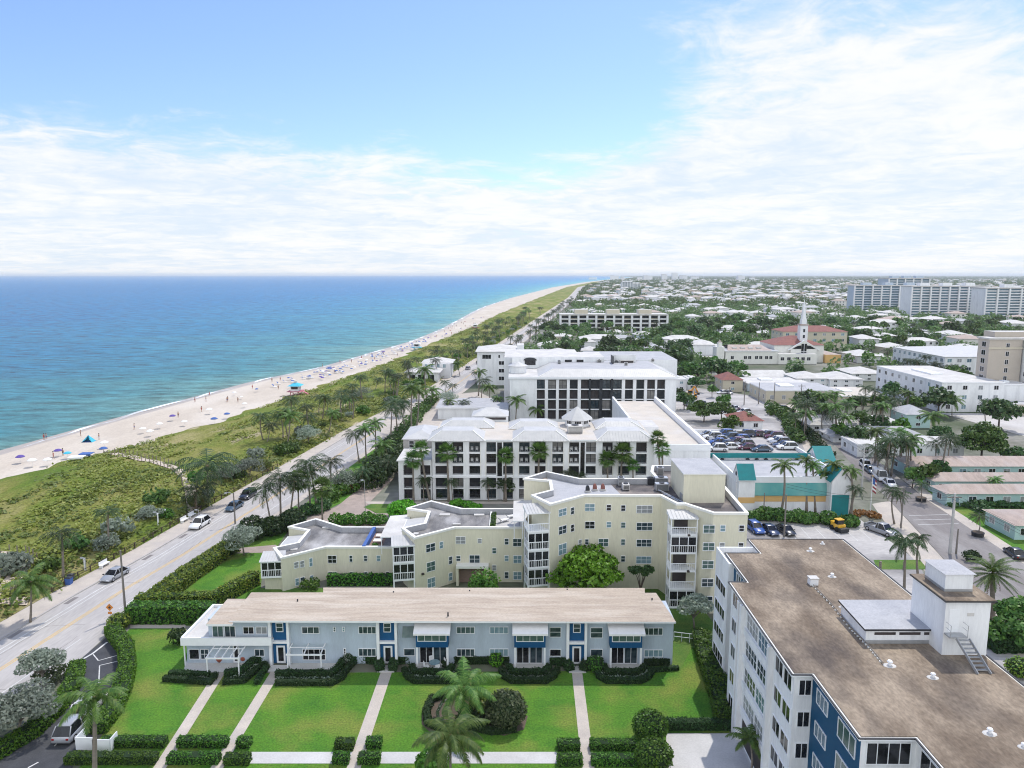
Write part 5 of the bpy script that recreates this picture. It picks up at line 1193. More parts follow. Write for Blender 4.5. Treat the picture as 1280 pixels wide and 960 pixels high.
for i in range(9):
    x, y = R.uniform(10, 44), R.uniform(219, 238); roofbox('air_conditioner', ['small grey unit on the wide pale roof of the gridded hotel'][0], 'air conditioner', x, y, zt + 2.42, R.uniform(.7, 1.5), R.uniform(.7, 1.2), R.uniform(.5, 1.0), R.choice(['steel', 'white_roof']))['group'] = 'units on the gridded hotel roof'
x_, y_ = 35, 232; t = thing('roof_box', 'open white plant enclosure with dark inside on the gridded hotel roof', 'enclosure', (x_, y_, zt + 2.42)); g = MB(); g.box(-5, 3, -.2, 0, 0, 2.4, 'white_wall'); g.box(-5, -4.7, -5, -.2, 0, 2.4, 'dark_metal'); g.box(-2.5, 2.0, -2.5, -1.5, 0, .9, 'white_roof'); g.box(-2.2, 1.8, -2.53, -2.5, .1, .7, 'room_dark'); part(g, 'wall', t, False)
# small sea-front hotel beyond
SH = thing('hotel', 'small white four-storey sea front hotel with low pale roof and square pavilion', 'hotel', (-6, 300, 0))
g = MB(); g.box(-15.5, 2.5, 292, 312, 0, 13.6, 'white_wall'); g.box(.5, 3.2, 291.5, 300, 0, 16.2, 'white_wall', 'white_roof'); part(g, 'wall', SH); g = MB(); g.hip(-16.2, 3.2, 291, 313, 13.6, 15.6, 'white_roof'); part(g, 'roof', SH)
wsh = Wall(SH, (-15.5, 292), (.5, 292)); wse = Wall(SH, (-15.5, 312), (-15.5, 292))
for z in (1.5, 4.6, 7.7): wsh.window(8.6, z + .5, 2.2, 1.6, 2, 1, gl='glass_black', pane=True)
wsh.window(2.0, 10.6, 3.6, 1.8, 3, 1, gl='glass_black'); wsh.window(8.4, 11, .8, 1.3, 1, 1, gl='glass_black'); wsh.window(10.6, 11, .8, 1.3, 1, 1, gl='glass_black')
for z in (1.2, 4.4, 7.6, 10.8):
    for a in (2, 8, 14): wse.window(a, z, 2.6, 1.8, 2, 1, gl='glass_black')
g = MB(); g.box(-2.5, 5.5, 274, 282, 0, 8.2, 'white_wall'); g.hip(-3.5, 6.5, 273, 283, 8.2, 10.6, 'white_roof'); g.box(-1.2, 4.2, 273.9, 273.98, 6.6, 7.9, 'glass_black'); part(g, 'pavilion', SH)
# pool deck behind the sea front: sheets, pool, parasols later
sheet('terrace', [(-33, 160), (-3, 160), (-3, 245), (-14, 275), (-34, 262), (-40, 220)], 'walk', .03, False)
tag((lambda g: (g.prism([(-24, 196), (-9, 196), (-9, 206), (-24, 206)], .03, .12, 'walk_white', 'pool'), g.build('swimming_pool'))[1])(MB()), 'turquoise swimming pool between palms beside the hotel', 'swimming pool')
t = thing('pool_pavilion', 'low flat grey roofed pavilion beside the hotel pool', 'building', (-13, 236, 0)); g = MB(); g.box(-24, -8, 222, 238, 0, 3.4, 'white_wall'); part(g, 'wall', t); g = MB(); g.box(-24.6, -7.4, 221.4, 238.6, 3.4, 3.8, 'frame_white', 'coat_roof'); part(g, 'roof', t)
t = thing('pool_pavilion', 'low grey flat roofed block between the pool palms and the gridded hotel', 'building', (-5, 215, 0)); g = MB(); g.box(-9, -2.2, 208, 220, 0, 5.6, 'white_wall', 'coat_roof'); part(g, 'wall', t); g = MB(); g.box(-8, -4, 207.9, 207.97, .4, 2.8, 'room_dark'); part(g, 'door', t)
# ---------------------------------------------------------------- teal-trimmed market building with painted sea-green wall and roof car park
M = thing('market_building', 'white market building with sea green wall, orange band, teal gables and roof car park', 'building', (50, 140, 0))
YM = 133.0
g = MB(); g.box(41.0, 61.0, YM, 150.0, 0, 5.7, 'white_wall', 'coat_roof'); part(g, 'wall', M)
wm = Wall(M, (41.0, YM), (61.0, YM))
g = MB(); wm.box(g, 3.2, 19.9, .0, .06, 2.05, 3.15, 'orange_band'); part(g, 'orange_band', M)
a0, a1 = 3.25, 17.2
g = MB(); P0, P1 = wm.pt(a0, .35), wm.pt(a1, .35); Q0, Q1 = wm.pt(a0, .02), wm.pt(a1 - .6, .02)
g.face([(*P0, 3.3), (*P1, 3.3), (*Q1, 6.3), (*Q0, 6.3)], 'mural'); g.face([(*P0, 3.3), (*P1, 3.3), (*wm.pt(a1, .07), 3.18), (*wm.pt(a0, .07), 3.18)][::-1], 'mural'); g.face([(*P1, 3.3), (*wm.pt(a1, .02), 3.3), (*Q1, 6.3)], 'mural'); part(g, 'sea_green_wall', M)
g = MB(); g.box(44.2, 61.0, YM - .15, YM + .2, 5.704, 6.9, 'frame_white'); g.box(60.8, 61.1, YM + .2, 150, 5.704, 6.9, 'frame_white'); g.box(41, 41.3, YM + .2, 150, 5.704, 6.9, 'frame_white'); part(g, 'parapet', M)
def gable_tower(x0, x1, y0, y1, h, hr, axis, win):
    g = MB(); g.box(x0, x1, y0, y1, 0, h, 'white_wall')
    if axis == 'x':
        ym = (y0 + y1) / 2; g.face([(x0, y1, h), (x0, y0, h), (x0, ym, hr)], 'white_wall'); g.face([(x1, y0, h), (x1, y1, h), (x1, ym, hr)], 'white_wall')
    else:
        xm = (x0 + x1) / 2; g.face([(x0, y0, h), (x1, y0, h), (xm, y0, hr)], 'white_wall'); g.face([(x1, y1, h), (x0, y1, h), (xm, y1, hr)], 'white_wall')
    part(g, 'tower', M); g = MB(); o = .3; e = .1
    if axis == 'x':
        for s, yy in ((-1, y0 - o), (1, y1 + o)):
            q = [(x0 - e, yy, h - .15), (x1 + e, yy, h - .15), (x1 + e, ym, hr + .12), (x0 - e, ym, hr + .12)]; g.face(q if s < 0 else q[::-1], 'teal'); g.face([(a, b, c - .12) for a, b, c in q][::s], 'frame_white')
    else:
        for s, xx in ((-1, x0 - o), (1, x1 + o)):
            q = [(xx, y1 + e, h - .15), (xx, y0 - e, h - .15), (xm, y0 - e, hr + .12), (xm, y1 + e, hr + .12)]; g.face(q if s < 0 else q[::-1], 'teal'); g.face([(a, b, c - .12) for a, b, c in q][::s], 'frame_white')
    part(g, 'tower_roof', M)
gable_tower(41.2, 44.2, YM - 1.0, YM + 2.6, 6.6, 9.0, 'x', 1)
gable_tower(57.8, 61.3, YM - 2.2, YM + 3.0, 6.5, 8.9, 'y', 1)
g = MB(); g.cone((0, 0), .45, .45, 0, .04, 'dark_metal', 14); me = g.mesh('round_window'); o = bpy.data.objects.new('round_window', me); COL.objects.link(o); o.parent = M; o.location = (41.18 - 50, YM + .8 - 140, 7.2); o.rotation_euler = (0, -math.pi / 2, 0)
g = MB(); g.box(58.0, 61.1, YM - 2.26, YM - 2.19, .1, 4.0, 'teal'); part(g, 'gate', M)
g = MB(); g.box(41.15, 44.25, YM - 1.06, YM - 1.003, 2.05, 3.15, 'orange_band'); part(g, 'orange_band', M)
# roof car park
g = MB(); g.box(40.7, 61.2, 150.2, 174.5, 0, 6.1, 'white_wall', 'lot'); part(g, 'car_park_deck', M)
g = MB(); g.box(40.7, 61.2, 150.0, 150.3, 6.104, 7.0, 'frame_white'); g.box(40.5, 61.4, 149.85, 149.99, 6.15, 7.15, 'teal'); g.box(40.65, 40.95, 150.3, 174.5, 6.104, 6.9, 'frame_white'); g.box(60.95, 61.25, 150.3, 174.5, 6.104, 6.9, 'frame_white'); g.box(40.65, 61.25, 174.3, 174.6, 6.104, 6.9, 'frame_white'); part(g, 'deck_parapet', M)
for x in (43.1, 48.4, 50.3, 52.2, 58.6):
    g = MB(); g.cone((0, 0), .42, .42, 0, .05, 'glass_black', 14); o = bpy.data.objects.new('round_window', g.mesh('round_window')); COL.objects.link(o); o.parent = M; o.location = (x - 50, 149.98 - 140, 5.2 + .5); o.rotation_euler = (math.pi / 2, 0, 0)
t = thing('gabled_tower', 'white gable tower with teal roof at the street corner of the car park', 'tower', (63.4, 149, 0)); g = MB(); g.box(62.0, 65.4, 147, 153, 0, 6.3, 'white_wall'); g.face([(65.4, 147, 6.3), (65.4, 153, 6.3), (65.4, 150, 8.6)], 'white_wall'); g.face([(62, 153, 6.3), (62, 147, 6.3), (62, 150, 8.6)], 'white_wall'); part(g, 'wall', t); g = MB(); g.face([(61.6, 146.6, 6.1), (65.5, 146.6, 6.1), (65.5, 150, 8.7), (61.6, 150, 8.7)], 'teal'); g.face([(61.6, 150, 8.7), (65.5, 150, 8.7), (65.5, 153.4, 6.1), (61.6, 153.4, 6.1)], 'teal'); part(g, 'roof', t)
# ---------------------------------------------------------------- generic buildings of the town
BLK = [(84, 240, 60, 204), (-26, 45, 135, 285), (25, 45, 135, 210), (39, 66, 125, 200), (-20, 10, 285, 318), (25, 120, 560, 586), (405, 565, 900, 1045), (415, 605, 740, 815), (82, 130, 60, 170), (56, 84, 60, 180), (20, 62, 40, 130), (95, 162, 333, 402), (150, 215, 195, 232), (-30, 0, 155, 260), (60, 102, 160, 262), (44, 62, 175, 300)]
def building(name, label, cat, x0, x1, y0, y1, h, wallk, roofk, roof='flat', rh=1.8, nf=2, win=True, trim='frame_white', rz=0.0, group=None, gl='glass_black', ww=1.3, sp=3.2, over=.5, sides='fl'):
    cx_, cy_ = (x0 + x1) / 2, (y0 + y1) / 2; t = thing(name, label, cat, (cx_, cy_, 0), group, rz); ORIG[t.name] = (0, 0, 0)
    a, b, c, d = x0 - cx_, x1 - cx_, y0 - cy_, y1 - cy_; BLK.append((x0 - 2, x1 + 2, y0 - 15, y1 + 1))
    g = MB(); g.box(a, b, c, d, 0, h, wallk); part(g, 'wall', t, False); g = MB()
    if roof == 'hip': g.hip(a, b, c, d, h, h + rh, roofk, over=over); 
    elif roof == 'gable':
        ym = (c + d) / 2; o = over
        for q in ([(a - o, c - o, h), (b + o, c - o, h), (b + o, ym, h + rh), (a - o, ym, h + rh)], [(a - o, ym, h + rh), (b + o, ym, h + rh), (b + o, d + o, h), (a - o, d + o, h)]): g.face(q, roofk)
        g.face([(a - o, d + o, h), (b + o, d + o, h), (b + o, c - o, h), (a - o, c - o, h)], roofk); g.face([(a, d, h), (a, c, h), (a, ym, h + rh - .05)], wallk); g.face([(b, c, h), (b, d, h), (b, ym, h + rh - .05)], wallk)
    else: g.box(a - .15, b + .15, c - .15, d + .15, h, h + .35, trim, roofk); g.box(a + (b - a) * .3, a + (b - a) * .5, c + (d - c) * .4, c + (d - c) * .7, h + .352, h + .9, trim)
    part(g, 'roof', t, False)
    if win:
        fh_ = h / nf
        for s, (p, q) in {'f': ((a, c), (b, c)), 'l': ((a, d), (a, c)), 'r': ((b, c), (b, d))}.items():
            if s not in sides: continue
            w = Wall(t, p, q)
            n = max(1, int((w.len - .8) / sp))
            for f in range(nf):
                for i in range(n):
                    w.obj(simple_win(ww, min(1.5, fh_ * .45), R.choice([gl, gl, 'glass', 'glass_pale', 'glass_blind'])), 'window', w.len * (i + .5) / n - ww / 2, f * fh_ + fh_ * .32)
    return t
SW = {}
def simple_win(w, h, gl):
    k = (round(w, 2), round(h, 2), gl)
    if k not in SW:
        g = MB(); g.box(.06, w - .06, -.04, .01, .06, h - .06, gl); g.box(0, w, -.07, .01, 0, .06, 'frame_white'); g.box(0, w, -.07, .01, h - .06, h, 'frame_white'); g.box(0, .06, -.07, .01, .06, h - .06, 'frame_white'); g.box(w - .06, w, -.07, .01, .06, h - .06, 'frame_white'); g.box(w / 2 - .03, w / 2 + .03, -.06, .0, .06, h - .06, 'frame_white'); SW[k] = g.mesh('window')
    return SW[k]
# bungalow rows right of the street
LB = ['row of mint green bungalows with pink tiled roof, nearest the camera at the right edge', 'mint green bungalow row with pink tiled roof, second from the right bottom corner', 'mint bungalow row with long pink roof in the middle of the stack of three', 'mint green bungalow row with shrubs along its front, farthest of the pink roofs']
for i, (x0, x1, y0, y1) in enumerate([(83.5, 125, 118.6, 126.5), (82.5, 125, 136.6, 141.4), (85, 125, 145.2, 149.6), (86.5, 125, 157.0, 165.5)]):
    building('bungalow_row', LB[i], 'building', x0, x1, y0, y1, 2.6, 'mint_wall', 'tile_pink', 'hip', 1.2, 1, gl='glass_black', ww=1.5, sp=3.0, over=.5)
def bpx(name, lab, cat, pl, pr, pb, pt, dep, wk, rk, rf='flat', nf=1, rh=2.0, **kw):
    (x0, y0), (x1, _) = at(pl, pb), at(pr, pb); h = zat(pl, pt, y0)[2]
    return building(name, lab, cat, x0, x1, y0, y0 + dep, h, wk, rk, rf, rh, nf, **kw)
for lab, q in [
    ('long white flat roofed building with pinkish roof edge behind the mint bungalows', (1071, 1204, 571, 557, 9, 'white_wall', 'white_roof', 'flat', 1)),
    ('long low white house with pale grey roof behind the pinkish roof', (1041, 1158, 553, 546, 9, 'white_wall', 'coat_roof', 'hip', 1)),
    ('long low white house with white roof among the dense palms', (1012, 1132, 539, 531, 9, 'white_wall', 'white_roof', 'hip', 1)),
    ('small pale two storey house beside the leaning palms', (1132, 1162, 535, 518, 9, 'mint_wall', 'coat_roof', 'hip', 2)),
    ('low beige commercial block with flat grey roof left of the palms', (957, 1046, 504, 489, 18, 'beige_wall', 'coat_roof', 'flat', 1)),
    ('low beige block with cream roof beside the white three storey building', (1047, 1108, 507, 496, 20, 'beige_wall', 'cream_roof', 'flat', 1)),
    ('pale blue grey shop with flat white roof before the church hall', (934, 1012, 489, 480, 16, 'town_blue', 'white_roof', 'flat', 1)),
    ('white gabled hall roof directly before the church hall windows', (931, 984, 475, 471, 14, 'white_wall', 'white_roof', 'gable', 1)),
    ('white hip roofed house left of the two storey veranda motel', (995, 1034, 484, 473, 14, 'white_wall', 'white_roof', 'hip', 2)),
    ('white two storey motel with dark veranda and hipped roof', (1037, 1078, 485, 474, 16, 'white_wall', 'white_roof', 'hip', 2)),
    ('white hip roofed house behind the veranda motel', (1064, 1108, 476, 467, 16, 'white_wall', 'white_roof', 'hip', 2))]: bpx('building', lab, 'building', *q, sp=3.6)
bpx('house', 'two storey cream house with red tiled hip roof beside the street', 'house', 903, 928, 490, 475, 11, 'beige_wall', 'tile_red', 'hip', 2, 2.3, sp=3.6)
bpx('house', 'single storey white house with red tiled hip roof behind the car park', 'house', 918, 953, 538, 526, 9, 'white_wall', 'tile_red', 'hip', 1)
bpx('house', 'white two storey shop house behind the gridded hotel end', 'house', 845, 858, 489, 475, 9, 'white_wall', 'white_roof', 'flat', 2)
bpx('house', 'white stepped house with dark openings left of the construction digger', 'house', 859, 871, 487, 474, 8, 'white_wall', 'white_roof', 'flat', 2)
building('office_building', 'white three storey office building with rows of small dark windows', 'building', 137, 157, 234.8, 278, 9.4, 'white_wall', 'white_roof', 'flat', 0, 3, ww=1.5, sp=4.4, sides='fl')
building('office_building', 'blank white connecting block against the tan tower', 'building', 157.2, 166, 236, 244.5, 8.6, 'white_wall', 'white_roof', 'flat', 0, 2, win=False)
TT = thing('tower_block', 'tall tan tower with a single column of windows at the right edge', 'building', (164, 240, 0))
g = MB(); g.box(157.5, 168.5, 245, 251, 0, 22.6, 'tan_tower'); g.box(150.5, 166, 228.5, 234.6, 0, 3.6, 'tan_tower', 'coat_roof'); part(g, 'wall', TT); g = MB(); g.box(157.1, 168.9, 244.6, 251.4, 22.6, 23.1, 'white_roof'); g.box(161, 176, 248, 254, 23.1, 24.9, 'tan_tower', 'white_roof'); part(g, 'roof', TT)
g = MB(); g.box(157.3, 168.7, 244.8, 244.99, 19.4, 20.0, 'beige_wall'); part(g, 'string_course', TT)
wt2 = Wall(TT, (157.5, 245), (168.5, 245)); wt3 = Wall(TT, (157.5, 251), (157.5, 245))
for i in range(6): wt2.obj(simple_win(1.2, 1.6, 'glass_black'), 'window', 5.6, 5.4 + i * 2.75 + .6)
for i in range(7): wt3.obj(simple_win(2.2, 1.7, 'glass_black'), 'window', 2.2, 3.2 + i * 2.8)
building('office_building', 'white tower face with small windows beside the tan tower', 'building', 169.2, 190, 241, 256, 22.0, 'white_wall', 'white_roof', 'flat', 0, 7, ww=1.4, sp=4)
building('apartment_building', 'long white and pale blue terraced apartment building with row of small balconies', 'building', 177, 250, 303, 345, 10.4, 'white_wall', 'metal_roof', 'hip', 2.6, 3, gl='glass_condo', ww=1.9, sp=4.0, sides='fl')
sheet('car_park', [(140, 198), (230, 198), (230, 228), (136, 233)], mat('pale_lot', (.50, .48, .46), (.42, .40, .38), .1, .9, fine=.08), .02, False)
t = building('garage', 'low long pale carport roof at the right edge', 'building', 150, 190, 186, 196, 3, 'concrete', 'white_roof', 'flat', 0, 1, win=False)
building('shed', 'small orange fronted shed at the right edge', 'shed', 128.5, 136, 168, 176, 3.2, 'orange_band', 'coat_roof', 'flat', 0, 1, win=False)
# ---------------------------------------------------------------- church
CH = thing('church', 'cream church with red tiled roofs, cross shaped front window and tall white steeple', 'church', (140, 372, 0))
g = MB(); g.box(130, 155, 370, 392, 0, 8.8, 'cream_trim'); g.box(104, 130, 364, 388, 0, 6.2, 'cream_trim'); g.box(130, 149, 363, 369.9, 0, 5.0, 'cream_trim', 'white_roof'); part(g, 'wall', CH)
g = MB(); g.hip(129.4, 155.6, 369.4, 392.6, 8.8, 12.8, 'tile_red'); part(g, 'roof', CH)
g = MB(); g.face([(137, 368.8, 6.4), (152, 368.8, 6.4), (144.5, 368.8, 11.2)], 'cream_trim'); g.face([(137, 369.3, 6.4), (144.5, 369.3, 11.2), (152, 369.3, 6.4)], 'cream_trim'); g.box(138, 151, 368.8, 369.3, 0, 6.4, 'cream_trim'); g.bar((136.6, 369, 6.4), (144.5, 369, 11.3), .7, .3, 'frame_white'); g.bar((152.4, 369, 6.4), (144.5, 369, 11.3), .7, .3, 'frame_white'); part(g, 'gable_front', CH)
g = MB(); g.box(143.2, 145.8, 368.6, 368.75, 3.4, 9.6, 'glass_black'); g.face([(138.6, 368.65, 7.0), (143.1, 368.65, 7.0), (143.1, 368.65, 8.8), (141.4, 368.65, 8.6)], 'glass_black'); g.face([(145.9, 368.65, 7.0), (150.4, 368.65, 7.0), (147.6, 368.65, 8.6), (145.9, 368.65, 8.8)], 'glass_black'); g.box(144.4, 144.6, 368.5, 368.58, 3.4, 9.6, 'frame_white'); g.box(143.2, 145.8, 368.5, 368.58, 5.6, 5.8, 'frame_white'); part(g, 'window', CH)
g = MB(); g.box(103.6, 130.3, 363.6, 388.4, 6.2, 6.6, 'frame_white', 'coat_roof'); g.face([(105, 364.5, 6.63), (127, 364.5, 6.63), (125, 375, 8.6), (108, 375, 8.6)], 'tile_pink'); g.face([(108, 375, 8.6), (125, 375, 8.6), (127, 386, 6.63), (105, 386, 6.63)], 'tile_pink'); part(g, 'hall_roof', CH)
for k in range(4): g = MB(); x = 108.5 + k * 4; g.box(x, x + 2.2, 367.5, 369.5, 7.2, 7.9, 'white_roof'); part(g, 'skylight', CH)
wc = Wall(CH, (104, 364), (130, 364)); wd_ = Wall(CH, (130, 363), (149, 363))
for a in (2, 8.5, 10.6, 14, 16.1, 19, 21.1): wc.obj(simple_win(1.6, 1.6, 'glass_black'), 'window', a + .6, 2.4)
for a in (1, 4.2, 8.4, 11.2, 14): wd_.obj(simple_win(1.8, 1.7, 'glass_black'), 'window', a, 1.8)
g = MB(); g.box(155.2, 163, 368, 388, 0, 4.2, 'orange_band', 'tile_pink'); part(g, 'wall', CH)
g = MB(); sx, sy = 146.2, 376; g.box(sx - 1.9, sx + 1.9, sy - 1.9, sy + 1.9, 8, 18.4, 'white_wall'); g.box(sx - 2.2, sx + 2.2, sy - 2.2, sy + 2.2, 18.4, 19.0, 'tile_pink'); g.box(sx - 1.3, sx + 1.3, sy - 1.3, sy + 1.3, 19.0, 21.4, 'white_wall'); g.cone((sx, sy), 1.45, .06, 21.4, 31.5, 'white_wall', 8, .39); part(g, 'steeple', CH)
g = MB(); g.box(sx - .06, sx + .06, sy - .06, sy + .06, 31.5, 33, 'steel'); g.box(sx - .4, sx + .4, sy - .06, sy + .06, 32.3, 32.42, 'steel'); part(g, 'cross', CH)
for k in (0, 1): g = MB(); g.box(sx - .5, sx + .5, sy - 1.96, sy - 1.9, 12 + k * 3, 13.6 + k * 3, 'dark_metal'); part(g, 'louvre', CH)
t = thing('bell_gable', 'small cream mission style bell gable at the end of the church hall', 'bell gable', (101, 366, 0)); g = MB(); g.box(99.5, 103.4, 364, 368, 0, 8.4, 'cream_trim'); g.box(100.5, 102.4, 364.8, 367.2, 8.4, 10.6, 'cream_trim', 'tile_pink'); g.cone((101.45, 366), 1.2, .1, 10.6, 11.8, 'tile_pink', 4, .785); part(g, 'wall', t, True)
building('apartment_building', 'terracotta roofed apartment house behind the steeple', 'building', 158, 196, 436, 456, 10.5, 'beige_wall', 'tile_red', 'hip', 3.0, 3, gl='glass_condo', ww=2, sp=5)
# ---------------------------------------------------------------- condominiums in the distance
def condo(lab, x0, x1, y0, y1, h, nf, nb, wk, gl, bal=True):
    t = thing('condominium', lab, 'building', ((x0 + x1) / 2, y0, 0)); g = MB(); g.box(x0, x1, y0, y1, 0, h, wk); part(g, 'wall', t); g = MB(); g.box(x0 - .5, x1 + .5, y0 - 1.7, y1, h, h + 1.0, 'white_roof')
    for i in range(3): xx = x0 + (x1 - x0) * (.2 + .3 * i); g.box(xx - 5, xx + 5, y0 + 4, y0 + 12, h + 1.0, h + 4.2, wk, 'white_roof')
    part(g, 'roof', t)
    fh_ = h / nf; bw = (x1 - x0) / nb
    for i in range(nb):
        g = MB(); a = x0 + i * bw; g.box(a - .6, a + .9, y0 - 1.6, y0 - .003, 0, h - .01, 'white_wall'); part(g, 'rib', t); g = MB(); s = MB(); deep = i % 3
        for f in range(nf):
            z = f * fh_; g.box(a + 1.0, a + bw - .7, y0 - .12, y0 - .004, z + .9, z + fh_ - .35, gl)
            if bal: s.box(a + .92, a + bw - .62, y0 - (1.5 if deep else .5), y0 - .13, z + .02, z + (.25 if deep == 1 else .95), 'white_wall' if deep != 1 else 'frame_white')
        part(g, 'glazing', t)
        if bal: part(s, 'balconies', t)
    g = MB(); g.box(x1 - .9, x1 + .6, y0 - 1.6, y0 - .003, 0, h - .01, 'white_wall'); part(g, 'rib', t)
condo('wide pale blue ten storey condominium block standing alone on the left of the far group', 412, 500, 906, 924, 30, 10, 8, 'town_blue', 'glass_condo')
condo('darker grey blue condominium tower behind the gap of the far group', 505, 560, 1010, 1040, 38, 12, 5, 'town_blue', 'glass_condo')
condo('pale condominium slab with strong white ribs right of the dark tower', 420, 500, 790, 812, 31, 11, 8, 'white_wall', 'glass_condo')
condo('long pale condominium slab at the right edge of the far group', 470, 600, 745, 768, 30, 11, 11, 'white_wall', 'glass_condo')
condo('long six bay condominium with dark balcony stacks and pale roof beyond the white hotel', 34, 116, 566, 582, 13.0, 4, 12, 'beige_wall', 'glass_black', True)
for i, (x0, x1, y0, y1, h) in enumerate([(300, 330, 2100, 2130, 22), (335, 375, 2240, 2270, 16)]): condo(['cream condominium block near the far beach', 'second low cream condominium near the far beach behind the first'][i], x0, x1, y0, y1, h, 7, 4, 'white_wall', 'glass_condo')
for i in range(13):
    x0 = 640 + i * 95 + R.uniform(-25, 25); h = R.choice([20, 26, 34, 44, 30, 55]); y0 = 5200 + R.uniform(0, 1500)
    t = thing('tower_block', 'hazy tower block on the far shore skyline', 'building', (x0, y0, 0), 'skyline towers'); g = MB(); g.box(x0, x0 + R.uniform(35, 70), y0, y0 + 30, 0, h, 'white_wall'); part(g, 'wall', t)
    g = MB(); g.box(x0 - 1, x0 + 30, y0 - 1, y0 + 31, h, h + 2, 'white_roof'); part(g, 'roof', t)
# ---------------------------------------------------------------- vehicles
def ring(x, hw, z0, z1, r=.12):
    r = min(r, (z1 - z0) * .45)
    return [(x, -hw + r * .4, z0), (x, -hw, z0 + r), (x, -hw, z1 - r), (x, -hw + r, z1), (x, hw - r, z1), (x, hw, z1 - r), (x, hw, z0 + r), (x, hw - r * .4, z0)]
def make_car(kind):
    """+x is the front"""
    P = {'sedan': (4.6, .90, .78, [(-.95, .55), (-.45, 1.38), (.55, 1.40), (1.25, .9)], 1.42), 'suv': (4.6, .95, .92, [(-2.15, .95), (-1.55, 1.64), (.35, 1.70), (1.05, 1.02)], 1.72),
         'pickup': (5.6, .98, .98, [(-.55, 1.0), (-.35, 1.80), (.85, 1.82), (1.45, 1.08)], 1.84), 'van': (5.4, 1.0, 1.0, [(-2.6, 1.1), (-2.55, 2.25), (1.3, 2.25), (2.0, 1.15)], 2.28)}[kind]
    L_, hw, belt, cab, top = P; t = thing(kind if kind != 'suv' else 'sport_utility_car', 'x', 'car' if kind in ('sedan', 'suv') else ('pickup truck' if kind == 'pickup' else 'van')); h = L_ / 2
    b = MB(); hood = belt - .06
    b.loft([ring(-h, hw * .84, .42, belt - .18), ring(-h + .10, hw * .95, .28, belt - .02), ring(-h + .5, hw, .24, belt), ring(cab[3][0] - .1, hw, .22, belt + .04), ring(cab[3][0] + .25, hw * .99, .22, belt), ring(h - .55, hw * .96, .24, hood - .06), ring(h - .12, hw * .90, .30, hood - .16), ring(h, hw * .78, .40, hood - .28)], 'car_white')
    (x0, z0), (x1, z1), (x2, z2), (x3, z3) = cab
    if kind == 'sedan': x0, x1, x2, x3 = -1.75, -1.05, .35, 1.15
    rw = hw * .76; e = belt - .03
    # roof panel with rounded edges + pillars, in body colour
    b.loft([[(x1 - .05, -rw + .05, top - .09), (x1, -rw + .12, top - .02), (x1, rw - .12, top - .02), (x1 - .05, rw - .05, top - .09)], [((x1 + x2) / 2, -rw, top - .05), ((x1 + x2) / 2, -rw + .14, top + .02), ((x1 + x2) / 2, rw - .14, top + .02), ((x1 + x2) / 2, rw, top - .05)], [(x2 + .05, -rw + .05, top - .09), (x2, -rw + .12, top - .03), (x2, rw - .12, top - .03), (x2 + .05, rw - .05, top - .09)]], 'car_white')
    for sy in (-1, 1):
        for (xa, xb) in ((x0, x1), (x3, x2), (-.05 if kind != 'van' else .3, -.05 if kind != 'van' else .3)): b.bar((xa, sy * (hw - .08), e), (xb, sy * (rw - .02), top - .06), .09, .07, 'car_white')
    if kind == 'van': b.box(x1 - .02, .25, -hw * .96, hw * .96, belt, top - .03, 'car_white')
    if kind == 'pickup':
        b.box(-h + .25, x0 - .15, -hw * .97, -hw * .88, belt, belt + .16, 'car_white'); b.box(-h + .25, x0 - .15, hw * .88, hw * .97, belt, belt + .16, 'car_white'); b.box(-h + .1, -h + .25, -hw * .97, hw * .97, belt - .03, belt + .16, 'car_white'); b.box(-h + .26, x0 - .16, -hw * .87, hw * .87, belt, belt + .01, 'dark_metal')
    part(b, 'body', t, False, True)
    g = MB(); g.loft([[(x0, -hw + .06, e), (x0, hw - .06, e), (x3, hw - .06, e), (x3, -hw + .06, e)], [(x1, -rw + .04, top - .07), (x1, rw - .04, top - .07), (x2, rw - .04, top - .07), (x2, -rw + .04, top - .07)]], 'glass_black'); part(g, 'windows', t, False)
    wr = .33 if kind == 'sedan' else .38
    for sx in (-h + .85, h - .9):
        for sy in (-1, 1):
            w = MB(); n = 14; y0, y1 = sy * (hw - .20), sy * (hw + .012)
            w.loft([[(sx + r * math.cos(6.283 * j / n), y, wr + r * math.sin(6.283 * j / n)) for j in range(n)] for r, y in ((wr * .9, y0), (wr, y0 + sy * .03), (wr, y1 - sy * .02), (wr * .86, y1))], 'tyre'); o = part(w, 'wheel', t, False)
            q = MB(); q.loft([[(sx + r * math.cos(6.283 * j / n), y, wr + r * math.sin(6.283 * j / n)) for j in range(n)] for r, y in ((wr * .62, y1 - .005 * sy), (wr * .55, y1 + .012 * sy))], 'rim'); q = q.build('rim', origin=(0, 0, 0)); q.parent = o
    for sy in (-1, 1):
        g = MB(); g.box(h - .16, h - .02, sy * hw * .66 - .16, sy * hw * .66 + .16, hood - .34, hood - .20, 'lamp_clear'); part(g, 'headlight', t, False)
        g = MB(); g.box(-h + .0, -h + .10, sy * hw * .70 - .12, sy * hw * .70 + .12, belt - .30, belt - .12, 'lamp_red'); part(g, 'tail_light', t, False)
        g = MB(); g.box(x3 - .12, x3 + .06, sy * (hw + .08) - .08, sy * (hw + .08) + .08, belt + .02, belt + .16, 'dark_metal'); part(g, 'mirror', t, False)
    return Proto(t)
CARS = {k: make_car(k) for k in ('sedan', 'suv', 'pickup', 'van')}
def car(kind, col, px, py, heading, label, z=0.0, group=None, world=None):
    x, y = world or at(px, py, z)
    o = CARS[kind].put((x, y, z + .012), heading, 1.0, label, group)
    if kind in ('suv', 'sedan') : o['category'] = 'car'
    recolour(o, 'body', MATS['car_' + col]); return o
DR = math.radians
road_h = math.atan2(1, .16)     # along the beach road, away from the camera
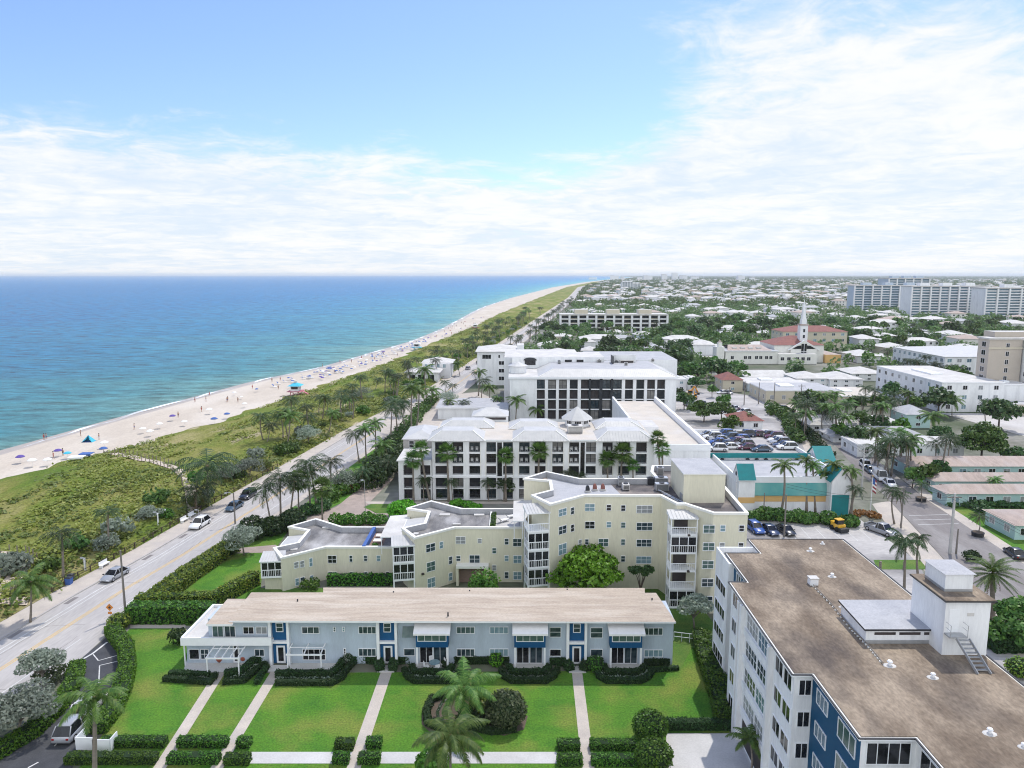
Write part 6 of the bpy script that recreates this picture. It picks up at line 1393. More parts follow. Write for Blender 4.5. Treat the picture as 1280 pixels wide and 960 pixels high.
def rdir(y): return math.atan2(10, kx(y + 5) - kx(y - 5))
car('suv', 'silver', 93, 915, DR(91), 'silver sport utility car parked on the dark drive beside the palm at lower left')
car('suv', 'white', 112, 888, DR(91), 'white car half hidden by the palm ahead of the silver one on the dark drive')
car('sedan', 'silver', 144, 722, rdir(103) + math.pi, 'silver grey sedan driving on the beach road behind the tall pole')
car('suv', 'white', 250, 658, rdir(125) + math.pi, 'white sport utility car on the beach road left of the silver tree')
car('sedan', 'slate', 293, 636, rdir(135) + math.pi, 'dark blue grey sedan behind the street lamp pole on the beach road')
car('suv', 'black', 310, 622, rdir(143) + math.pi, 'black sport utility car just beyond the blue grey sedan on the beach road')
# rear car park beside the yellow building and the street
car('suv', 'blue', 944, 664, DR(-82), 'bright blue sport utility car parked against the yellow building'); car('sedan', 'navy', 962, 666, DR(-80), 'dark blue sedan second from the yellow building in the rear car park')
car('sedan', 'black', 982, 666, DR(-80), 'black sedan by the pole in the rear car park'); car('pickup', 'silver', 1101, 666, DR(-62), 'silver pickup truck turning in the rear car park near the street')
def street_dir(): return math.atan2(10, 1.5)
car('sedan', 'black', 1268, 695, street_dir(), 'black sedan parked at the kerb before the last green lawn of the side street')
car('van', 'white', 1100, 599, street_dir() + math.pi, 'white van parked on the side street beyond the palms'); car('sedan', 'white', 1112, 607, street_dir() + math.pi, 'white sedan parked right behind the van on the side street')
car('sedan', 'slate', 1088, 590, street_dir() + math.pi, 'grey blue sedan parked ahead of the white van'); car('suv', 'white', 1082, 584, street_dir() + math.pi, 'white sport utility car farthest along the side street')
# roof car park
DK = 6.12; RNG = random.Random(3)
deck = [('white', 'silver', 'slate'), ]
cols = ['slate', 'navy', 'beige', 'navy', 'maroon', 'white', 'silver', 'blue', 'blue', 'silver', 'blue', 'navy', 'navy', 'white', 'maroon', 'grey']
for i, (px, py, c) in enumerate([(885, 545.5, 'silver'), (906, 545, 'blue'), (922, 545.5, 'beige'), (932, 545.5, 'navy'), (947, 545, 'maroon'), (891, 548.5, 'white'), (899, 551.5, 'silver'), (913, 549.5, 'slate'), (898, 555, 'blue'), (925, 552, 'blue'), (908, 557.5, 'navy'), (921, 555.5, 'maroon'), (912, 561, 'white'), (930, 558, 'silver'), (934, 561.5, 'maroon'),
                              (968, 548, 'maroon'), (972, 552, 'white'), (975, 555.5, 'silver'), (979, 558.5, 'navy'), (984, 561.5, 'white'), (952, 564, 'slate'), (896, 563.5, 'white'), (960, 545.5, 'black')]):
    nm = {'silver': 'silver', 'blue': 'blue', 'beige': 'beige', 'navy': 'dark navy', 'maroon': 'dark maroon', 'white': 'white', 'slate': 'grey blue', 'black': 'black'}[c]
    pos = 'right hand row' if px > 958 else ('back row' if py < 547 else ('front row' if py > 560 else 'crowded middle rows'))
    car(('sedan', 'suv')[i % 2], c, px, py, DR(180 if px < 958 else 178) + RNG.uniform(-.06, .06), f'{nm} car parked in the {pos} of the roof car park', z=DK, group='cars on the roof car park')
# behind the hotel, by the digger
for i, (px, py, c, l) in enumerate([(859, 507, 'black', 'black car parked at the left of three beside the digger'), (869, 507.5, 'grey', 'dark grey car in the middle of three beside the digger'), (879, 506, 'silver', 'silver car at the right of three beside the digger')]): car('sedan', c, px, py, DR(-85), l)
for i, (px, py, c, k, l) in enumerate([(919, 512, 'silver', 'sedan', 'silver car in the walled yard behind the red roofed house'), (925, 515, 'maroon', 'sedan', 'maroon car in the walled yard behind the red roofed house'), (930, 517, 'white', 'suv', 'white car nearest the red roofed house in the walled yard'), (968, 512, 'white', 'sedan', 'white car parked by the beige commercial block'), (978, 512, 'black', 'sedan', 'black car parked by the beige commercial block'),
                                      (903, 492, 'white', 'sedan', 'white car parked before the two storey red roofed house'), (911, 492, 'silver', 'sedan', 'silver car parked before the two storey red roofed house'), (939, 487, 'slate', 'sedan', 'dark car beside the pale blue grey shop')]): car(k, c, px, py, DR(RNG.choice([80, 200, -80])), l)
for i, (px, py) in enumerate([(548, 469), (585, 462), (606, 449), (612, 447), (602, 452), (598, 455), (686, 398), (679, 402)]):
    y = at(px, py)[1]; car(('sedan', 'suv')[i % 2], ['white', 'silver', 'black', 'navy', 'grey', 'silver', 'white', 'silver'][i], px, py, rdir(y), f"small {['white', 'silver', 'black', 'navy blue', 'grey', 'second silver', 'far white', 'far silver'][i]} car parked along the distant beach road", group='cars along the distant beach road')
for i in range(10):
    px = 1150 + i * 9; car(('sedan', 'suv')[i % 2], ['white', 'silver', 'grey', 'white', 'navy', 'black', 'white', 'silver', 'maroon', 'white'][i], px + 0, 1, DR(85), 'car parked under the long carport at the right edge', group='cars at the pale lot', world=(153 + i * 3.2, 193))
# digger and yellow skid steer
def digger(px, py, lab, s=1.0, rz=0.4, k='excavator'):
    t = thing('excavator', lab, 'excavator', (*at(px, py), 0), rz=rz)
    for sy in (-1.0, 1.0):
        g = MB(); g.loft([[(-1.6, sy - .28, .1), (-1.6, sy + .28, .1), (-1.3, sy + .28, .75), (-1.3, sy - .28, .75)], [(1.6, sy - .28, .1), (1.6, sy + .28, .1), (1.3, sy + .28, .75), (1.3, sy - .28, .75)]], 'tyre'); part(g, 'track', t, False)
    g = MB(); g.box(-1.7, .9, -1.1, 1.1, .85, 1.7, k); part(g, 'body', t, False); g = MB(); g.box(-.2, 1.1, -1.1, -.1, 1.71, 2.7, 'glass_black'); g.box(-.25, 1.15, -1.15, -.05, 2.7, 2.8, k); part(g, 'cab', t, False)
    g = MB(); g.bar((.9, .4, 1.4), (3.0, .4, 3.9), .35, .45, k); g.bar((3.0, .4, 3.9), (4.6, .4, 1.6), .28, .36, k); part(g, 'arm', t, False); g = MB(); g.box(4.2, 5.0, -.1, .9, .7, 1.5, 'dark_metal'); part(g, 'bucket', t, False); t.scale = (s, s, s)
digger(860, 497, 'orange construction digger with raised arm behind the three parked cars'); digger(868, 499, 'smaller orange digger just right of the taller one', .7, 1.2)
t = thing('compact_loader', 'small yellow loader parked alone in the rear car park', 'loader', (*at(1048, 663), 0), rz=DR(-75)); g = MB(); g.box(-1.2, .9, -.7, .7, .5, 1.25, 'car_yellow'); g.box(-1.3, -.4, -.72, .72, 1.25, 1.45, 'car_yellow'); part(g, 'body', t, False); g = MB(); g.box(-.4, .5, -.6, .6, 1.25, 2.0, 'glass_black'); g.box(-.5, .6, -.65, .65, 2.0, 2.1, 'car_yellow'); part(g, 'cab', t, False); g = MB(); g.box(.9, 1.7, -.8, .8, .15, .8, 'dark_metal'); part(g, 'bucket', t, False)
for sx in (-.75, .55):
    for sy in (-.8, .8):
        g = MB(); g.loft([[(sx + .42 * math.cos(6.283 * j / 12), sy + d, .42 + .42 * math.sin(6.283 * j / 12)) for j in range(12)] for d in (-.14, .14)], 'tyre'); part(g, 'wheel', t, False)
# ---------------------------------------------------------------- poles, lamps, signs
def pole(px, py, tx, ty, lab, k='pole_wood', r=.16, arm=None, cat='pole', name='utility_pole', cross=False):
    x, y = at(px, py); X_, _, z = zat(tx, ty, y); t = thing(name, lab, cat, (x, y, 0)); g = MB(); g.tube([(0, 0, 0), (0, 0, z)], [r, r * .65], k, 9); part(g, 'post', t, False)
    if arm:
        g = MB(); g.tube([(0, 0, z - .3), (arm * .5, -.1, z + .1), (arm, -.2, z + .05)], .05, 'steel', 6); part(g, 'arm', t, False); g = MB(); g.loft([[(arm - .1 + .45 * a, -.2 + b, z + c) for b, c in ((-.14, -.04), (.14, -.04), (.1, .09), (-.1, .09))] for a in (0, 1)], 'steel'); part(g, 'lamp_head', t, False)
    if cross: g = MB(); g.box(-1.1, 1.1, -.06, .06, z - .7, z - .55, 'pole_wood'); part(g, 'crossarm', t, False)
    return (x, y, z)
pole(157, 768, 153.5, 688, 'tall weathered utility pole at the end of the clipped hedge by the beach road', 'pole_wood', .16)
pole(294, 655, 291, 616, 'street lamp with short arm beside the silver tree on the beach road', 'pole_wood', .15, -1.4, 'street lamp', 'street_lamp')
PW = []
PW.append(pole(1187, 692, 1191, 617, 'tall pale concrete power pole on the pavement of the side street', 'pole_concrete', .26, cross=True)); pole(1195, 692, 1197, 661, 'short dark pole beside the concrete power pole', 'pole_wood', .16)
PW.append(pole(1077, 612, 1075, 560, 'pale power pole at the far end of the white van', 'pole_concrete', .2, cross=True)); pole(980, 671, 983, 618, 'dark wooden pole standing among the three cars of the rear car park', 'pole_wood', .17); pole(954, 650, 955, 616, 'thin dark pole before the sea green wall', 'pole_wood', .12)
pole(1126, 660, 1129, 610, 'thin dark pole beside the tall palm at the street', 'pole_wood', .14)
PW.append(pole(1000, 520, 1000, 480, 'wooden power pole beyond the hedge lined lane', 'pole_wood', .16, cross=True))
for px, py, ty, l in ((967, 510, 478, 'wooden pole in the yard near the beige commercial block'), (948, 505, 478, 'wooden pole beside the walled yard'), (930, 506, 476, 'wooden pole at the corner of the walled yard'), (911, 502, 484, 'short wooden pole before the two storey red roofed house')): pole(px, py, px, ty, l, 'pole_wood', .17)
for px, py, ty, l in ((198, 660, 640, 'grey street lamp post among the shrubs on the dune side of the pavement'), (108, 716, 697, 'white topped post beside the two silver shrubs on the pavement'), (249, 651, 637, 'slim lamp post by the white trash bins on the pavement'), (457, 650, 600, 'slim lamp post on the paved forecourt near the hotel')): pole(px, py, px, ty, l, 'steel', .07, -.5, 'street lamp', 'street_lamp')
for px, py, ty, l in ((830, 470, 432, 'tall white mast beyond the gridded hotel'), (835, 440, 425, 'white light pole in the far car park')): pole(px, py, px, ty, l, 'steel', .2, None, 'pole', 'light_pole')
# wires strung between the power poles
def wire(a, b, sag, lab, r=.022):
    g = MB(); pts = []
    for i in range(17): s = i / 16; p = Vector(a).lerp(Vector(b), s); pts.append((p.x, p.y, p.z - sag * 4 * s * (1 - s)))
    g.tube(pts, r, 'dark_metal', 4); o = g.build('power_line', origin=tuple(a)); tag(o, lab, 'cable', 'power lines along the side street')
q = PW[0]; e2 = (PW[0][0] - 8, 40.0, PW[0][2] - .2)
for d in (-.9, 0, .9):
    wire((q[0] + d, q[1], q[2] - .55), (PW[1][0] + d, PW[1][1], PW[1][2] - .55), 1.2, 'dark power line sagging between the concrete poles of the side street'); wire((PW[1][0] + d, PW[1][1], PW[1][2] - .55), (PW[2][0] + d, PW[2][1], PW[2][2] - .55), 2.2, 'dark power line running on from the far concrete pole to the lane')
    wire((q[0] + d, q[1], q[2] - .55), (q[0] + 6 + d, 46, q[2] + .5), 1.4, 'dark power line from the concrete pole towards the right edge')
q3 = at(980, 671)
for d in (0, .5): wire((*q3, 9.2 - d), (*at(1187, 692), 9.4 - d), 1.2, 'thin line sagging across the rear car park')
# orange diamond warning sign
x, y = at(138.5, 776); t = thing('warning_sign', 'orange diamond warning sign on a post at the hedge corner by the road', 'sign', (x, y, 0)); g = MB(); g.tube([(0, 0, 0), (0, 0, 1.55)], .035, 'steel', 6); part(g, 'post', t, False); g = MB(); g.face([(0, -.05, 1.35), (.48, -.05, 1.85), (0, -.05, 2.35), (-.48, -.05, 1.85)], 'rust_sign'); g.face([(0, -.03, 1.35), (-.48, -.03, 1.85), (0, -.03, 2.35), (.48, -.03, 1.85)], 'rust_sign'); part(g, 'plate', t, False)
g = MB(); g.box(-.26, .26, -.05, -.03, .95, 1.25, 'rust_sign'); part(g, 'plate', t, False); g = MB(); g.face([(-.16, -.055, 1.8), (0, -.055, 1.66), (.16, -.055, 1.8), (.16, -.055, 1.9), (.04, -.055, 1.86), (.04, -.055, 2.1), (-.04, -.055, 2.1), (-.04, -.055, 1.86), (-.16, -.055, 1.9)], 'dark_metal'); part(g, 'symbol', t, False)
# bins, planters, bench-like things on the pavement
def bin_(px, py, lab, k, w=.7, h=1.0, nm='trash_bin', cat='trash bin'):
    x, y = at(px, py, .14); t = thing(nm, lab, cat, (x, y, .14)); g = MB(); g.loft([[(s * math.cos(a) * 1, s * math.sin(a), z) for a in [.785 + 1.5708 * j for j in range(4)]] for s, z in ((w * .6, 0), (w * .7, h * .86))], k); part(g, 'body', t, False); g = MB(); g.loft([[(s * math.cos(a), s * math.sin(a), z) for a in [.785 + 1.5708 * j for j in range(4)]] for s, z in ((w * .75, h * .863), (w * .72, h * .93), (w * .3, h))], 'dark_metal' if k != 'white_cloth' else 'white_cloth'); part(g, 'lid', t, False)
bin_(86.5, 730, 'blue bin at the foot of the palm on the beach pavement', 'blue_cloth', .8, 1.1); bin_(89, 727, 'dark bin right behind the blue one under the palm', 'dark_metal', .7, 1.2)
for px, py, l in ((231, 652, 'left of two white benches by the dune side of the pavement'), (240.5, 646, 'right of two white benches by the dune side of the pavement'), (131, 708, 'white bench on the pavement behind the silver sedan')):
    x, y = at(px, py, .14); t = thing('bench', l, 'bench', (x, y, .14), rz=1.42); g = MB(); g.box(-.9, .9, -.25, .25, .38, .46, 'white_cloth'); part(g, 'seat', t, False); g = MB(); g.box(-.9, .9, .25, .33, .46, .9, 'white_cloth'); part(g, 'backrest', t, False)
    for s in (-.75, .75): g = MB(); g.box(s - .06, s + .06, -.22, .3, 0, .38, 'white_cloth'); part(g, 'leg', t, False)
for i, (px, py) in enumerate(((106.5, 714), (198, 659), (207, 650))):
    x, y = at(px, py, .14); t = thing('bollard', ['white shower post beside the two silver shrubs', 'white post before the shrubs at the kerb bend', 'white post near the dune path entrance'][i], 'post', (x, y, .14)); g = MB(); g.cone((0, 0), .14, .12, 0, 1.9 if i != 1 else 2.4, 'frame_white', 8); part(g, 'post', t, False); g = MB(); g.cone((0, 0), .2, .1, 1.9 if i != 1 else 2.4, 2.05 if i != 1 else 2.55, 'frame_white', 8); part(g, 'cap', t, False)
for i, (px, py) in enumerate(((1151, 626), (1222, 670))):
    x, y = at(px, py); t = thing('planter', ['round black planter with a small tree, farther along the grass strip', 'round black planter with a small tree, nearer on the grass strip'][i], 'planter', (x, y, 0)); g = MB(); g.cone((0, 0), .9, 1.0, 0, .7, 'dark_metal', 14); part(g, 'pot', t, False); g = MB(); g.cone((0, 0), .86, .86, .7, .72, 'soil', 12); part(g, 'soil', t, False)
# white trash enclosure by the drive
t = thing('enclosure_fence', 'low white panelled enclosure beside the drive under the palm', 'fence', (*at(107, 938), 0))
for i, (dx_, dy_, l, ax) in enumerate([(0, 0, 1.7, 'x'), (0, 0, 1.5, 'y'), (1.75, -.3, 1.6, 'x'), (3.35, -.3, 1.3, 'y'), (1.72, -.3, .1, 'x')]):
    g = MB(); (g.box(dx_ - .9, dx_ - .9 + l, dy_, dy_ + .08, .05, 1.3, 'frame_white') if ax == 'x' else g.box(dx_ - .9, dx_ - .82, dy_ + .083, dy_ + l, .05, 1.3, 'frame_white')); part(g, 'panel', t, False)
# terracotta pots, patio furniture
for px, py, l in ((275, 827, 'left terracotta pot under the white pergola'), (305, 826.5, 'right terracotta pot at the end of the white pergola')): 
    x, y = at(px, py, .06); t = thing('flower_pot', l, 'pot', (x, y, .06)); g = MB(); g.loft([[(r * math.cos(6.283 * j / 12), r * math.sin(6.283 * j / 12), z) for j in range(12)] for r, z in ((.25, 0), (.45, .35), (.42, .62), (.36, .7))], 'terracotta'); part(g, 'pot', t, False, True)
x, y = at(543.5, 834, .1); t = thing('patio_table', 'round pale glass patio table under the first bay window', 'table', (x, y - .2, .1)); g = MB(); g.cone((0, 0), .62, .62, .7, .74, 'glass_pale', 16); part(g, 'tabletop', t, False)
for a in range(4): g = MB(); g.tube([(.45 * math.cos(a * 1.57 + .78), .45 * math.sin(a * 1.57 + .78), 0), (.38 * math.cos(a * 1.57 + .78), .38 * math.sin(a * 1.57 + .78), .695)], .025, 'frame_white', 5); part(g, 'leg', t, False)
def pchair():
    t = thing('patio_chair', 'x', 'chair'); g = MB(); g.box(-.27, .27, -.27, .27, .4, .45, 'white_cloth'); part(g, 'seat', t, False); g = MB(); g.box(-.27, .27, .24, .30, .45, .98, 'white_cloth'); part(g, 'backrest', t, False)
    for a in (-.23, .23):
        for b in (-.23, .23): g = MB(); g.box(a - .02, a + .02, b - .02, b + .02, 0, .4, 'frame_white'); part(g, 'leg', t, False)
    return Proto(t)
PCH = pchair()
for i in range(4): PCH.put((x + .95 * math.cos(i * 1.57 + .4), y - .2 + .8 * math.sin(i * 1.57 + .4), .1), i * 1.57 + .4 - 1.57, label='white patio chair drawn up to the round table under the first bay window', group='chairs round the patio table')
# fence at the east boundary of the lawn, ramp with railings beside the apartment block
def railing(name, lab, pts, h, k, sp=.9, z=0.0):
    P = [Vector(p) for p in pts]; t = thing(name, lab, 'fence', (*P[0], z)); o = P[0]; g = MB(); 
    for a, b in zip(P, P[1:]):
        for zz in (h, h * .5): g.bar((a.x - o.x, a.y - o.y, zz), (b.x - o.x, b.y - o.y, zz), .05, .05, k)
    part(g, 'rail', t, False)
    for a, b in zip(P, P[1:]):
        n = max(1, int((b - a).length / sp))
        for i in range(n + 1): p = a + (b - a) * i / n - o; g = MB(); g.box(p.x - .03, p.x + .03, p.y - .03, p.y + .03, 0, h - .03, k); part(g, 'post', t, False)
railing('railing', 'white railing at the back right corner of the townhouse lawn', [(19.2, 84), (24.6, 82.6)], 1.1, 'frame_white'); railing('railing', 'white pipe railing of the ramp beside the apartment block', [(21.6, 84.5), (24, 81.2), (24, 80.2), (21.9, 80.0), (21.7, 84.2)], 1.0, 'frame_white')
# ---------------------------------------------------------------- sheets of ground, drives, paths, lawns around the near buildings
sheet('lawn', [(162, 786), (232, 782), (235, 842), (850, 838), (870, 800), (900, 845), (912, 916), (835, 916), (835, 1010), (60, 1010), (110, 945), (140, 900), (160, 850), (150, 800)], 'lawn', .006)
sheet('lawn', [(186, 750), (292, 691), (330, 691), (330, 700), (325, 742), (262, 760)], 'lawn', .006); sheet('lawn', [(232, 782), (232, 742), (330, 735), (860, 735), (900, 790), (860, 838)], 'verge', .003)
sheet('lawn', [(285, 690), (293, 672), (345, 640), (370, 650), (345, 685)], 'lawn', .006); sheet('path', [(265, 688), (345, 681), (352, 690), (290, 692)], 'paver', .012)
sheet('path', [(162, 781), (232, 781), (232, 785.5), (163, 785.5)], 'walk', .016)
sheet('drive', [(97, 827), (133, 797), (152, 805), (166, 850), (140, 890), (105, 935), (60, 1010), (-60, 1010), (0, 952), (60, 905), (90, 870), (97, 850)], 'asphalt', .02)
def pline(pts, w, k='paint_white', z=.026, nm='parking_marking'):
    P = [Vector(at(*p)) for p in pts]; g = MB()
    for a, b in zip(P, P[1:]):
        d = (b - a).normalized(); n = Vector((-d.y, d.x)) * w / 2; g.face([(*(a - n), z), (*(b - n), z), (*(b + n), z), (*(a + n), z)][::1], k)
    tag(g.build(nm), kind='structure')
pline([(97, 828), (116, 817), (134, 803)], .25, z=.03); pline([(116.5, 818), (123, 826), (148, 819)], .12); pline([(150, 826), (124.5, 832), (123.5, 854), (146, 849)], .12); pline([(68, 933), (75, 925)], .12); pline([(35, 960), (48, 953)], .15); pline([(98, 918), (108, 904)], .1)
sheet('path', [(308, 940), (697, 940), (697, 954.5), (303, 954.5)], 'walk_white', .018)
def pathline(px0, py0, px1, py1, w): 
    a, b = Vector(at(px0, py0)), Vector(at(px1, py1)); d = (b - a).normalized(); n = Vector((-d.y, d.x)) * w / 2; g = MB(); g.face([(*(a - n), .022), (*(b - n), .022), (*(b + n), .022), (*(a + n), .022)][::-1], 'walk'); o = g.build('path')
    if o.data.polygons[0].normal.z < 0: o.data.flip_normals()
    tag(o, kind='structure')
pathline(275, 841, 190, 975, 1.15); pathline(346, 838, 262, 975, 1.15); pathline(484.5, 836, 437, 975, 1.25); pathline(720.8, 836, 737, 975, 1.15)
sheet('forecourt', [(833, 917), (935, 917), (960, 1010), (830, 1010)], 'walk_white', .024); sheet('ramp', [(884, 797), (899, 797), (935, 905), (925, 917), (917, 917)], 'concrete', .022)
# around the yellow condo and hotel
sheet('drive', [(372, 652), (420, 634), (447, 612), (470, 598), (492, 598), (470, 620), (456, 634), (470, 642), (500, 640), (640, 640), (640, 655), (380, 662)], 'paver', .016)
sheet('verge', [(322, 656), (364, 628), (380, 640), (366, 655), (330, 662)], 'verge', .004); sheet('verge', [(372, 640), (400, 612), (455, 560), (520, 505), (560, 470), (590, 470), (540, 520), (480, 590), (440, 622), (400, 642)], 'lawn', .008)
sheet('verge', [(454, 634), (470, 628), (530, 628), (530, 640), (472, 642)], 'verge', .022); sheet('path', [(456, 627), (660, 627), (660, 630), (460, 630)], 'walk', .026)
sheet('car_park', [(925, 640), (1062, 640), (1145, 700), (1170, 745), (1050, 745), (1030, 690), (930, 690)], 'lot', .012); sheet('yard', [(27, 82), (62, 82), (66, 40), (37, 40)], 'lot', .009, False)
sheet('street', [(62, 60), (63.5, 95), (68, 115), (73.5, 140), (78, 165), (86, 200), (98, 250), (107, 250), (95, 205), (86, 170), (81, 140), (78.6, 115), (77, 95), (76, 60)], 'road_dark', .012, False)
sheet('pavement', [(76, 60), (77, 95), (78.6, 115), (81, 140), (84, 156), (86.2, 156), (83.4, 140), (81, 115), (79.6, 95), (79, 60)], 'walk', .02, False); sheet('pavement', [(57.5, 60), (59.5, 95), (63, 115), (69, 138), (73.4, 140), (67.9, 115), (63.4, 95), (61.9, 60)], 'walk', .02, False)
sheet('verge', [(79.6, 95), (81, 115), (83.4, 140), (86.2, 156), (88.5, 156), (86.3, 140), (84, 115), (83, 95)], 'lawn', .016, False); sheet('verge', [(83, 60), (84, 115), (86.3, 140), (90, 170), (130, 170), (130, 60)], 'verge', .004, False)
sheet('lawn', [(44, 80), (52, 80), (50, 76), (45, 76)], 'lawn', .02, False)
for k in range(9):
    x = 44.5 + k * 2.5; g = MB(); g.face([(x, 117.8, .02), (x + .1, 117.8, .02), (x + .5, 124, .02), (x + .4, 124, .02)], 'paint_white'); tag(g.build('parking_marking'), kind='structure')
for yy in (126, 128.5, 131): g = MB(); x = 71.5 + (yy - 126) * .2; g.face([(x, yy, .02), (x + 7.5, yy + .6, .02), (x + 7.5, yy + .75, .02), (x, yy + .15, .02)], 'paint_white'); tag(g.build('road_marking'), kind='structure')
sheet('yard', [(40.6, 175), (72, 175), (84, 205), (90, 262), (60, 300), (46, 300), (44, 215), (40, 205)], 'lot', .006, False); sheet('lane', [(64.5, 160), (71, 175), (84, 220), (93, 260), (97, 260), (88, 215), (75, 172), (68, 158)], 'walk', .014, False)
sheet('car_park', [(52, 300), (60, 300), (62, 330), (50, 335)], 'lot', .01, False)
sheet("car_park", [(75, 395), (150, 395), (150, 420), (75, 420)], mat('pale_lot', (.5, .5, .5)), .01, False)
# dune paths: sandy crossing with rope posts

x, y = at(1087.5, 644); t = thing('flagpole', 'tall white flagpole with a hanging striped flag on the pavement near the silver pickup', 'flagpole', (x, y, 0)); g = MB(); g.tube([(0, 0, 0), (0, 0, 7.4)], [.09, .05], 'frame_white', 7); g.cone((0, 0), .1, .1, 7.4, 7.55, 'car_yellow', 8); part(g, 'pole', t, False)
for i in range(7): g = MB(); a = .06; z = 7.1 - i * .36; g.face([(a, 0, z - .36), (a + .6, -.25, z - .86), (a + .6, -.25, z - .5), (a, 0, z)], 'red_cloth' if i % 2 == 0 else 'white_cloth'); g.face([(a, .01, z), (a + .6, -.24, z - .5), (a + .6, -.24, z - .86), (a, .01, z - .36)], 'red_cloth' if i % 2 == 0 else 'white_cloth'); o = part(g, 'flag_stripe', t, False)
g = MB(); g.face([(.055, -.02, 6.0), (.4, -.19, 5.75), (.4, -.19, 6.8), (.055, -.02, 7.12)], 'blue_cloth'); part(g, 'flag_canton', t, False)
# ---------------------------------------------------------------- hedges and garden planting, near
def hrow(lab, x0, x1, yb, h, w=.9, k='leaf_hedge', **kw):
    a, b = at(x0, yb), at(x1, yb); return hedge('hedge', lab, [(a[0], a[1] + w / 2), (b[0], b[1] + w / 2)], w, h, k, **kw)
HR = [(125, 205, 936, 'far row of clipped hedge left of the first path'), (80, 193, 957, 'near row of clipped hedge left of the first path, close to the white enclosure'), (220, 282, 936, 'far clipped hedge between the first and second paths'), (208, 272, 957, 'near clipped hedge between the first and second paths'),
      (295, 311, 937, 'short far hedge just right of the second path'), (279, 310, 958, 'near rounded hedge just right of the second path'), (418, 441, 939, 'short far hedge just left of the third path'), (415, 435, 957, 'near short hedge just left of the third path'), (457, 476, 937, 'short far hedge just right of the third path'),
      (447, 474, 957, 'near rounded hedge just right of the third path'), (697, 725, 940, 'short far hedge just left of the fourth path'), (697, 728, 959, 'near short hedge just left of the fourth path'), (738, 797, 940, 'far clipped hedge right of the fourth path'), (740, 800, 959, 'near clipped hedge right of the fourth path')]
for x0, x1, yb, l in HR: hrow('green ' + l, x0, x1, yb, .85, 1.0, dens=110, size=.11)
hrow('long dark hedge edging the white forecourt behind the two round bushes', 818, 920, 914, .9, 1.0, 'leaf_hedge_dark', dens=100, size=.12)
# big hedges by the road
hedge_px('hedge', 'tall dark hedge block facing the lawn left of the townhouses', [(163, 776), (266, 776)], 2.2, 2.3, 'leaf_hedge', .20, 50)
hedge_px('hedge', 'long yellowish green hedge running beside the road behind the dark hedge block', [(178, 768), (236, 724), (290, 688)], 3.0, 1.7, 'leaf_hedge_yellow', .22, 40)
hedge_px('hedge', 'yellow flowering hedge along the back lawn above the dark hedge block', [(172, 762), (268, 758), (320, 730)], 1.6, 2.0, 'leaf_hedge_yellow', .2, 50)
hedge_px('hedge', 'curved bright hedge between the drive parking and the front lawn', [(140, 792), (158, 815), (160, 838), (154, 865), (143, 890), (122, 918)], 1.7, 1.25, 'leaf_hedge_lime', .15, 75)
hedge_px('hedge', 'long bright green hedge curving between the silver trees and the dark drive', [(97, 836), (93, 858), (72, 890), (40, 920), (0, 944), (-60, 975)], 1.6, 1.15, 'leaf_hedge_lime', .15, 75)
bush('bush', 'rounded yellow green bush at the hedge corner by the orange sign', (*at(150, 784), 0), 1.5, .95, 900, .2, 'leaf_hedge_yellow')
bush('bush', 'loose dark bush under the white porch corner', (*at(222, 805), 0), 1.1, 1.1, 500, .22, 'leaf_hedge_dark', lumps=3); bush('bush', 'olive bush under the small silver tree by the drive', (*at(62, 852), 0), 1.7, .9, 700, .22, 'leaf_round', lumps=3)
hedge_px('hedge', 'long lush hedge between the right lawn and the ramp of the apartment block', [(876, 800), (886, 835), (899, 872), (908, 908)], 2.1, 1.5, 'leaf_hedge', .2, 50)
hedge_px('hedge', 'dark hedge strip along the foot of the low yellow wing', [(410, 731), (490, 731)], 1.0, 1.6, 'leaf_hedge', .22, 40); bush('bush', 'small green bush at the foot of the low yellow wing', (*at(388, 736), 0), 1.5, .8, 500, .22, 'leaf_hedge', lumps=3)
# foundation planting: dark scalloped hedges with a pale low border
def garden(cx, h1, l1):
    o = [(cx - 36, 839), (cx - 32, 848), (cx - 22, 853.5), (cx + 20, 853.5), (cx + 30, 848), (cx + 35, 839)]; i_ = [(cx - 27, 837), (cx - 22, 844.5), (cx + 18, 844.5), (cx + 25, 837)]; m_ = [(cx - 31, 838), (cx - 26, 846), (cx - 18, 849), (cx + 17, 849), (cx + 25, 846), (cx + 30, 838)]
    hedge_px('hedge', f'dark scalloped outer hedge around the {l1} bay window garden', o, .6, .6, 'leaf_hedge_dark', .12, 90); hedge_px('hedge', f'dark inner hedge around the {l1} bay window patio', i_, .65, .8, 'leaf_hedge_dark', .12, 90); hedge_px('hedge', f'pale variegated border between the two hedges of the {l1} bay window', m_, .28, .38, 'leaf_silver', .12, 90)
for c, l in ((541, 'first'), (662, 'second'), (781, 'third')): garden(c, 0, l)
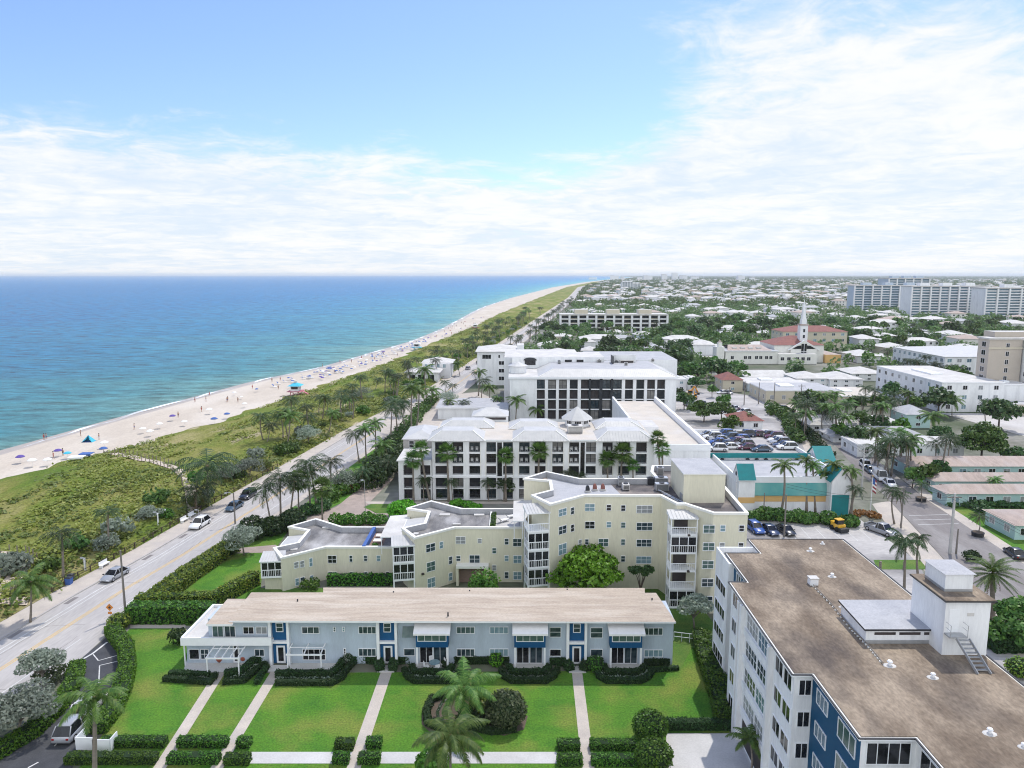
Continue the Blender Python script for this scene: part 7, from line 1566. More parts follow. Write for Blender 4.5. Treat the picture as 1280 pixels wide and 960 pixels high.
for pts, l, k, w, h in [
    ([(205, 851), (262, 855), (270, 846)], 'dark low hedge in front of the sea end patio', 'leaf_hedge_dark', .6, .6), ([(212, 845), (262, 847)], 'dark inner hedge along the sea end patio', 'leaf_hedge_dark', .6, .7), ([(212, 848.5), (262, 850.5)], 'pale border of the sea end patio hedge', 'leaf_silver', .25, .38),
    ([(279, 855), (305, 853), (322, 838), (333, 832)], 'dark curved hedge right of the first path', 'leaf_hedge_dark', .6, .6), ([(281, 846), (302, 844), (317, 829), (338, 826)], 'dark inner hedge right of the first path', 'leaf_hedge_dark', .7, .85), ([(284, 850), (304, 848), (320, 834)], 'pale border of the hedge right of the first path', 'leaf_silver', .25, .38),
    ([(321, 856), (326, 846), (334, 836)], 'short dark hedge left of the second path', 'leaf_hedge_dark', .55, .6), ([(345, 856), (415, 856), (428, 849), (434, 838), (441, 832)], 'long dark hedge before the wide window between the second and third paths', 'leaf_hedge_dark', .6, .6), ([(345, 846), (414, 846), (424, 838), (430, 828)], 'long inner hedge before the wide window between the second and third paths', 'leaf_hedge_dark', .65, .8), ([(346, 850.5), (415, 850.5), (427, 843)], 'pale border before the wide window', 'leaf_silver', .25, .38),
    ([(438, 832), (446, 826), (472, 829), (476, 840)], 'dark rounded hedge left of the third path door', 'leaf_hedge_dark', .9, .9), ([(490, 840), (494, 829), (512, 827)], 'dark rounded hedge right of the third path door', 'leaf_hedge_dark', .9, .9), ([(569, 828), (636, 828)], 'dark hedge under the paired windows between the first two bays', 'leaf_hedge_dark', 1.0, 1.0), ([(688, 829), (706, 831), (714, 840)], 'dark rounded hedge left of the fourth path door', 'leaf_hedge_dark', .9, .9), ([(728, 840), (734, 831), (752, 829)], 'dark rounded hedge right of the fourth path door', 'leaf_hedge_dark', .9, .9), ([(805, 831), (836, 830)], 'dark hedge under the last window of the townhouses', 'leaf_hedge_dark', .8, .8), ([(812, 840), (848, 837)], 'low dark hedge at the right end corner of the townhouses', 'leaf_hedge_dark', .5, .5)]:
    hedge_px('hedge', l, pts, w, h, k, .12, 90)
for px, py, r, k, l in ((672 - 52, 832, .9, 'leaf_lime', 'small bright round shrub under the paired windows'), (744, 838, 1.0, 'leaf_hedge', 'round green shrub right of the fourth door'), (436, 828, .8, 'leaf_silver', 'wispy grey shrub before the long hedge'), (549 - 18, 842, .35, 'flower', 'orange flowers at the corner of the first bay window patio'), (556, 834, .5, 'leaf_hedge_dark', 'dark shrub at the right of the first bay window patio')): bush('bush', l, (*at(px, py), 0), r, r * .9, 400, .16, k)
# planting bed with ball bush and the two lawn palms
sheet('planting_bed', [(527, 905), (528, 885), (540, 872), (560, 868), (600, 872), (640, 885), (660, 895), (655, 912), (630, 920), (600, 912), (560, 916), (538, 916)], 'soil', .012)
hedge_px('hedge', 'low dark kidney shaped hedge round the planting bed under the palm', [(556, 871), (540, 876), (533, 890), (535, 906), (552, 914), (585, 910), (615, 917), (645, 914)], .7, .6, 'leaf_hedge_dark', .13, 90)
hedge_px('path_edge', 'pale curved stone edging inside the kidney bed', [(566, 872), (553, 878), (547, 890), (548, 902), (560, 908)], .35, .14, 'leaf_silver', .1, 60, cat='edging')
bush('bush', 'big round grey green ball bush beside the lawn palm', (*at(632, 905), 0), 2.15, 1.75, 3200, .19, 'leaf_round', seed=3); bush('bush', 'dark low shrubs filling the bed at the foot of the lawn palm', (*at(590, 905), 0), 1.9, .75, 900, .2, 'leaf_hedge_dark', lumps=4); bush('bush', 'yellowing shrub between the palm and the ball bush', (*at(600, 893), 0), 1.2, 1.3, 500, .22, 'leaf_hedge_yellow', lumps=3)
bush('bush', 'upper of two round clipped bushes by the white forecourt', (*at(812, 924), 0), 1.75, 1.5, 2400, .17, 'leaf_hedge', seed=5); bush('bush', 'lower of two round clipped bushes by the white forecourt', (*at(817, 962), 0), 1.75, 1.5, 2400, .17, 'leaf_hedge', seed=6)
bush('bush', 'spiky dark shrub at the bottom edge left of the near palm', (*at(540, 965), 0), 1.6, 1.0, 800, .3, 'leaf_hedge', lumps=4)
palm(580, 905, 580, 860, 43, 'coco', 'leafy coconut palm standing in the kidney bed of the central lawn', None, 0); palm(563, 990, 563, 920, 44, 'coco', 'coconut palm at the bottom edge left of the centre path', None, 1); palm(118, 985, 118, 872, 40, 'coco', 'slim coconut palm in front of the dark drive at lower left', None, 2)
palm(938, 968, 937, 924, 25, 'coco', 'small coconut palm on the white forecourt by the apartment block', None, 3)
# silver trees
def silver(px, py, r, h, lab, n=1500, seed=1, trunk=True):
    t = thing('silver_tree', lab, 'tree', (*at(px, py), 0)); a, c = tree_mesh(h, r, 14, n // 8, .21, 'leaf_silver', 'bark', seed, .55, .35); part(a, 'trunk', t, False, True); part(c, 'crown', t, False)
silver(55, 858, 2.5, 4.2, 'small silver leaved tree by the roadside end of the hedge', 1700, 1); silver(22, 922, 3.7, 4.7, 'wide silver leaved tree at the left edge beside the drive', 3400, 2); silver(-22, 930, 3.2, 4.2, 'silver leaved tree cut by the left edge of the picture', 1800, 9)
silver(305, 694, 3.2, 4.6, 'silver leaved tree before the street lamp on the beach road', 2200, 3); silver(132, 690, 2.6, 2.8, 'left silver shrub behind the pavement near the white posts', 1100, 4); silver(283, 605, 3.4, 4.2, 'left of a pair of silver trees by the bend of the pavement', 1700, 5); silver(312, 597, 3.6, 4.4, 'right of a pair of silver trees by the bend of the pavement', 1700, 6); silver(10, 715, 2.4, 3.0, 'silver shrub at the left edge behind the dune palm', 900, 7); silver(868, 786, 2.4, 4.4, 'pale feathery tree between the townhouse end and the yellow wall', 1300, 8)
silver(386, 556, 3.4, 4.8, 'silver tree on the dune before the middle stretch of road', 1400, 12); silver(452, 502, 4.4, 5.0, 'silver trees on the dune beyond the road palms', 1400, 13); silver(560, 512, 4, 6, 'grey silver tree by the hotel pool palms', 1200, 14)
for i, (px, py, r, h, l) in enumerate([(430, 612, 4, 4.2, 'grey green tree by the paved forecourt mound'), (187, 655, 2.6, 3.2, 'grey shrub behind the lamp post on the dune side')]): silver(px, py, r, h, l, 1300, 20 + i)
def broad(px, py, r, h, k, lab, n=2200, ls=.5, seed=1, nb=14, nm='broadleaf_tree', lf=.4, cl=(.24, .42)):
    t = thing(nm, lab, 'tree', (*at(px, py), 0)); a, c = tree_mesh(h, r, nb, n // nb, ls, k, 'bark_dark', seed, .6, lf, cl=cl); part(a, 'trunk', t, False, True); part(c, 'crown', t, False)
broad(733, 752, 5.9, 7.6, 'leaf_lime', 'bright lime green spreading tree before the yellow condominium', 6500, .38, 3, 34, cl=(.17, .32)); broad(801, 752, 1.7, 5.2, 'leaf_dark', 'slim dark tree against the yellow wall', 900, .4, 4, 8); bush('bush', 'round dark green shrub peeking over the townhouse roof', (*at(605, 762), 0), 2.3, 3.1, 1500, .3, 'leaf_hedge', lumps=5)
broad(1226, 578, 6.0, 9.0, 'leaf_mid', 'large dark spreading tree among the right hand bungalows', 5200, .5, 5, 24); broad(1175, 555, 3.4, 5.0, 'leaf_dark', 'low round tree left of the large spreading tree', 1600, .45, 6, 14)
broad(880, 527, 6, 7, 'leaf_mid', 'bushy tree left of three behind the roof car park', 2200, .5, 7); broad(902, 526, 4.5, 6, 'leaf_mid', 'bushy tree in the middle behind the roof car park', 1500, .5, 8); broad(914, 538, 4, 4.4, 'leaf_hedge', 'low rounded shrub tree before the red roofed house', 1400, .45, 9)
broad(632, 622, 3, 4.2, 'leaf_dark', 'small dark tree before the hotel arches', 1000, .4, 10); broad(1279, 800, 3.6, 5.2, 'leaf_mid', 'leafy tree at the right edge below the date palm', 3000, .42, 11); broad(1262, 812, 3, 4, 'leaf_mid', 'green bush tree at the right edge above the hedge', 1200, .4, 15)
hedge_px('hedge', 'dark green hedge below the car park at the right edge', [(1238, 812), (1295, 812)], 2.0, 2.0, 'leaf_hedge_dark', .22, 45); bush('bush', 'yellowish bush at the right edge beyond the brown roof', (*at(1275, 845), 0), 1.6, 1.1, 700, .22, 'leaf_hedge_yellow')
bush('bush', 'dense dark hedge bush at the kerb beside the concrete pole', (*at(1214, 701), 0), 1.4, .9, 700, .25, 'leaf_hedge_dark', lumps=3)
# shrub mass in front of the sea green wall, road hedges, hotel garden
def shrub_row(lab, pts, w, h, k, n, size=.35, seed=1):
    rn = np.random.default_rng(seed); P = [Vector(at(*p)) for p in pts]; mb = MB(); mat('leaf_core', (.016, .036, .010))
    tot = sum((b - a).length for a, b in zip(P, P[1:])); m_ = max(3, int(tot / (w * .55)))
    for i in range(m_):
        s = (i + .5) / m_ * tot; 
        for a, b in zip(P, P[1:]):
            if s <= (b - a).length: p = a.lerp(b, s / (b - a).length); break
            s -= (b - a).length
        c = (p.x + rn.normal() * w * .18, p.y + rn.normal() * w * .18, h * .45 * rn.uniform(.7, 1.25)); r = (w * .6, w * .6, c[2] * 1.05)
        Q, d = blob_pts(c, r, n // m_, rn); Q[:, 2] = np.maximum(Q[:, 2], .05); mb.quads(rquads(Q, size, .4, 1.5, d, rn), k)
    o = mb.build('shrubbery', origin=(P[0].x, P[0].y, 0)); tag(o, lab, 'shrubs')
shrub_row('dark tropical shrubbery along the foot of the sea green wall', [(938, 650), (985, 652), (1030, 655), (1070, 658)], 2.6, 2.2, 'leaf_mid', 4200, .42, 1); shrub_row('green hedge shrubs between the hotel drive and the yellow roofs', [(415, 655), (480, 655)], 2.2, 2.0, 'leaf_hedge', 2200, .32, 2); shrub_row('bright lime shrubs beside the middle yellow wing', [(486, 646), (512, 640)], 3.0, 3.0, 'leaf_lime', 1600, .35, 3)
shrub_row('dark hedge mass behind the low yellow wing', [(310, 676), (345, 668), (372, 662)], 4, 3.6, 'leaf_hedge_dark', 3800, .36, 4); shrub_row('dark shrubs along the foot of the hotel', [(505, 622), (560, 621), (640, 621)], 1.6, 1.6, 'leaf_dark', 2600, .35, 5); shrub_row('lime green bed before the hotel', [(562, 633), (598, 634)], 2.2, 1.2, 'leaf_lime', 1200, .3, 6)
shrub_row('garden mound of orange and green shrubs in the fork of the hotel drive', [(412, 628), (440, 605), (448, 600)], 3.4, 2.2, 'leaf_hedge', 2600, .35, 7); shrub_row('rusty orange shrubs on the garden mound', [(430, 618), (446, 606)], 1.6, 1.4, 'flower', 500, .3, 8); shrub_row('dark shrubs under the roadside palms', [(382, 645), (400, 640), (408, 632)], 2.6, 2.2, 'leaf_dark', 1500, .36, 9)
shrub_row('deep green garden between the road and the hotel corner', [(470, 610), (482, 590), (495, 570), (500, 560)], 6.0, 4.0, 'leaf_dark', 5200, .5, 10); shrub_row('garden strip along the hotel side of the road', [(470, 582), (505, 540), (530, 512), (545, 500)], 3.6, 2.6, 'leaf_mid', 4200, .5, 11)
shrub_row('clipped green hedges along the far lane', [(1000, 555), (985, 530), (965, 512)], 3.4, 3.4, 'leaf_mid', 3600, .55, 12); shrub_row('second hedge beside the far lane', [(1030, 570), (1008, 540), (985, 515)], 2.6, 1.6, 'leaf_hedge_dark', 2400, .5, 13); shrub_row('row of dark shrubs before the nearest bungalows', [(1200, 620), (1240, 643), (1295, 674)], 2.8, 1.8, 'leaf_dark', 2600, .45, 14)
for yb, xa_, xb_, l in ((598, 1195, 1280, 'farthest'), (633, 1190, 1280, 'middle'), (612, 1180, 1280, 'second')): shrub_row(f'dark shrubs along the front of the {l} mint bungalow row', [(xa_, yb), (xb_, yb)], 2.0, 1.3, 'leaf_dark', 1800, .4, yb)
# palms
G1 = 'coconut palms along the beach road'
for bx, by, cx, cy, f, l in [(38, 778, 39, 728, 32, 'young palm with drooping pale fronds at the left edge of the pavement'), (79, 726, 77, 668, 25, 'dune palm directly behind the blue bin'), (136, 690, 135, 640, 19, 'slim dune palm behind the two silver shrubs'), (260, 632, 259, 583, 42, 'largest bushy palm on the dune side before the parked cars'), (246, 640, 246, 614, 27, 'low bushy palm left of the largest dune palm'),
                            (339, 655, 331, 612, 25, 'leftmost leaning palm of the group between road and yellow wing'), (351, 652, 350, 598, 27, 'tall palm second from left in the group by the yellow wing'), (362, 650, 368, 602, 24, 'leaning palm third from left in the group by the yellow wing'), (388, 640, 384, 590, 26, 'tall palm right of the bright fan palm by the yellow wing'), (397, 637, 388, 580, 26, 'tall dark palm leaning left at the back of the group by the yellow wing'), (414, 615, 414, 577, 20, 'palm standing on the mound in the fork of the hotel drive')]: palm(bx, by, cx, cy, f, 'coco' if bx < 60 else 'dark', l)
palm(374, 645, 373, 602, 18, 'fan', 'bright green fan palm in the middle of the group by the yellow wing'); palm(403, 650, 402, 610, 17, 'fan', 'slim bright fan palm right of the group by the yellow wing')
for bx, by, cx, cy, f in [(449, 578, 444, 543, 17), (458, 575, 457, 536, 16), (470, 570, 469, 529, 17), (497, 545, 494, 505, 19), (488, 552, 490, 512, 17), (508, 540, 501, 508, 17), (520, 540, 524, 488, 18), (515, 545, 515, 486, 17), (470, 590, 478, 556, 18), (452, 612, 453, 590, 16), (482, 600, 486, 578, 18), (505, 520, 503, 500, 15), (533, 498, 530, 462, 15), (575, 470, 572, 455, 10), (538, 508, 540, 488, 14)]: palm(bx, by, cx, cy, f, R.choice(['dark', 'coco']), 'coconut palm lining the middle stretch of the beach road', G1)
G2 = 'fan palms before the hotel facade'
for bx, by, cx, cy, f, l in [(517, 621, 516, 575, 14, 'fan palm before the low left wing of the hotel'), (538, 621, 526, 562, 14, 'leaning fan palm at the corner of the low left hotel wing'), (561, 622, 559, 566, 15, 'fan palm before the left end of the main hotel facade'), (632, 617, 632, 570, 13, 'fan palm before the first dark stair window of the hotel'), (676, 617, 674, 564, 15, 'bright fan palm in the middle of the hotel facade'), (760, 608, 759, 574, 13, 'left of three fan palms at the right part of the hotel facade'), (779, 605, 778, 566, 16, 'middle of three fan palms at the right part of the hotel facade'), (792, 606, 791, 582, 10, 'small right of three fan palms at the hotel facade'), (822, 590, 822, 548, 12, 'taller fan palm at the right corner of the hotel'), (828, 590, 828, 562, 13, 'shorter fan palm at the right corner of the hotel')]: palm(bx, 627, cx, cy, f, 'fan', l, G2)
for bx, by, cx, cy, l in [(530, 622, 530, 600, 'first'), (566, 622, 564, 602, 'second'), (611, 622, 610, 603, 'third'), (629, 621, 630, 602, 'fourth'), (712, 612, 711, 592, 'fifth'), (724, 612, 724, 594, 'sixth')]: palm(bx, 627, cx, cy, 12, 'dark', f'short dark palm at the foot of the hotel, {l} from the left', 'short palms at the foot of the hotel')
for bx, by, cx, cy, f, l in [(644, 535, 646, 500, 14, 'tall palm before the blank wall of the gridded hotel'), (671, 532, 671, 511, 13, 'shorter palm against the first bays of the gridded hotel')]: palm(bx, by, cx, cy, f, 'coco', l)
for i, (bx, by, cx, cy, f) in enumerate([(563, 520, 562, 502, 11), (580, 520, 580, 503, 11), (602, 500, 604, 476, 12), (612, 505, 612, 484, 12), (598, 495, 600, 465, 10), (622, 515, 622, 498, 9), (557, 492, 556, 478, 9), (594, 480, 594, 466, 7), (624, 470, 625, 462, 7), (566, 490, 566, 482, 8)]): palm(bx, by, cx, cy, f, R.choice(['dark', 'coco']), 'palm standing around the hotel pool terrace', 'palms around the hotel pool')
for bx, by, cx, cy, f, k, l in [(975, 646, 980, 582, 18, 'coco', 'tall leaning palm before the middle of the sea green wall'), (1130, 745, 1132, 678, 27, 'royal', 'tall royal palm with drooping dark fronds by the car park bed'), (1150, 735, 1149, 672, 13, 'royal', 'smaller drooping palm right of the tall royal palm'), (1240, 775, 1241, 717, 31, 'date', 'big feathery date palm beyond the white stair tower'), (1118, 655, 1116, 613, 17, 'dark', 'tall dark palm on the near pavement of the side street'), (1126, 657, 1124, 618, 15, 'dark', 'second dark palm close behind the tall one on the near pavement'),
                              (1019, 640, 1016, 582, 15, 'coco', 'palm left of the green gate'), (1032, 638, 1030, 592, 15, 'coco', 'palm just before the green gate tower'), (1040, 640, 1042, 580, 14, 'coco', 'slim palm rising above the green gate tower'), (1062, 645, 1063, 588, 16, 'coco', 'palm at the right corner of the green gate tower'), (1066, 650, 1070, 612, 14, 'dark', 'low palm at the pavement right of the gate tower'), (1008, 640, 1008, 575, 14, 'coco', 'palm overlapping the right end of the sea green wall'), (1152, 628, 1152, 605, 12, 'dark', 'small palm in the far black planter'), (1222, 668, 1224, 646, 13, 'dark', 'small palm in the near black planter')]: palm(bx, by, cx, cy, f, k, l, None, None, 0.0, k == 'date')
sheet('planting_bed', [(1092, 700), (1150, 700), (1160, 712), (1096, 712)], 'verge', .03)
for px in (1100, 1130, 1158): x, y = at(px, 712); t = thing('bollard', 'short brown wooden post edging the small grass bed', 'bollard', (x, y, 0), 'posts of the grass bed'); g = MB(); g.tube([(0, 0, 0), (0, 0, 1.3)], [.22, .18], 'bark', 8); part(g, 'post', t, False)
# palms over the bungalow gardens and the dense group
LP_ = 'palm in the dense clump among the low white houses right of the lane'; GP = 'palms among the low houses'
for i in range(46):
    px = R.uniform(985, 1130) if i < 30 else R.uniform(1090, 1190); py = R.uniform(512, 552) if i < 30 else R.uniform(575, 602); x, y = at(px, py); h = R.uniform(5, 9); palm_at((x, y, 0), (x + R.uniform(-1, 1), y + R.uniform(-1, 1), h), R.uniform(2.8, 3.8), R.choice(['coco', 'dark', 'dark']), LP_ if i < 30 else 'palm in the garden strip before the mint bungalow rows', GP if i < 30 else 'palms before the mint bungalows')
for px, py, cy, f, l in ((1190, 520, 500, 18, 'large palm before the white three storey office corner'), (1165, 545, 520, 18, 'palm above the low round tree on the right'), (1244, 620, 600, 12, 'palm against the middle mint roof'), (1222, 592, 578, 9, 'small palm before the farthest mint wall')): palm(px, py, px, cy, f, 'coco', l)
for i in range(16): px = 1128 + i * 4.6; py = 474 + i * .8; x, y = at(px, py); palm_at((x, y, 0), (x, y, 7.5 + R.uniform(-1, 1)), 2.8, 'dark', 'palm in the row before the long terraced apartment building', 'palm row before the terraced apartments')
# palms scattered along the inland edge of the dune
for i in range(92):
    y = 190 + (i / 92) ** 1.5 * 640 + R.uniform(-8, 8); t_ = R.uniform(.62, .97); p = dune_point(t_, y); h = R.uniform(5, 9); palm_at((p[0], p[1], p[2] - .2), (p[0] + R.uniform(-1.2, 1.2), p[1] + R.uniform(-1, 1), h), R.uniform(2.6, 3.6), R.choice(['dark', 'dark', 'coco']), 'coconut palm on the inland edge of the green dune', 'palms on the dune edge')
for i in range(55):
    y = 300 + (i / 55) ** 1.5 * 900 + R.uniform(-8, 8); x = pv(y) + 12.5 + R.uniform(0, 5); palm_at((x, y, 0), (x + R.uniform(-1, 1), y + R.uniform(-1, 1), R.uniform(6, 10)), R.uniform(2.6, 3.5), 'dark', 'coconut palm on the town side of the far beach road', 'palms on the town side of the beach road')

shrub_row('orange and rust coloured shrub bed beside the silver pickup', [(1068, 646), (1080, 642), (1098, 650)], 1.8, .9, 'flower', 700, .3, 31)
# ---------------------------------------------------------------- dune scrub: leafy ground cover nobody could count
def scrub(name, k, n, size, fn, seed):
    rn = np.random.default_rng(seed); C = []
    for i in range(n):
        y = 42 + (rn.uniform() ** 1.7) * 700; t = rn.uniform(.03, .985); v = mn.noise(Vector((t * 6 + seed, y * .025, 3))) + .5 * mn.noise(Vector((t * 19, y * .07, seed)))
        if v < fn(t, y): continue
        p = dune_point(t, y); m_ = int(rn.integers(8, 17)); r = rn.uniform(.5, 1.3) * (1 + y / 400)
        q = rn.normal(size=(m_, 3)) * [r * .6, r * .7, .12 * (1 + 1.5 * (t > .8))] + p; q[:, 2] = np.maximum(q[:, 2], p[2]) + .12; C.append(q)
    C = np.concatenate(C); mb = MB(); mb.quads(rquads(C, size, 1.6, 1.5, None, rn) , k); o = mb.build(name); tag(o, kind='stuff', label='dense green beach scrub covering the dune', cat='scrub')
scrub('dune_scrub', 'scrub', 15000, .42, lambda t, y: .05 - (t > .75) * .2, 1); scrub('dune_scrub', 'scrub_dark', 10000, .45, lambda t, y: .26 - (t > .65) * .1 - (t > .82) * .45, 2)
# bushes along the back of the dune behind the pavement
DB = []
for i in range(84):
    y = 62 + (i / 84) ** 1.3 * 600 + R.uniform(-3, 3); t_ = R.uniform(.83, .975); p = dune_point(t_, y); r = R.uniform(1.3, 2.6)
    if y < 72: continue
    k_ = i % 4
    if len(DB) < 4: k_ = len(DB); o = bush('dune_bush', 'x', (p[0], p[1], p[2] - .2), 1.8, 1.2, 520, .34, ['leaf_mid', 'scrub_dark', 'leaf_silver', 'leaf_hedge'][k_], lumps=4, seed=i + 1); DB.append(o)
    else: o = copy_tree(DB[k_], (p[0], p[1], p[2] - .2), R.uniform(0, 6), r / 1.8)
    tag(o, ['dark', 'mid green', 'silver grey', 'bright green'][k_] + ' bush at the back of the dune beside the pavement', 'bush', 'bushes at the back of the dune')
# post and rope fence on the dune side of the pavement
def dune_fence(y0, y1):
    t = thing('rope_fence', 'low dark post and rail fence between pavement and dune shrubs, ' + ('nearer stretch' if y0 < 90 else 'farther stretch'), 'fence', (kx(y0) - .7, y0, .14)); o = (kx(y0) - .7, y0, .14); y = y0; prev = None; n = 0; g2 = MB()
    while y < y1:
        p = (kx(y) - .75 - o[0], y - o[1], 0); g = MB(); g.box(p[0] - .07, p[0] + .07, p[1] - .07, p[1] + .07, 0, .95, 'wood_dark'); part(g, 'post', t, False)
        if prev: g2.bar((prev[0], prev[1], .85), (p[0], p[1], .85), .06, .08, 'wood_dark'); g2.bar((prev[0], prev[1], .45), (p[0], p[1], .45), .05, .06, 'wood_dark')
        prev = p; y += 2.4
    part(g2, 'rail', t, False)
dune_fence(64, 82); dune_fence(97, 165)
# sandy paths through the dune
def drape(name, pts, w, k, up=.16):
    P = [Vector(p) for p in pts]; g = MB(); rows = []
    for a, b in zip(P, P[1:]):
        n = max(2, int((b - a).length / 1.5))
        for i in range(n): rows.append(a.lerp(b, i / n))
    rows.append(P[-1]); V = []
    for i, p in enumerate(rows):
        d = (rows[min(i + 1, len(rows) - 1)] - rows[max(i - 1, 0)]).normalized(); nn = Vector((-d.y, d.x)) * w / 2
        for q in (p + nn, p, p - nn): tt = (q.x - dx(q.y)) / (kx(q.y) - .6 - dx(q.y)); V.append((q.x, q.y, .30 - .18 * tt + dz(max(0, min(1, tt)), q.y) + up))
    g.v = V
    for i in range(len(rows) - 1):
        for j in (0, 1): g.f.append((3 * i + j + 1, 3 * i + j, 3 * i + 3 + j, 3 * i + 4 + j)); g.mi.append(g.m(k))
    o = g.build(name); me = o.data
    if me.polygons[0].normal.z < 0: me.flip_normals()
    tag(o, kind='structure'); return rows
def rope_posts(rows, w, lab, step=2):
    a = rows[0]; t = thing('rope_fence', lab, 'fence', (a.x, a.y, 0)); 
    for i in range(0, len(rows) - 1, step):
        p = rows[i]; d = (rows[i + 1] - p).normalized(); nn = Vector((-d.y, d.x)) * w / 2
        for q in (p + nn, p - nn): tt = max(0, min(1, (q.x - dx(q.y)) / (kx(q.y) - .6 - dx(q.y)))); z = .3 + dz(tt, q.y); g = MB(); g.box(q.x - a.x - .06, q.x - a.x + .06, q.y - a.y - .06, q.y - a.y + .06, z - .2, z + 1.1, 'bark'); part(g, 'post', t, False)
rows = drape('dune_path', [at(137, 570, .5), at(175, 577, 1), at(204, 584, 1), at(222, 590, 1), at(235, 600, 1), at(243, 640, .3)], 2.2, 'sand_path'); rope_posts(rows[:int(len(rows) * .8)], 2.6, 'double row of thin posts lining the sandy path over the dune', 1)
rows = drape('dune_path', [at(-40, 690, 1), at(2, 694, 1), at(22, 700, 1), at(36, 712, .8), (kx(90) - 4, 92), (kx(90) - .8, 93.5)], 2.0, 'sand_path'); rope_posts(rows, 2.4, 'weathered posts lining the sandy path at the left edge', 1)
# ---------------------------------------------------------------- beach: people, parasols, loungers, tents, lifeguard towers
def person_proto(name, joints, mats_):
    """one continuous skinned body; head, limbs and clothing come from the same surface"""
    V, E, Rr = joints; me = bpy.data.meshes.new(name); me.from_pydata(V, E, []); o = bpy.data.objects.new(name, me); COL.objects.link(o)
    sk = o.modifiers.new('skin', 'SKIN'); ss = o.modifiers.new('sub', 'SUBSURF'); ss.levels = 1; ss.render_levels = 1
    for i, r in enumerate(Rr): me.skin_vertices[0].data[i].radius = r if isinstance(r, tuple) else (r, r)
    me.skin_vertices[0].data[0].use_root = True
    dg = bpy.context.evaluated_depsgraph_get(); me2 = bpy.data.meshes.new_from_object(o.evaluated_get(dg)); o.modifiers.clear(); o.data = me2
    for k in mats_: me2.materials.append(MATS[k])
    return o
def body(lean=0.0, stride=.18, arm=.1):
    V = [(0, 0, .95), (0, 0, 1.18), (0, 0, 1.40), (0, 0, 1.52), (0, .0, 1.60), (0, .02, 1.70), (-.10, 0, .90), (-.11, -stride * .6, .50), (-.11, -stride, .09), (-.11, -stride - .13, .04), (.10, 0, .90), (.11, stride * .4, .50), (.11, stride, .09), (.11, stride - .13, .04),
         (-.19, 0, 1.40), (-.25, arm * .5, 1.14), (-.27, -arm, .92), (-.27, -arm - .03, .82), (.19, 0, 1.40), (.25, -arm * .5, 1.14), (.27, arm, .92), (.27, arm - .03, .82)]
    E = [(0, 1), (1, 2), (2, 3), (3, 4), (4, 5), (0, 6), (6, 7), (7, 8), (8, 9), (0, 10), (10, 11), (11, 12), (12, 13), (2, 14), (14, 15), (15, 16), (16, 17), (2, 18), (18, 19), (19, 20), (20, 21)]
    Rr = [(.15, .11), (.135, .10), (.15, .10), .055, .085, .09, .09, .06, .04, .035, .09, .06, .04, .035, .055, .042, .034, .03, .055, .042, .034, .03]
    return V, E, Rr
PP = []
for i, sw in enumerate(('swim_dark', 'swim_red', 'swim_blue')):
    o = person_proto('person', body(0, (.05, .2, .12)[i], (.05, .14, .1)[i]), ['skin', sw])
    for p in o.data.polygons:
        z = p.center.z; p.material_index = 1 if (.66 < z < 1.0 and abs(p.center.x) < .23) or (i == 1 and .66 < z < 1.36 and abs(p.center.x) < .2) else 0
        p.use_smooth = True
    h = MB(); h.loft([[(r * math.cos(6.283 * j / 9), .02 + .015 + r * math.sin(6.283 * j / 9), z) for j in range(9)] for r, z in ((.10, 1.60), (.115, 1.68), (.10, 1.76), (.05, 1.80))], 'hair_dark'); q = h.build('hair', origin=(0, 0, 0), smooth=True); q.parent = o
    g = MB(); g.box(-.012, .012, -.115, -.08, 1.63, 1.67, 'skin'); q = g.build('nose', origin=(0, 0, 0)); q.parent = o
    PP.append(Proto(o))
def beach_z(x, y): f = (x - wx(y) - 3.5) / max(1, dx(y) + 2.5 - wx(y) - 3.5); return .02 + .33 * max(0, min(1, f)) if x > wx(y) + 3.5 else -.3
def on_beach(px, py): x, y = at(px, py, .15); return (x, y, beach_z(x, y))
pl = [(101, 545, 0, 'person in dark swimwear walking by the water near the blue tent'), (124, 550, 2, 'person standing right of the blue tent'), (79, 570, 0, 'person in dark clothes standing by the parasol group at left'), (67, 574, 1, 'person in red swimwear sitting area left of the parasol group'), (168, 537, 2, 'lone person walking along the middle of the near beach'), (223, 522, 0, 'person in dark swimwear by the pale parasols'), (252, 515, 1, 'person standing farther along the near beach'), (284, 503, 2, 'person walking near the wet sand before the lifeguard tower'),
      (55, 548, 1, 'bather standing in the shallows at left'), (58, 547.5, 2, 'second bather standing in the shallows at left'), (403, 458, 0, 'person in the water beyond the lifeguard tower'), (425, 453, 2, 'bather at the water edge beyond the lifeguard tower'), (452, 449, 1, 'person on the wet sand among the far parasols'), (465, 444, 0, 'bather far along the water edge')]
for px, py, k, l in pl: PP[k].put(on_beach(px, py), R.uniform(0, 6), 1.05, l, None, 'person')
for i in range(34):
    y = 250 + (R.random() ** 1.5) * 420; t = R.uniform(.02, .8); x = wx(y) + 3 + t * (dx(y) - wx(y)); PP[i % 3].put((x, y, beach_z(x, y)), R.uniform(0, 6), R.uniform(.95, 1.1), 'small distant person on the crowded part of the beach', 'beachgoers far along the beach', 'person')
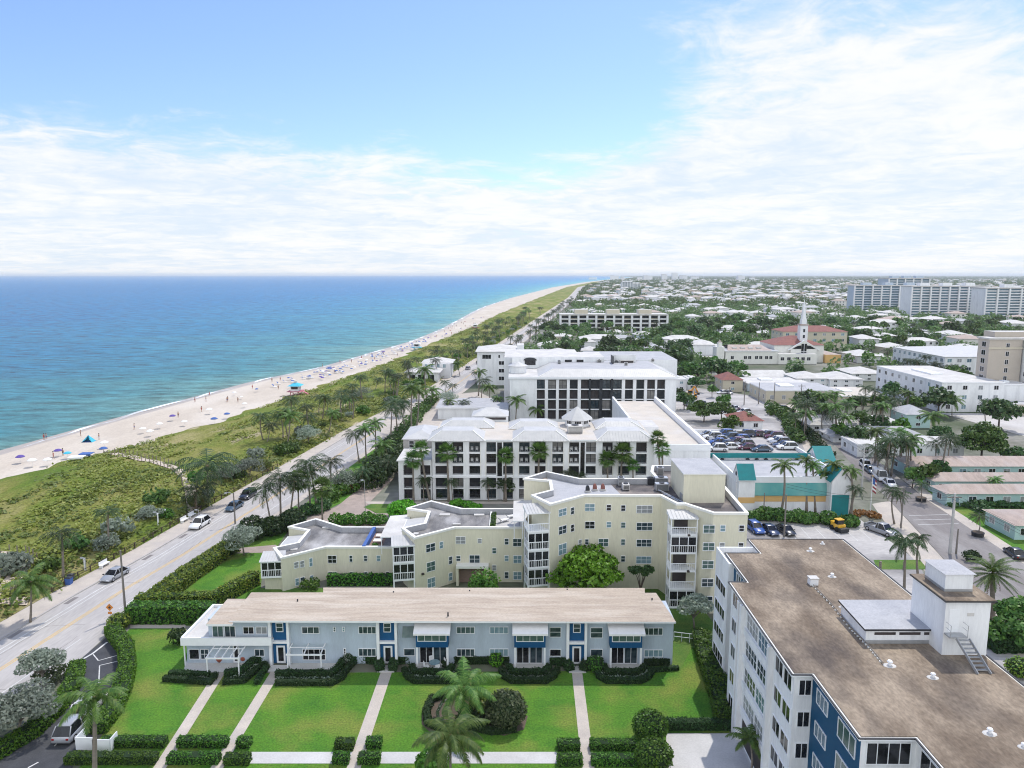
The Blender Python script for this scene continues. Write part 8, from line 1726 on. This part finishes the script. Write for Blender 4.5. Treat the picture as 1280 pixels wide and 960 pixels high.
def parasol_proto(k):
    t = thing('beach_umbrella', 'x', 'beach umbrella'); g = MB(); g.tube([(0, 0, -.1), (0, 0, 2.2)], .025, 'frame_white', 6); part(g, 'pole', t, False); g = MB(); n = 8
    R0 = [(1.15 * math.cos(6.283 * j / n), 1.15 * math.sin(6.283 * j / n), 1.75) for j in range(n)]; R1 = [(.6 * math.cos(6.283 * j / n), .6 * math.sin(6.283 * j / n), 2.12) for j in range(n)]
    g.loft([[(x * .97, y * .97, z - .12) for x, y, z in R0], R0, R1, [(.02 * math.cos(6.283 * j / n), .02 * math.sin(6.283 * j / n), 2.25) for j in range(n)]], k, False); part(g, 'canopy', t, False); return Proto(t)
PU = {k: parasol_proto(k + '_cloth') for k in ('blue', 'white', 'teal', 'red', 'purple')}
def cabana_proto():
    t = thing('beach_lounger', 'x', 'beach lounger'); g = MB(); g.box(-.35, .35, -1.0, .6, .26, .34, 'white_cloth'); part(g, 'seat', t, False); g = MB(); g.loft([[(s * .4, .95 - .75 * math.cos(a), .3 + .85 * math.sin(a)) for a in [math.pi * (.12 + .5 * j / 5) for j in range(6)]] for s in (-1, 1)], 'blue_cloth', False, False); part(g, 'hood', t, False)
    for sx in (-.3, .3): g = MB(); g.box(sx - .03, sx + .03, -.9, -.84, 0, .26, 'frame_white'); g.box(sx - .03, sx + .03, .5, .56, 0, .26, 'frame_white'); part(g, 'leg', t, False)
    return Proto(t)
CB = cabana_proto()
near = [(73, 571, 'purple', 'purple and white parasol of the family group at left'), (85, 574, 'teal', 'teal parasol lying low right of the family group'), (41, 584, 'white', 'pale parasol near the dune at left'), (26, 579, 'purple', 'small dark parasol alone at far left'), (60, 583, 'white', 'white parasol at the dune edge at left'), (131, 561, 'white', 'white parasol right of the blue tent'), (130, 569, 'blue', 'dark blue parasol at the head of the dune path'), (179, 542, 'white', 'white parasol in the middle of the near beach'), (200, 536, 'white', 'pale parasol with people beside it'), (188, 546, 'white', 'pale mat like parasol close to the dune'), (216, 526, 'purple', 'dark parasol by the two people in the middle distance'), (231, 533, 'white', 'pale low parasol before the blue cabana'), (268, 531, 'blue', 'blue parasol at the dune bulge'), (284, 524, 'blue', 'dark blue parasol beyond the dune bulge'), (262, 518, 'white', 'white parasol nearer the water in the middle distance'), (306, 510, 'white', 'pale parasol just short of the lifeguard tower')]
for px, py, k, l in near: PU[k].put(on_beach(px, py), R.uniform(0, 6), R.uniform(.75, .95), l)
GG = {'blue': 'blue parasol in the rows along the crowded beach', 'white': 'white parasol in the rows along the crowded beach', 'teal': 'teal parasol in the rows along the crowded beach', 'red': 'red parasol in the rows along the crowded beach', 'purple': 'purple parasol in the rows along the crowded beach'}
for i in range(80):
    y = R.choice([235 + R.random() * 330, 290 + R.random() * 120, 300 + R.random() * 450]); t = R.uniform(.22, .86); x = wx(y) + 4 + t * (dx(y) - wx(y) - 5); k = R.choice(['blue', 'blue', 'blue', 'purple', 'purple', 'white', 'white'] if y < 560 else ['blue', 'purple', 'white', 'red'])
    PU[k].put((x, y, beach_z(x, y)), R.uniform(0, 6), R.uniform(.5, .75), GG[k], k + ' parasols along the beach')
for i in range(70):
    y = 285 + R.random() * 190; t = R.choice([.35, .5, .65]) + R.uniform(-.05, .05); x = wx(y) + 4 + t * (dx(y) - wx(y) - 5); CB.put((x, y, beach_z(x, y)), R.uniform(1.2, 1.9), 1.0, 'white lounger with blue hood in the rows along the beach', 'hooded loungers along the beach')
def tent(px, py, lab, k, w=2.6, d=2.2, h=1.7, flat=False):
    x, y, z = on_beach(px, py); t = thing('beach_tent', lab, 'tent', (x, y, z), rz=R.uniform(-.3, .3))
    if flat:
        g = MB(); g.box(-w / 2, w / 2, -d / 2, d / 2, h, h + .08, k); g.face([(-w / 2, -d / 2, h), (w / 2, -d / 2, h), (w / 2, -d / 2, h - .35), (-w / 2, -d / 2, h - .35)], k); part(g, 'canopy', t, False)
        for a in (-1, 1):
            for b in (-1, 1): g = MB(); g.tube([(a * (w / 2 - .05), b * (d / 2 - .05), 0), (a * (w / 2 - .05), b * (d / 2 - .05), h)], .03, 'frame_white', 5); part(g, 'pole', t, False)
    else:
        g = MB(); top = (0, 0, h); c = [(-w / 2, -d / 2, 0), (w / 2, -d / 2, 0), (w / 2, d / 2, 0), (-w / 2, d / 2, 0)]
        for i in (1, 2, 3): g.face([c[i], c[(i + 1) % 4], top], k)
        g.face([c[0], (-w * .15, -d / 2 * .5, .7), top], k); g.face([(w * .15, -d / 2 * .5, .7), c[1], top], k); part(g, 'canopy', t, False); g = MB(); g.face([(-w / 2, -d / 2, .03), (w / 2, -d / 2, .03), (w / 2, d / 2, .03), (-w / 2, d / 2, .03)], 'blue_cloth'); part(g, 'groundsheet', t, False)
tent(111, 552, 'bright turquoise pop up tent on the near beach', 'teal_cloth', 2.8, 2.2, 1.8); tent(109, 576, 'deep blue flat sunshade canopy at the dune edge', 'blue_cloth', 2.8, 2.0, 1.6, True); tent(97, 579, 'white flat sunshade beside the deep blue canopy', 'white_cloth', 3.4, 2.4, 1.4, True)
def lifeguard(px, py, lab, k):
    x, y, z = on_beach(px, py); t = thing('lifeguard_tower', lab, 'lifeguard tower', (x, y, z)); g = MB()
    for a in (-1.5, 1.5):
        for b in (-1.5, 1.5): g.tube([(a, b, -.2), (a, b, 1.6)], .14, k, 6)
    g.bar((-1.5, -1.5, .2), (1.5, -1.5, 1.5), .1, .12, k); g.bar((1.5, -1.5, .2), (-1.5, -1.5, 1.5), .1, .12, k); part(g, 'stilts', t, False); g = MB(); g.box(-2.6, 2.6, -2.6, 2.6, 1.6, 1.78, k); part(g, 'deck', t, False); g = MB(); g.box(-1.5, 1.5, -1.5, 1.5, 1.78, 3.7, 'white_wall'); part(g, 'cabin', t, False); g = MB(); g.hip(-2.4, 2.4, -2.4, 2.4, 3.7, 5.0, 'teal_cloth' if k == 'pink_paint' else 'white_roof'); g.box(-.5, .5, -.5, .5, 4.7, 5.3, 'white_roof'); part(g, 'roof', t, False); g = MB(); g.box(-1.2, 1.2, -1.56, -1.502, 2.5, 3.4, 'glass_black'); part(g, 'window', t, False); g = MB(); g.box(-2.55, 2.55, -2.6, -2.53, 2.55, 2.62, 'frame_white'); g.box(-2.6, -2.53, -2.5, 2.55, 2.55, 2.62, 'frame_white'); g.box(2.53, 2.6, -2.5, 2.55, 2.55, 2.62, 'frame_white'); part(g, 'railing', t, False); g = MB(); g.bar((2.6, 0, 1.6), (5.6, 0, .1), 1.2, .1, k); part(g, 'ramp', t, False)
lifeguard(370, 495, 'pink based lifeguard tower with teal and white hipped roof, nearest on the beach', 'pink_paint'); lifeguard(521, 438, 'teal lifeguard tower in the middle distance of the beach', 'teal_cloth'); lifeguard(594, 412, 'small red lifeguard tower far along the beach', 'red_cloth')
t = thing('beach_pavilion', 'white arcaded beach pavilion with hipped roof and raised lantern on the dune side', 'building', (-36, 318, 0)); g = MB(); g.box(-45, -32, 300, 312, 0, 4.2, 'white_wall'); g.box(-40, -28, 312, 326, 0, 6.4, 'white_wall'); part(g, 'wall', t); g = MB(); g.hip(-46, -31, 299, 313, 4.2, 6.0, 'white_roof'); g.hip(-41, -27, 312.5, 327, 6.4, 8.4, 'white_roof'); part(g, 'roof', t)
wbp = Wall(t, (-45, 300), (-32, 300)); wbp2 = Wall(t, (-40, 312), (-28, 312)); wbp3 = Wall(t, (-32, 300), (-32, 312))
for a in (.8, 4.6, 8.6): wbp.obj(simple_win(2.8, 2.6, 'glass_black'), 'opening', a, .6)
for a in (1, 3.6, 6.2, 8.8): wbp2.obj(simple_win(1.2, 1.6, 'glass_pale'), 'window', a, 4.5)
for a in (1, 4.5, 8): wbp3.obj(simple_win(2.2, 2.6, 'glass_black'), 'opening', a, .6)
# ---------------------------------------------------------------- the town beyond: houses under trees, to the horizon
RT = random.Random(21)
def free(x, y, m_=0):
    if x < pv(y) + 19 + m_: return False
    for a, b, c, d in BLK:
        if a - m_ < x < b + m_ and c - m_ < y < d + m_: return False
    return True
def hx(y): return max(pv(y) + 20, -.02 * y), y * .78 + 40
def house_proto(i):
    rg = random.Random(i + 40); w, d, h = [(16, 11, 3.2), (20, 12, 6.0), (13, 13, 3.4), (24, 11, 3.4), (15, 14, 6.4), (12, 9, 3.2)][i]; rk = ['white_roof', 'white_roof', 'white_roof', 'coat_roof', 'tile_pink', 'white_roof'][i]; wk = ['white_wall', 'white_wall', 'beige_wall', 'white_wall', 'cream_trim', 'town_blue'][i]
    t = thing('house', 'x', 'house'); g = MB(); g.box(-w / 2, w / 2, -d / 2, d / 2, 0, h, wk)
    if i in (0, 1, 3): g.box(-w / 2 + 1, -w / 2 + 7, -d / 2 - 5, -d / 2 - .003, 0, h * .8, wk)
    part(g, 'wall', t, False); g = MB(); g.hip(-w / 2, w / 2, -d / 2, d / 2, h, h + 2.0, rk, over=.7)
    if i in (0, 1, 3): g.hip(-w / 2 + 1, -w / 2 + 7, -d / 2 - 5, -d / 2 + 3, h * .8 + .02, h * .8 + 1.4, rk, over=.5)
    part(g, 'roof', t, False)
    for f in range(1 if h < 4 else 2):
        for k in range(int(w / 4)):
            xk = -w / 2 + 2 + k * 4
            if i in (0, 1, 3) and xk < -w / 2 + 8: continue
            o = bpy.data.objects.new('window', simple_win(1.7, 1.4, 'glass_black')); COL.objects.link(o); o.parent = t; o.location = (xk, -d / 2, 1.0 + f * 3)
    return Proto(t)
HP = [house_proto(i) for i in range(6)]; DSC = ['white hip roofed bungalow', 'white two storey house', 'square cream bungalow with pale roof', 'long white house with grey roof', 'cream two storey house with pink tiled roof', 'small blue grey house with white roof']
pts = []; tries = 0
while len(pts) < 270 and tries < 20000:
    tries += 1; y = 300 + (RT.random() ** 1.25) * 1050; a, b = hx(y); x = RT.uniform(a, b)
    if not free(x, y, 10): continue
    if any((x - p) ** 2 + (y - q) ** 2 < 22 ** 2 for p, q in pts): continue
    pts.append((x, y)); i = RT.choices(range(6), [5, 3, 3, 3, 1, 2])[0]; HP[i].put((x, y, 0), RT.choice([0, .15, -.12, 1.57, 1.45]), RT.uniform(.85, 1.15), DSC[i] + (' among the nearer trees of the town' if y < 520 else ' among the distant trees of the town'), DSC[i] + 's of the town')
# trees of the town: individuals near, copies of a few kinds
def tp(lab, *a, **k): return make_tree(lab, 'x', 'tree', *a, **k)
TP = [tp('broadleaf_tree', 8.5, 5.2, 12, 42, .95, 'leaf_mid', trunk='bark_dark', seed=31), tp('broadleaf_tree', 7.0, 4.2, 10, 44, .85, 'leaf_dark', trunk='bark_dark', seed=32), tp('broadleaf_tree', 10.0, 6.4, 14, 44, 1.05, 'leaf_dark', trunk='bark_dark', seed=33), tp('broadleaf_tree', 6.0, 3.6, 9, 40, .8, 'leaf_hedge', trunk='bark', seed=34), tp('broadleaf_tree', 8.0, 4.0, 9, 44, .85, 'leaf_mid', trunk='bark', seed=35, squash=.9)]
TD = ['spreading mid green tree', 'rounded dark tree', 'large dark canopy tree', 'small bright green tree', 'tall mid green tree']
nt_ = 0; tries = 0
while nt_ < 290 and tries < 20000:
    tries += 1; y = 175 + (RT.random() ** 1.2) * 480; a, b = max(pv(y) + 15, -40), y * .80 + 20; x = RT.uniform(a, b)
    if not free(x, y, 1) and not (60 < x < 200 and 60 < y < 345 and False): continue
    if any(abs(x - p) < 9 and -14 < y - q < 8 for p, q in pts): continue
    i = RT.choices(range(5), [4, 4, 3, 2, 3])[0]; TP[i].put((x, y, 0), RT.uniform(0, 6.28), RT.uniform(.7, 1.15), TD[i] + ' among the roofs of the middle distance', TD[i] + 's of the town'); nt_ += 1
for i in range(150):
    y = 200 + (RT.random() ** 1.1) * 430; x = RT.uniform(max(pv(y) + 15, -30), y * .78 + 20)
    if not free(x, y, 1): continue
    palm_at((x, y, 0), (x + RT.uniform(-1, 1), y, RT.uniform(6, 10.5)), RT.uniform(2.7, 3.6), RT.choice(['dark', 'coco', 'dark']), 'palm rising among the trees and roofs of the town', 'palms of the town')
for i, (px, py, r) in enumerate([(1160, 610, 3), (1175, 600, 3), (1068, 560, 3), (1050, 552, 4), (1030, 530, 4), (1075, 540, 3.5), (1100, 545, 4), (1010, 520, 4), (1125, 545, 4), (1140, 520, 4), (1100, 520, 4), (848, 500, 3), (855, 512, 3), (1012, 505, 4), (890, 497, 3), (905, 512, 3), (830, 480, 5), (845, 470, 6), (812, 460, 7), (790, 455, 6), (860, 478, 5), (870, 490, 4), (897, 478, 5), (765, 452, 5), (935, 535, 3), (1140, 610, 2.5), (1150, 500, 4), (1268, 585, 2.5)]):
    x, y = at(px, py); TP[i % 5].put((x, y, 0), RT.uniform(0, 6), r / 5.0, TD[i % 5] + ' in the gardens behind the car park and bungalows', TD[i % 5] + 's behind the car park')
# beyond the individuals the wood of street and garden trees reads as one mass
rn = np.random.default_rng(77)
def canopy_mass(name, n, y0, y1, pw, size, nq, rr, hh, seed, lab):
    rn = np.random.default_rng(seed); Q = []; u = rn.uniform(size=n); ys = y0 + (y1 - y0) * u ** pw
    for y in ys:
        a = pv(y) + 17; b = y * .80 + 60; x = rn.uniform(a, b)
        if y < 1400 and not free(x, y, 2): continue
        if y < 1400 and any(abs(x - p) < 10 and -15 < y - q < 9 for p, q in near_h(y)): continue
        r = rr * rn.uniform(.6, 1.25); h = hh * rn.uniform(.6, 1.2); P, d = blob_pts((x, y, h * .55), (r, r, h * .48), nq, rn); P[:, 2] = np.maximum(P[:, 2], .3); Q.append(rquads(P, size, .6, 1.4, d, rn))
    mb = MB(); mb.quads(np.concatenate(Q), 'far_leaf'); o = mb.build(name); tag(o, lab, 'wood', kind='stuff')
NH = {}
for p in pts: NH.setdefault(int(p[1] // 40), []).append(p)
def near_h(y): k = int(y // 40); return NH.get(k - 1, []) + NH.get(k, []) + NH.get(k + 1, [])
canopy_mass('garden_trees', 2900, 240, 1100, 1.0, 1.25, 60, 4.2, 7.0, 1, 'mass of dark green trees between the houses of the town'); canopy_mass('distant_trees', 5200, 1000, 3200, 1.25, 2.4, 30, 7.0, 8.0, 2, 'distant dark green canopy fading towards the horizon'); canopy_mass('horizon_trees', 4200, 3000, 16000, 1.6, 7.0, 16, 22.0, 9.0, 3, 'hazy wooded plain below the horizon')
# far houses: more than anyone could count
g = MB(); ang = 0
for i in range(1600):
    y = 1150 + (RT.random() ** 1.35) * 4800; x = RT.uniform(pv(y) + 25, y * .8 + 40)
    if (405 < x < 610 and 735 < y < 1050): continue
    w, d, h = RT.uniform(9, 26), RT.uniform(9, 16), RT.choice([4, 4.5, 7, 7.5, 9]); k = RT.choices(['white_wall', 'beige_wall', 'town_blue'], [6, 2, 1])[0]; g.box(x, x + w, y, y + d, 0, h, k); g.hip(x, x + w, y, y + d, h + .01, h + 2.2, RT.choices(['white_roof', 'coat_roof', 'tile_pink', 'grey_roof'], [6, 2, 2, 1])[0], over=.6)
tag(g.build('distant_houses'), 'countless pale roofs of the far suburbs', 'houses', kind='stuff')
# ---------------------------------------------------------------- the air over the coast
m = bpy.data.materials.new('haze'); m.use_nodes = True; nt = m.node_tree; nt.nodes.remove(nt.nodes['Principled BSDF']); v = nt.nodes.new('ShaderNodeVolumePrincipled'); v.inputs['Color'].default_value = (.90, .96, 1.0, 1); v.inputs['Density'].default_value = 6e-5; v.inputs['Anisotropy'].default_value = .1; nt.links.new(v.outputs[0], nt.nodes['Material Output'].inputs['Volume']); MATS['haze'] = m
g = MB(); g.box(-33000, 33000, -300, 32000, -1.8, 62, 'haze'); tag(g.build('haze'), kind='stuff')
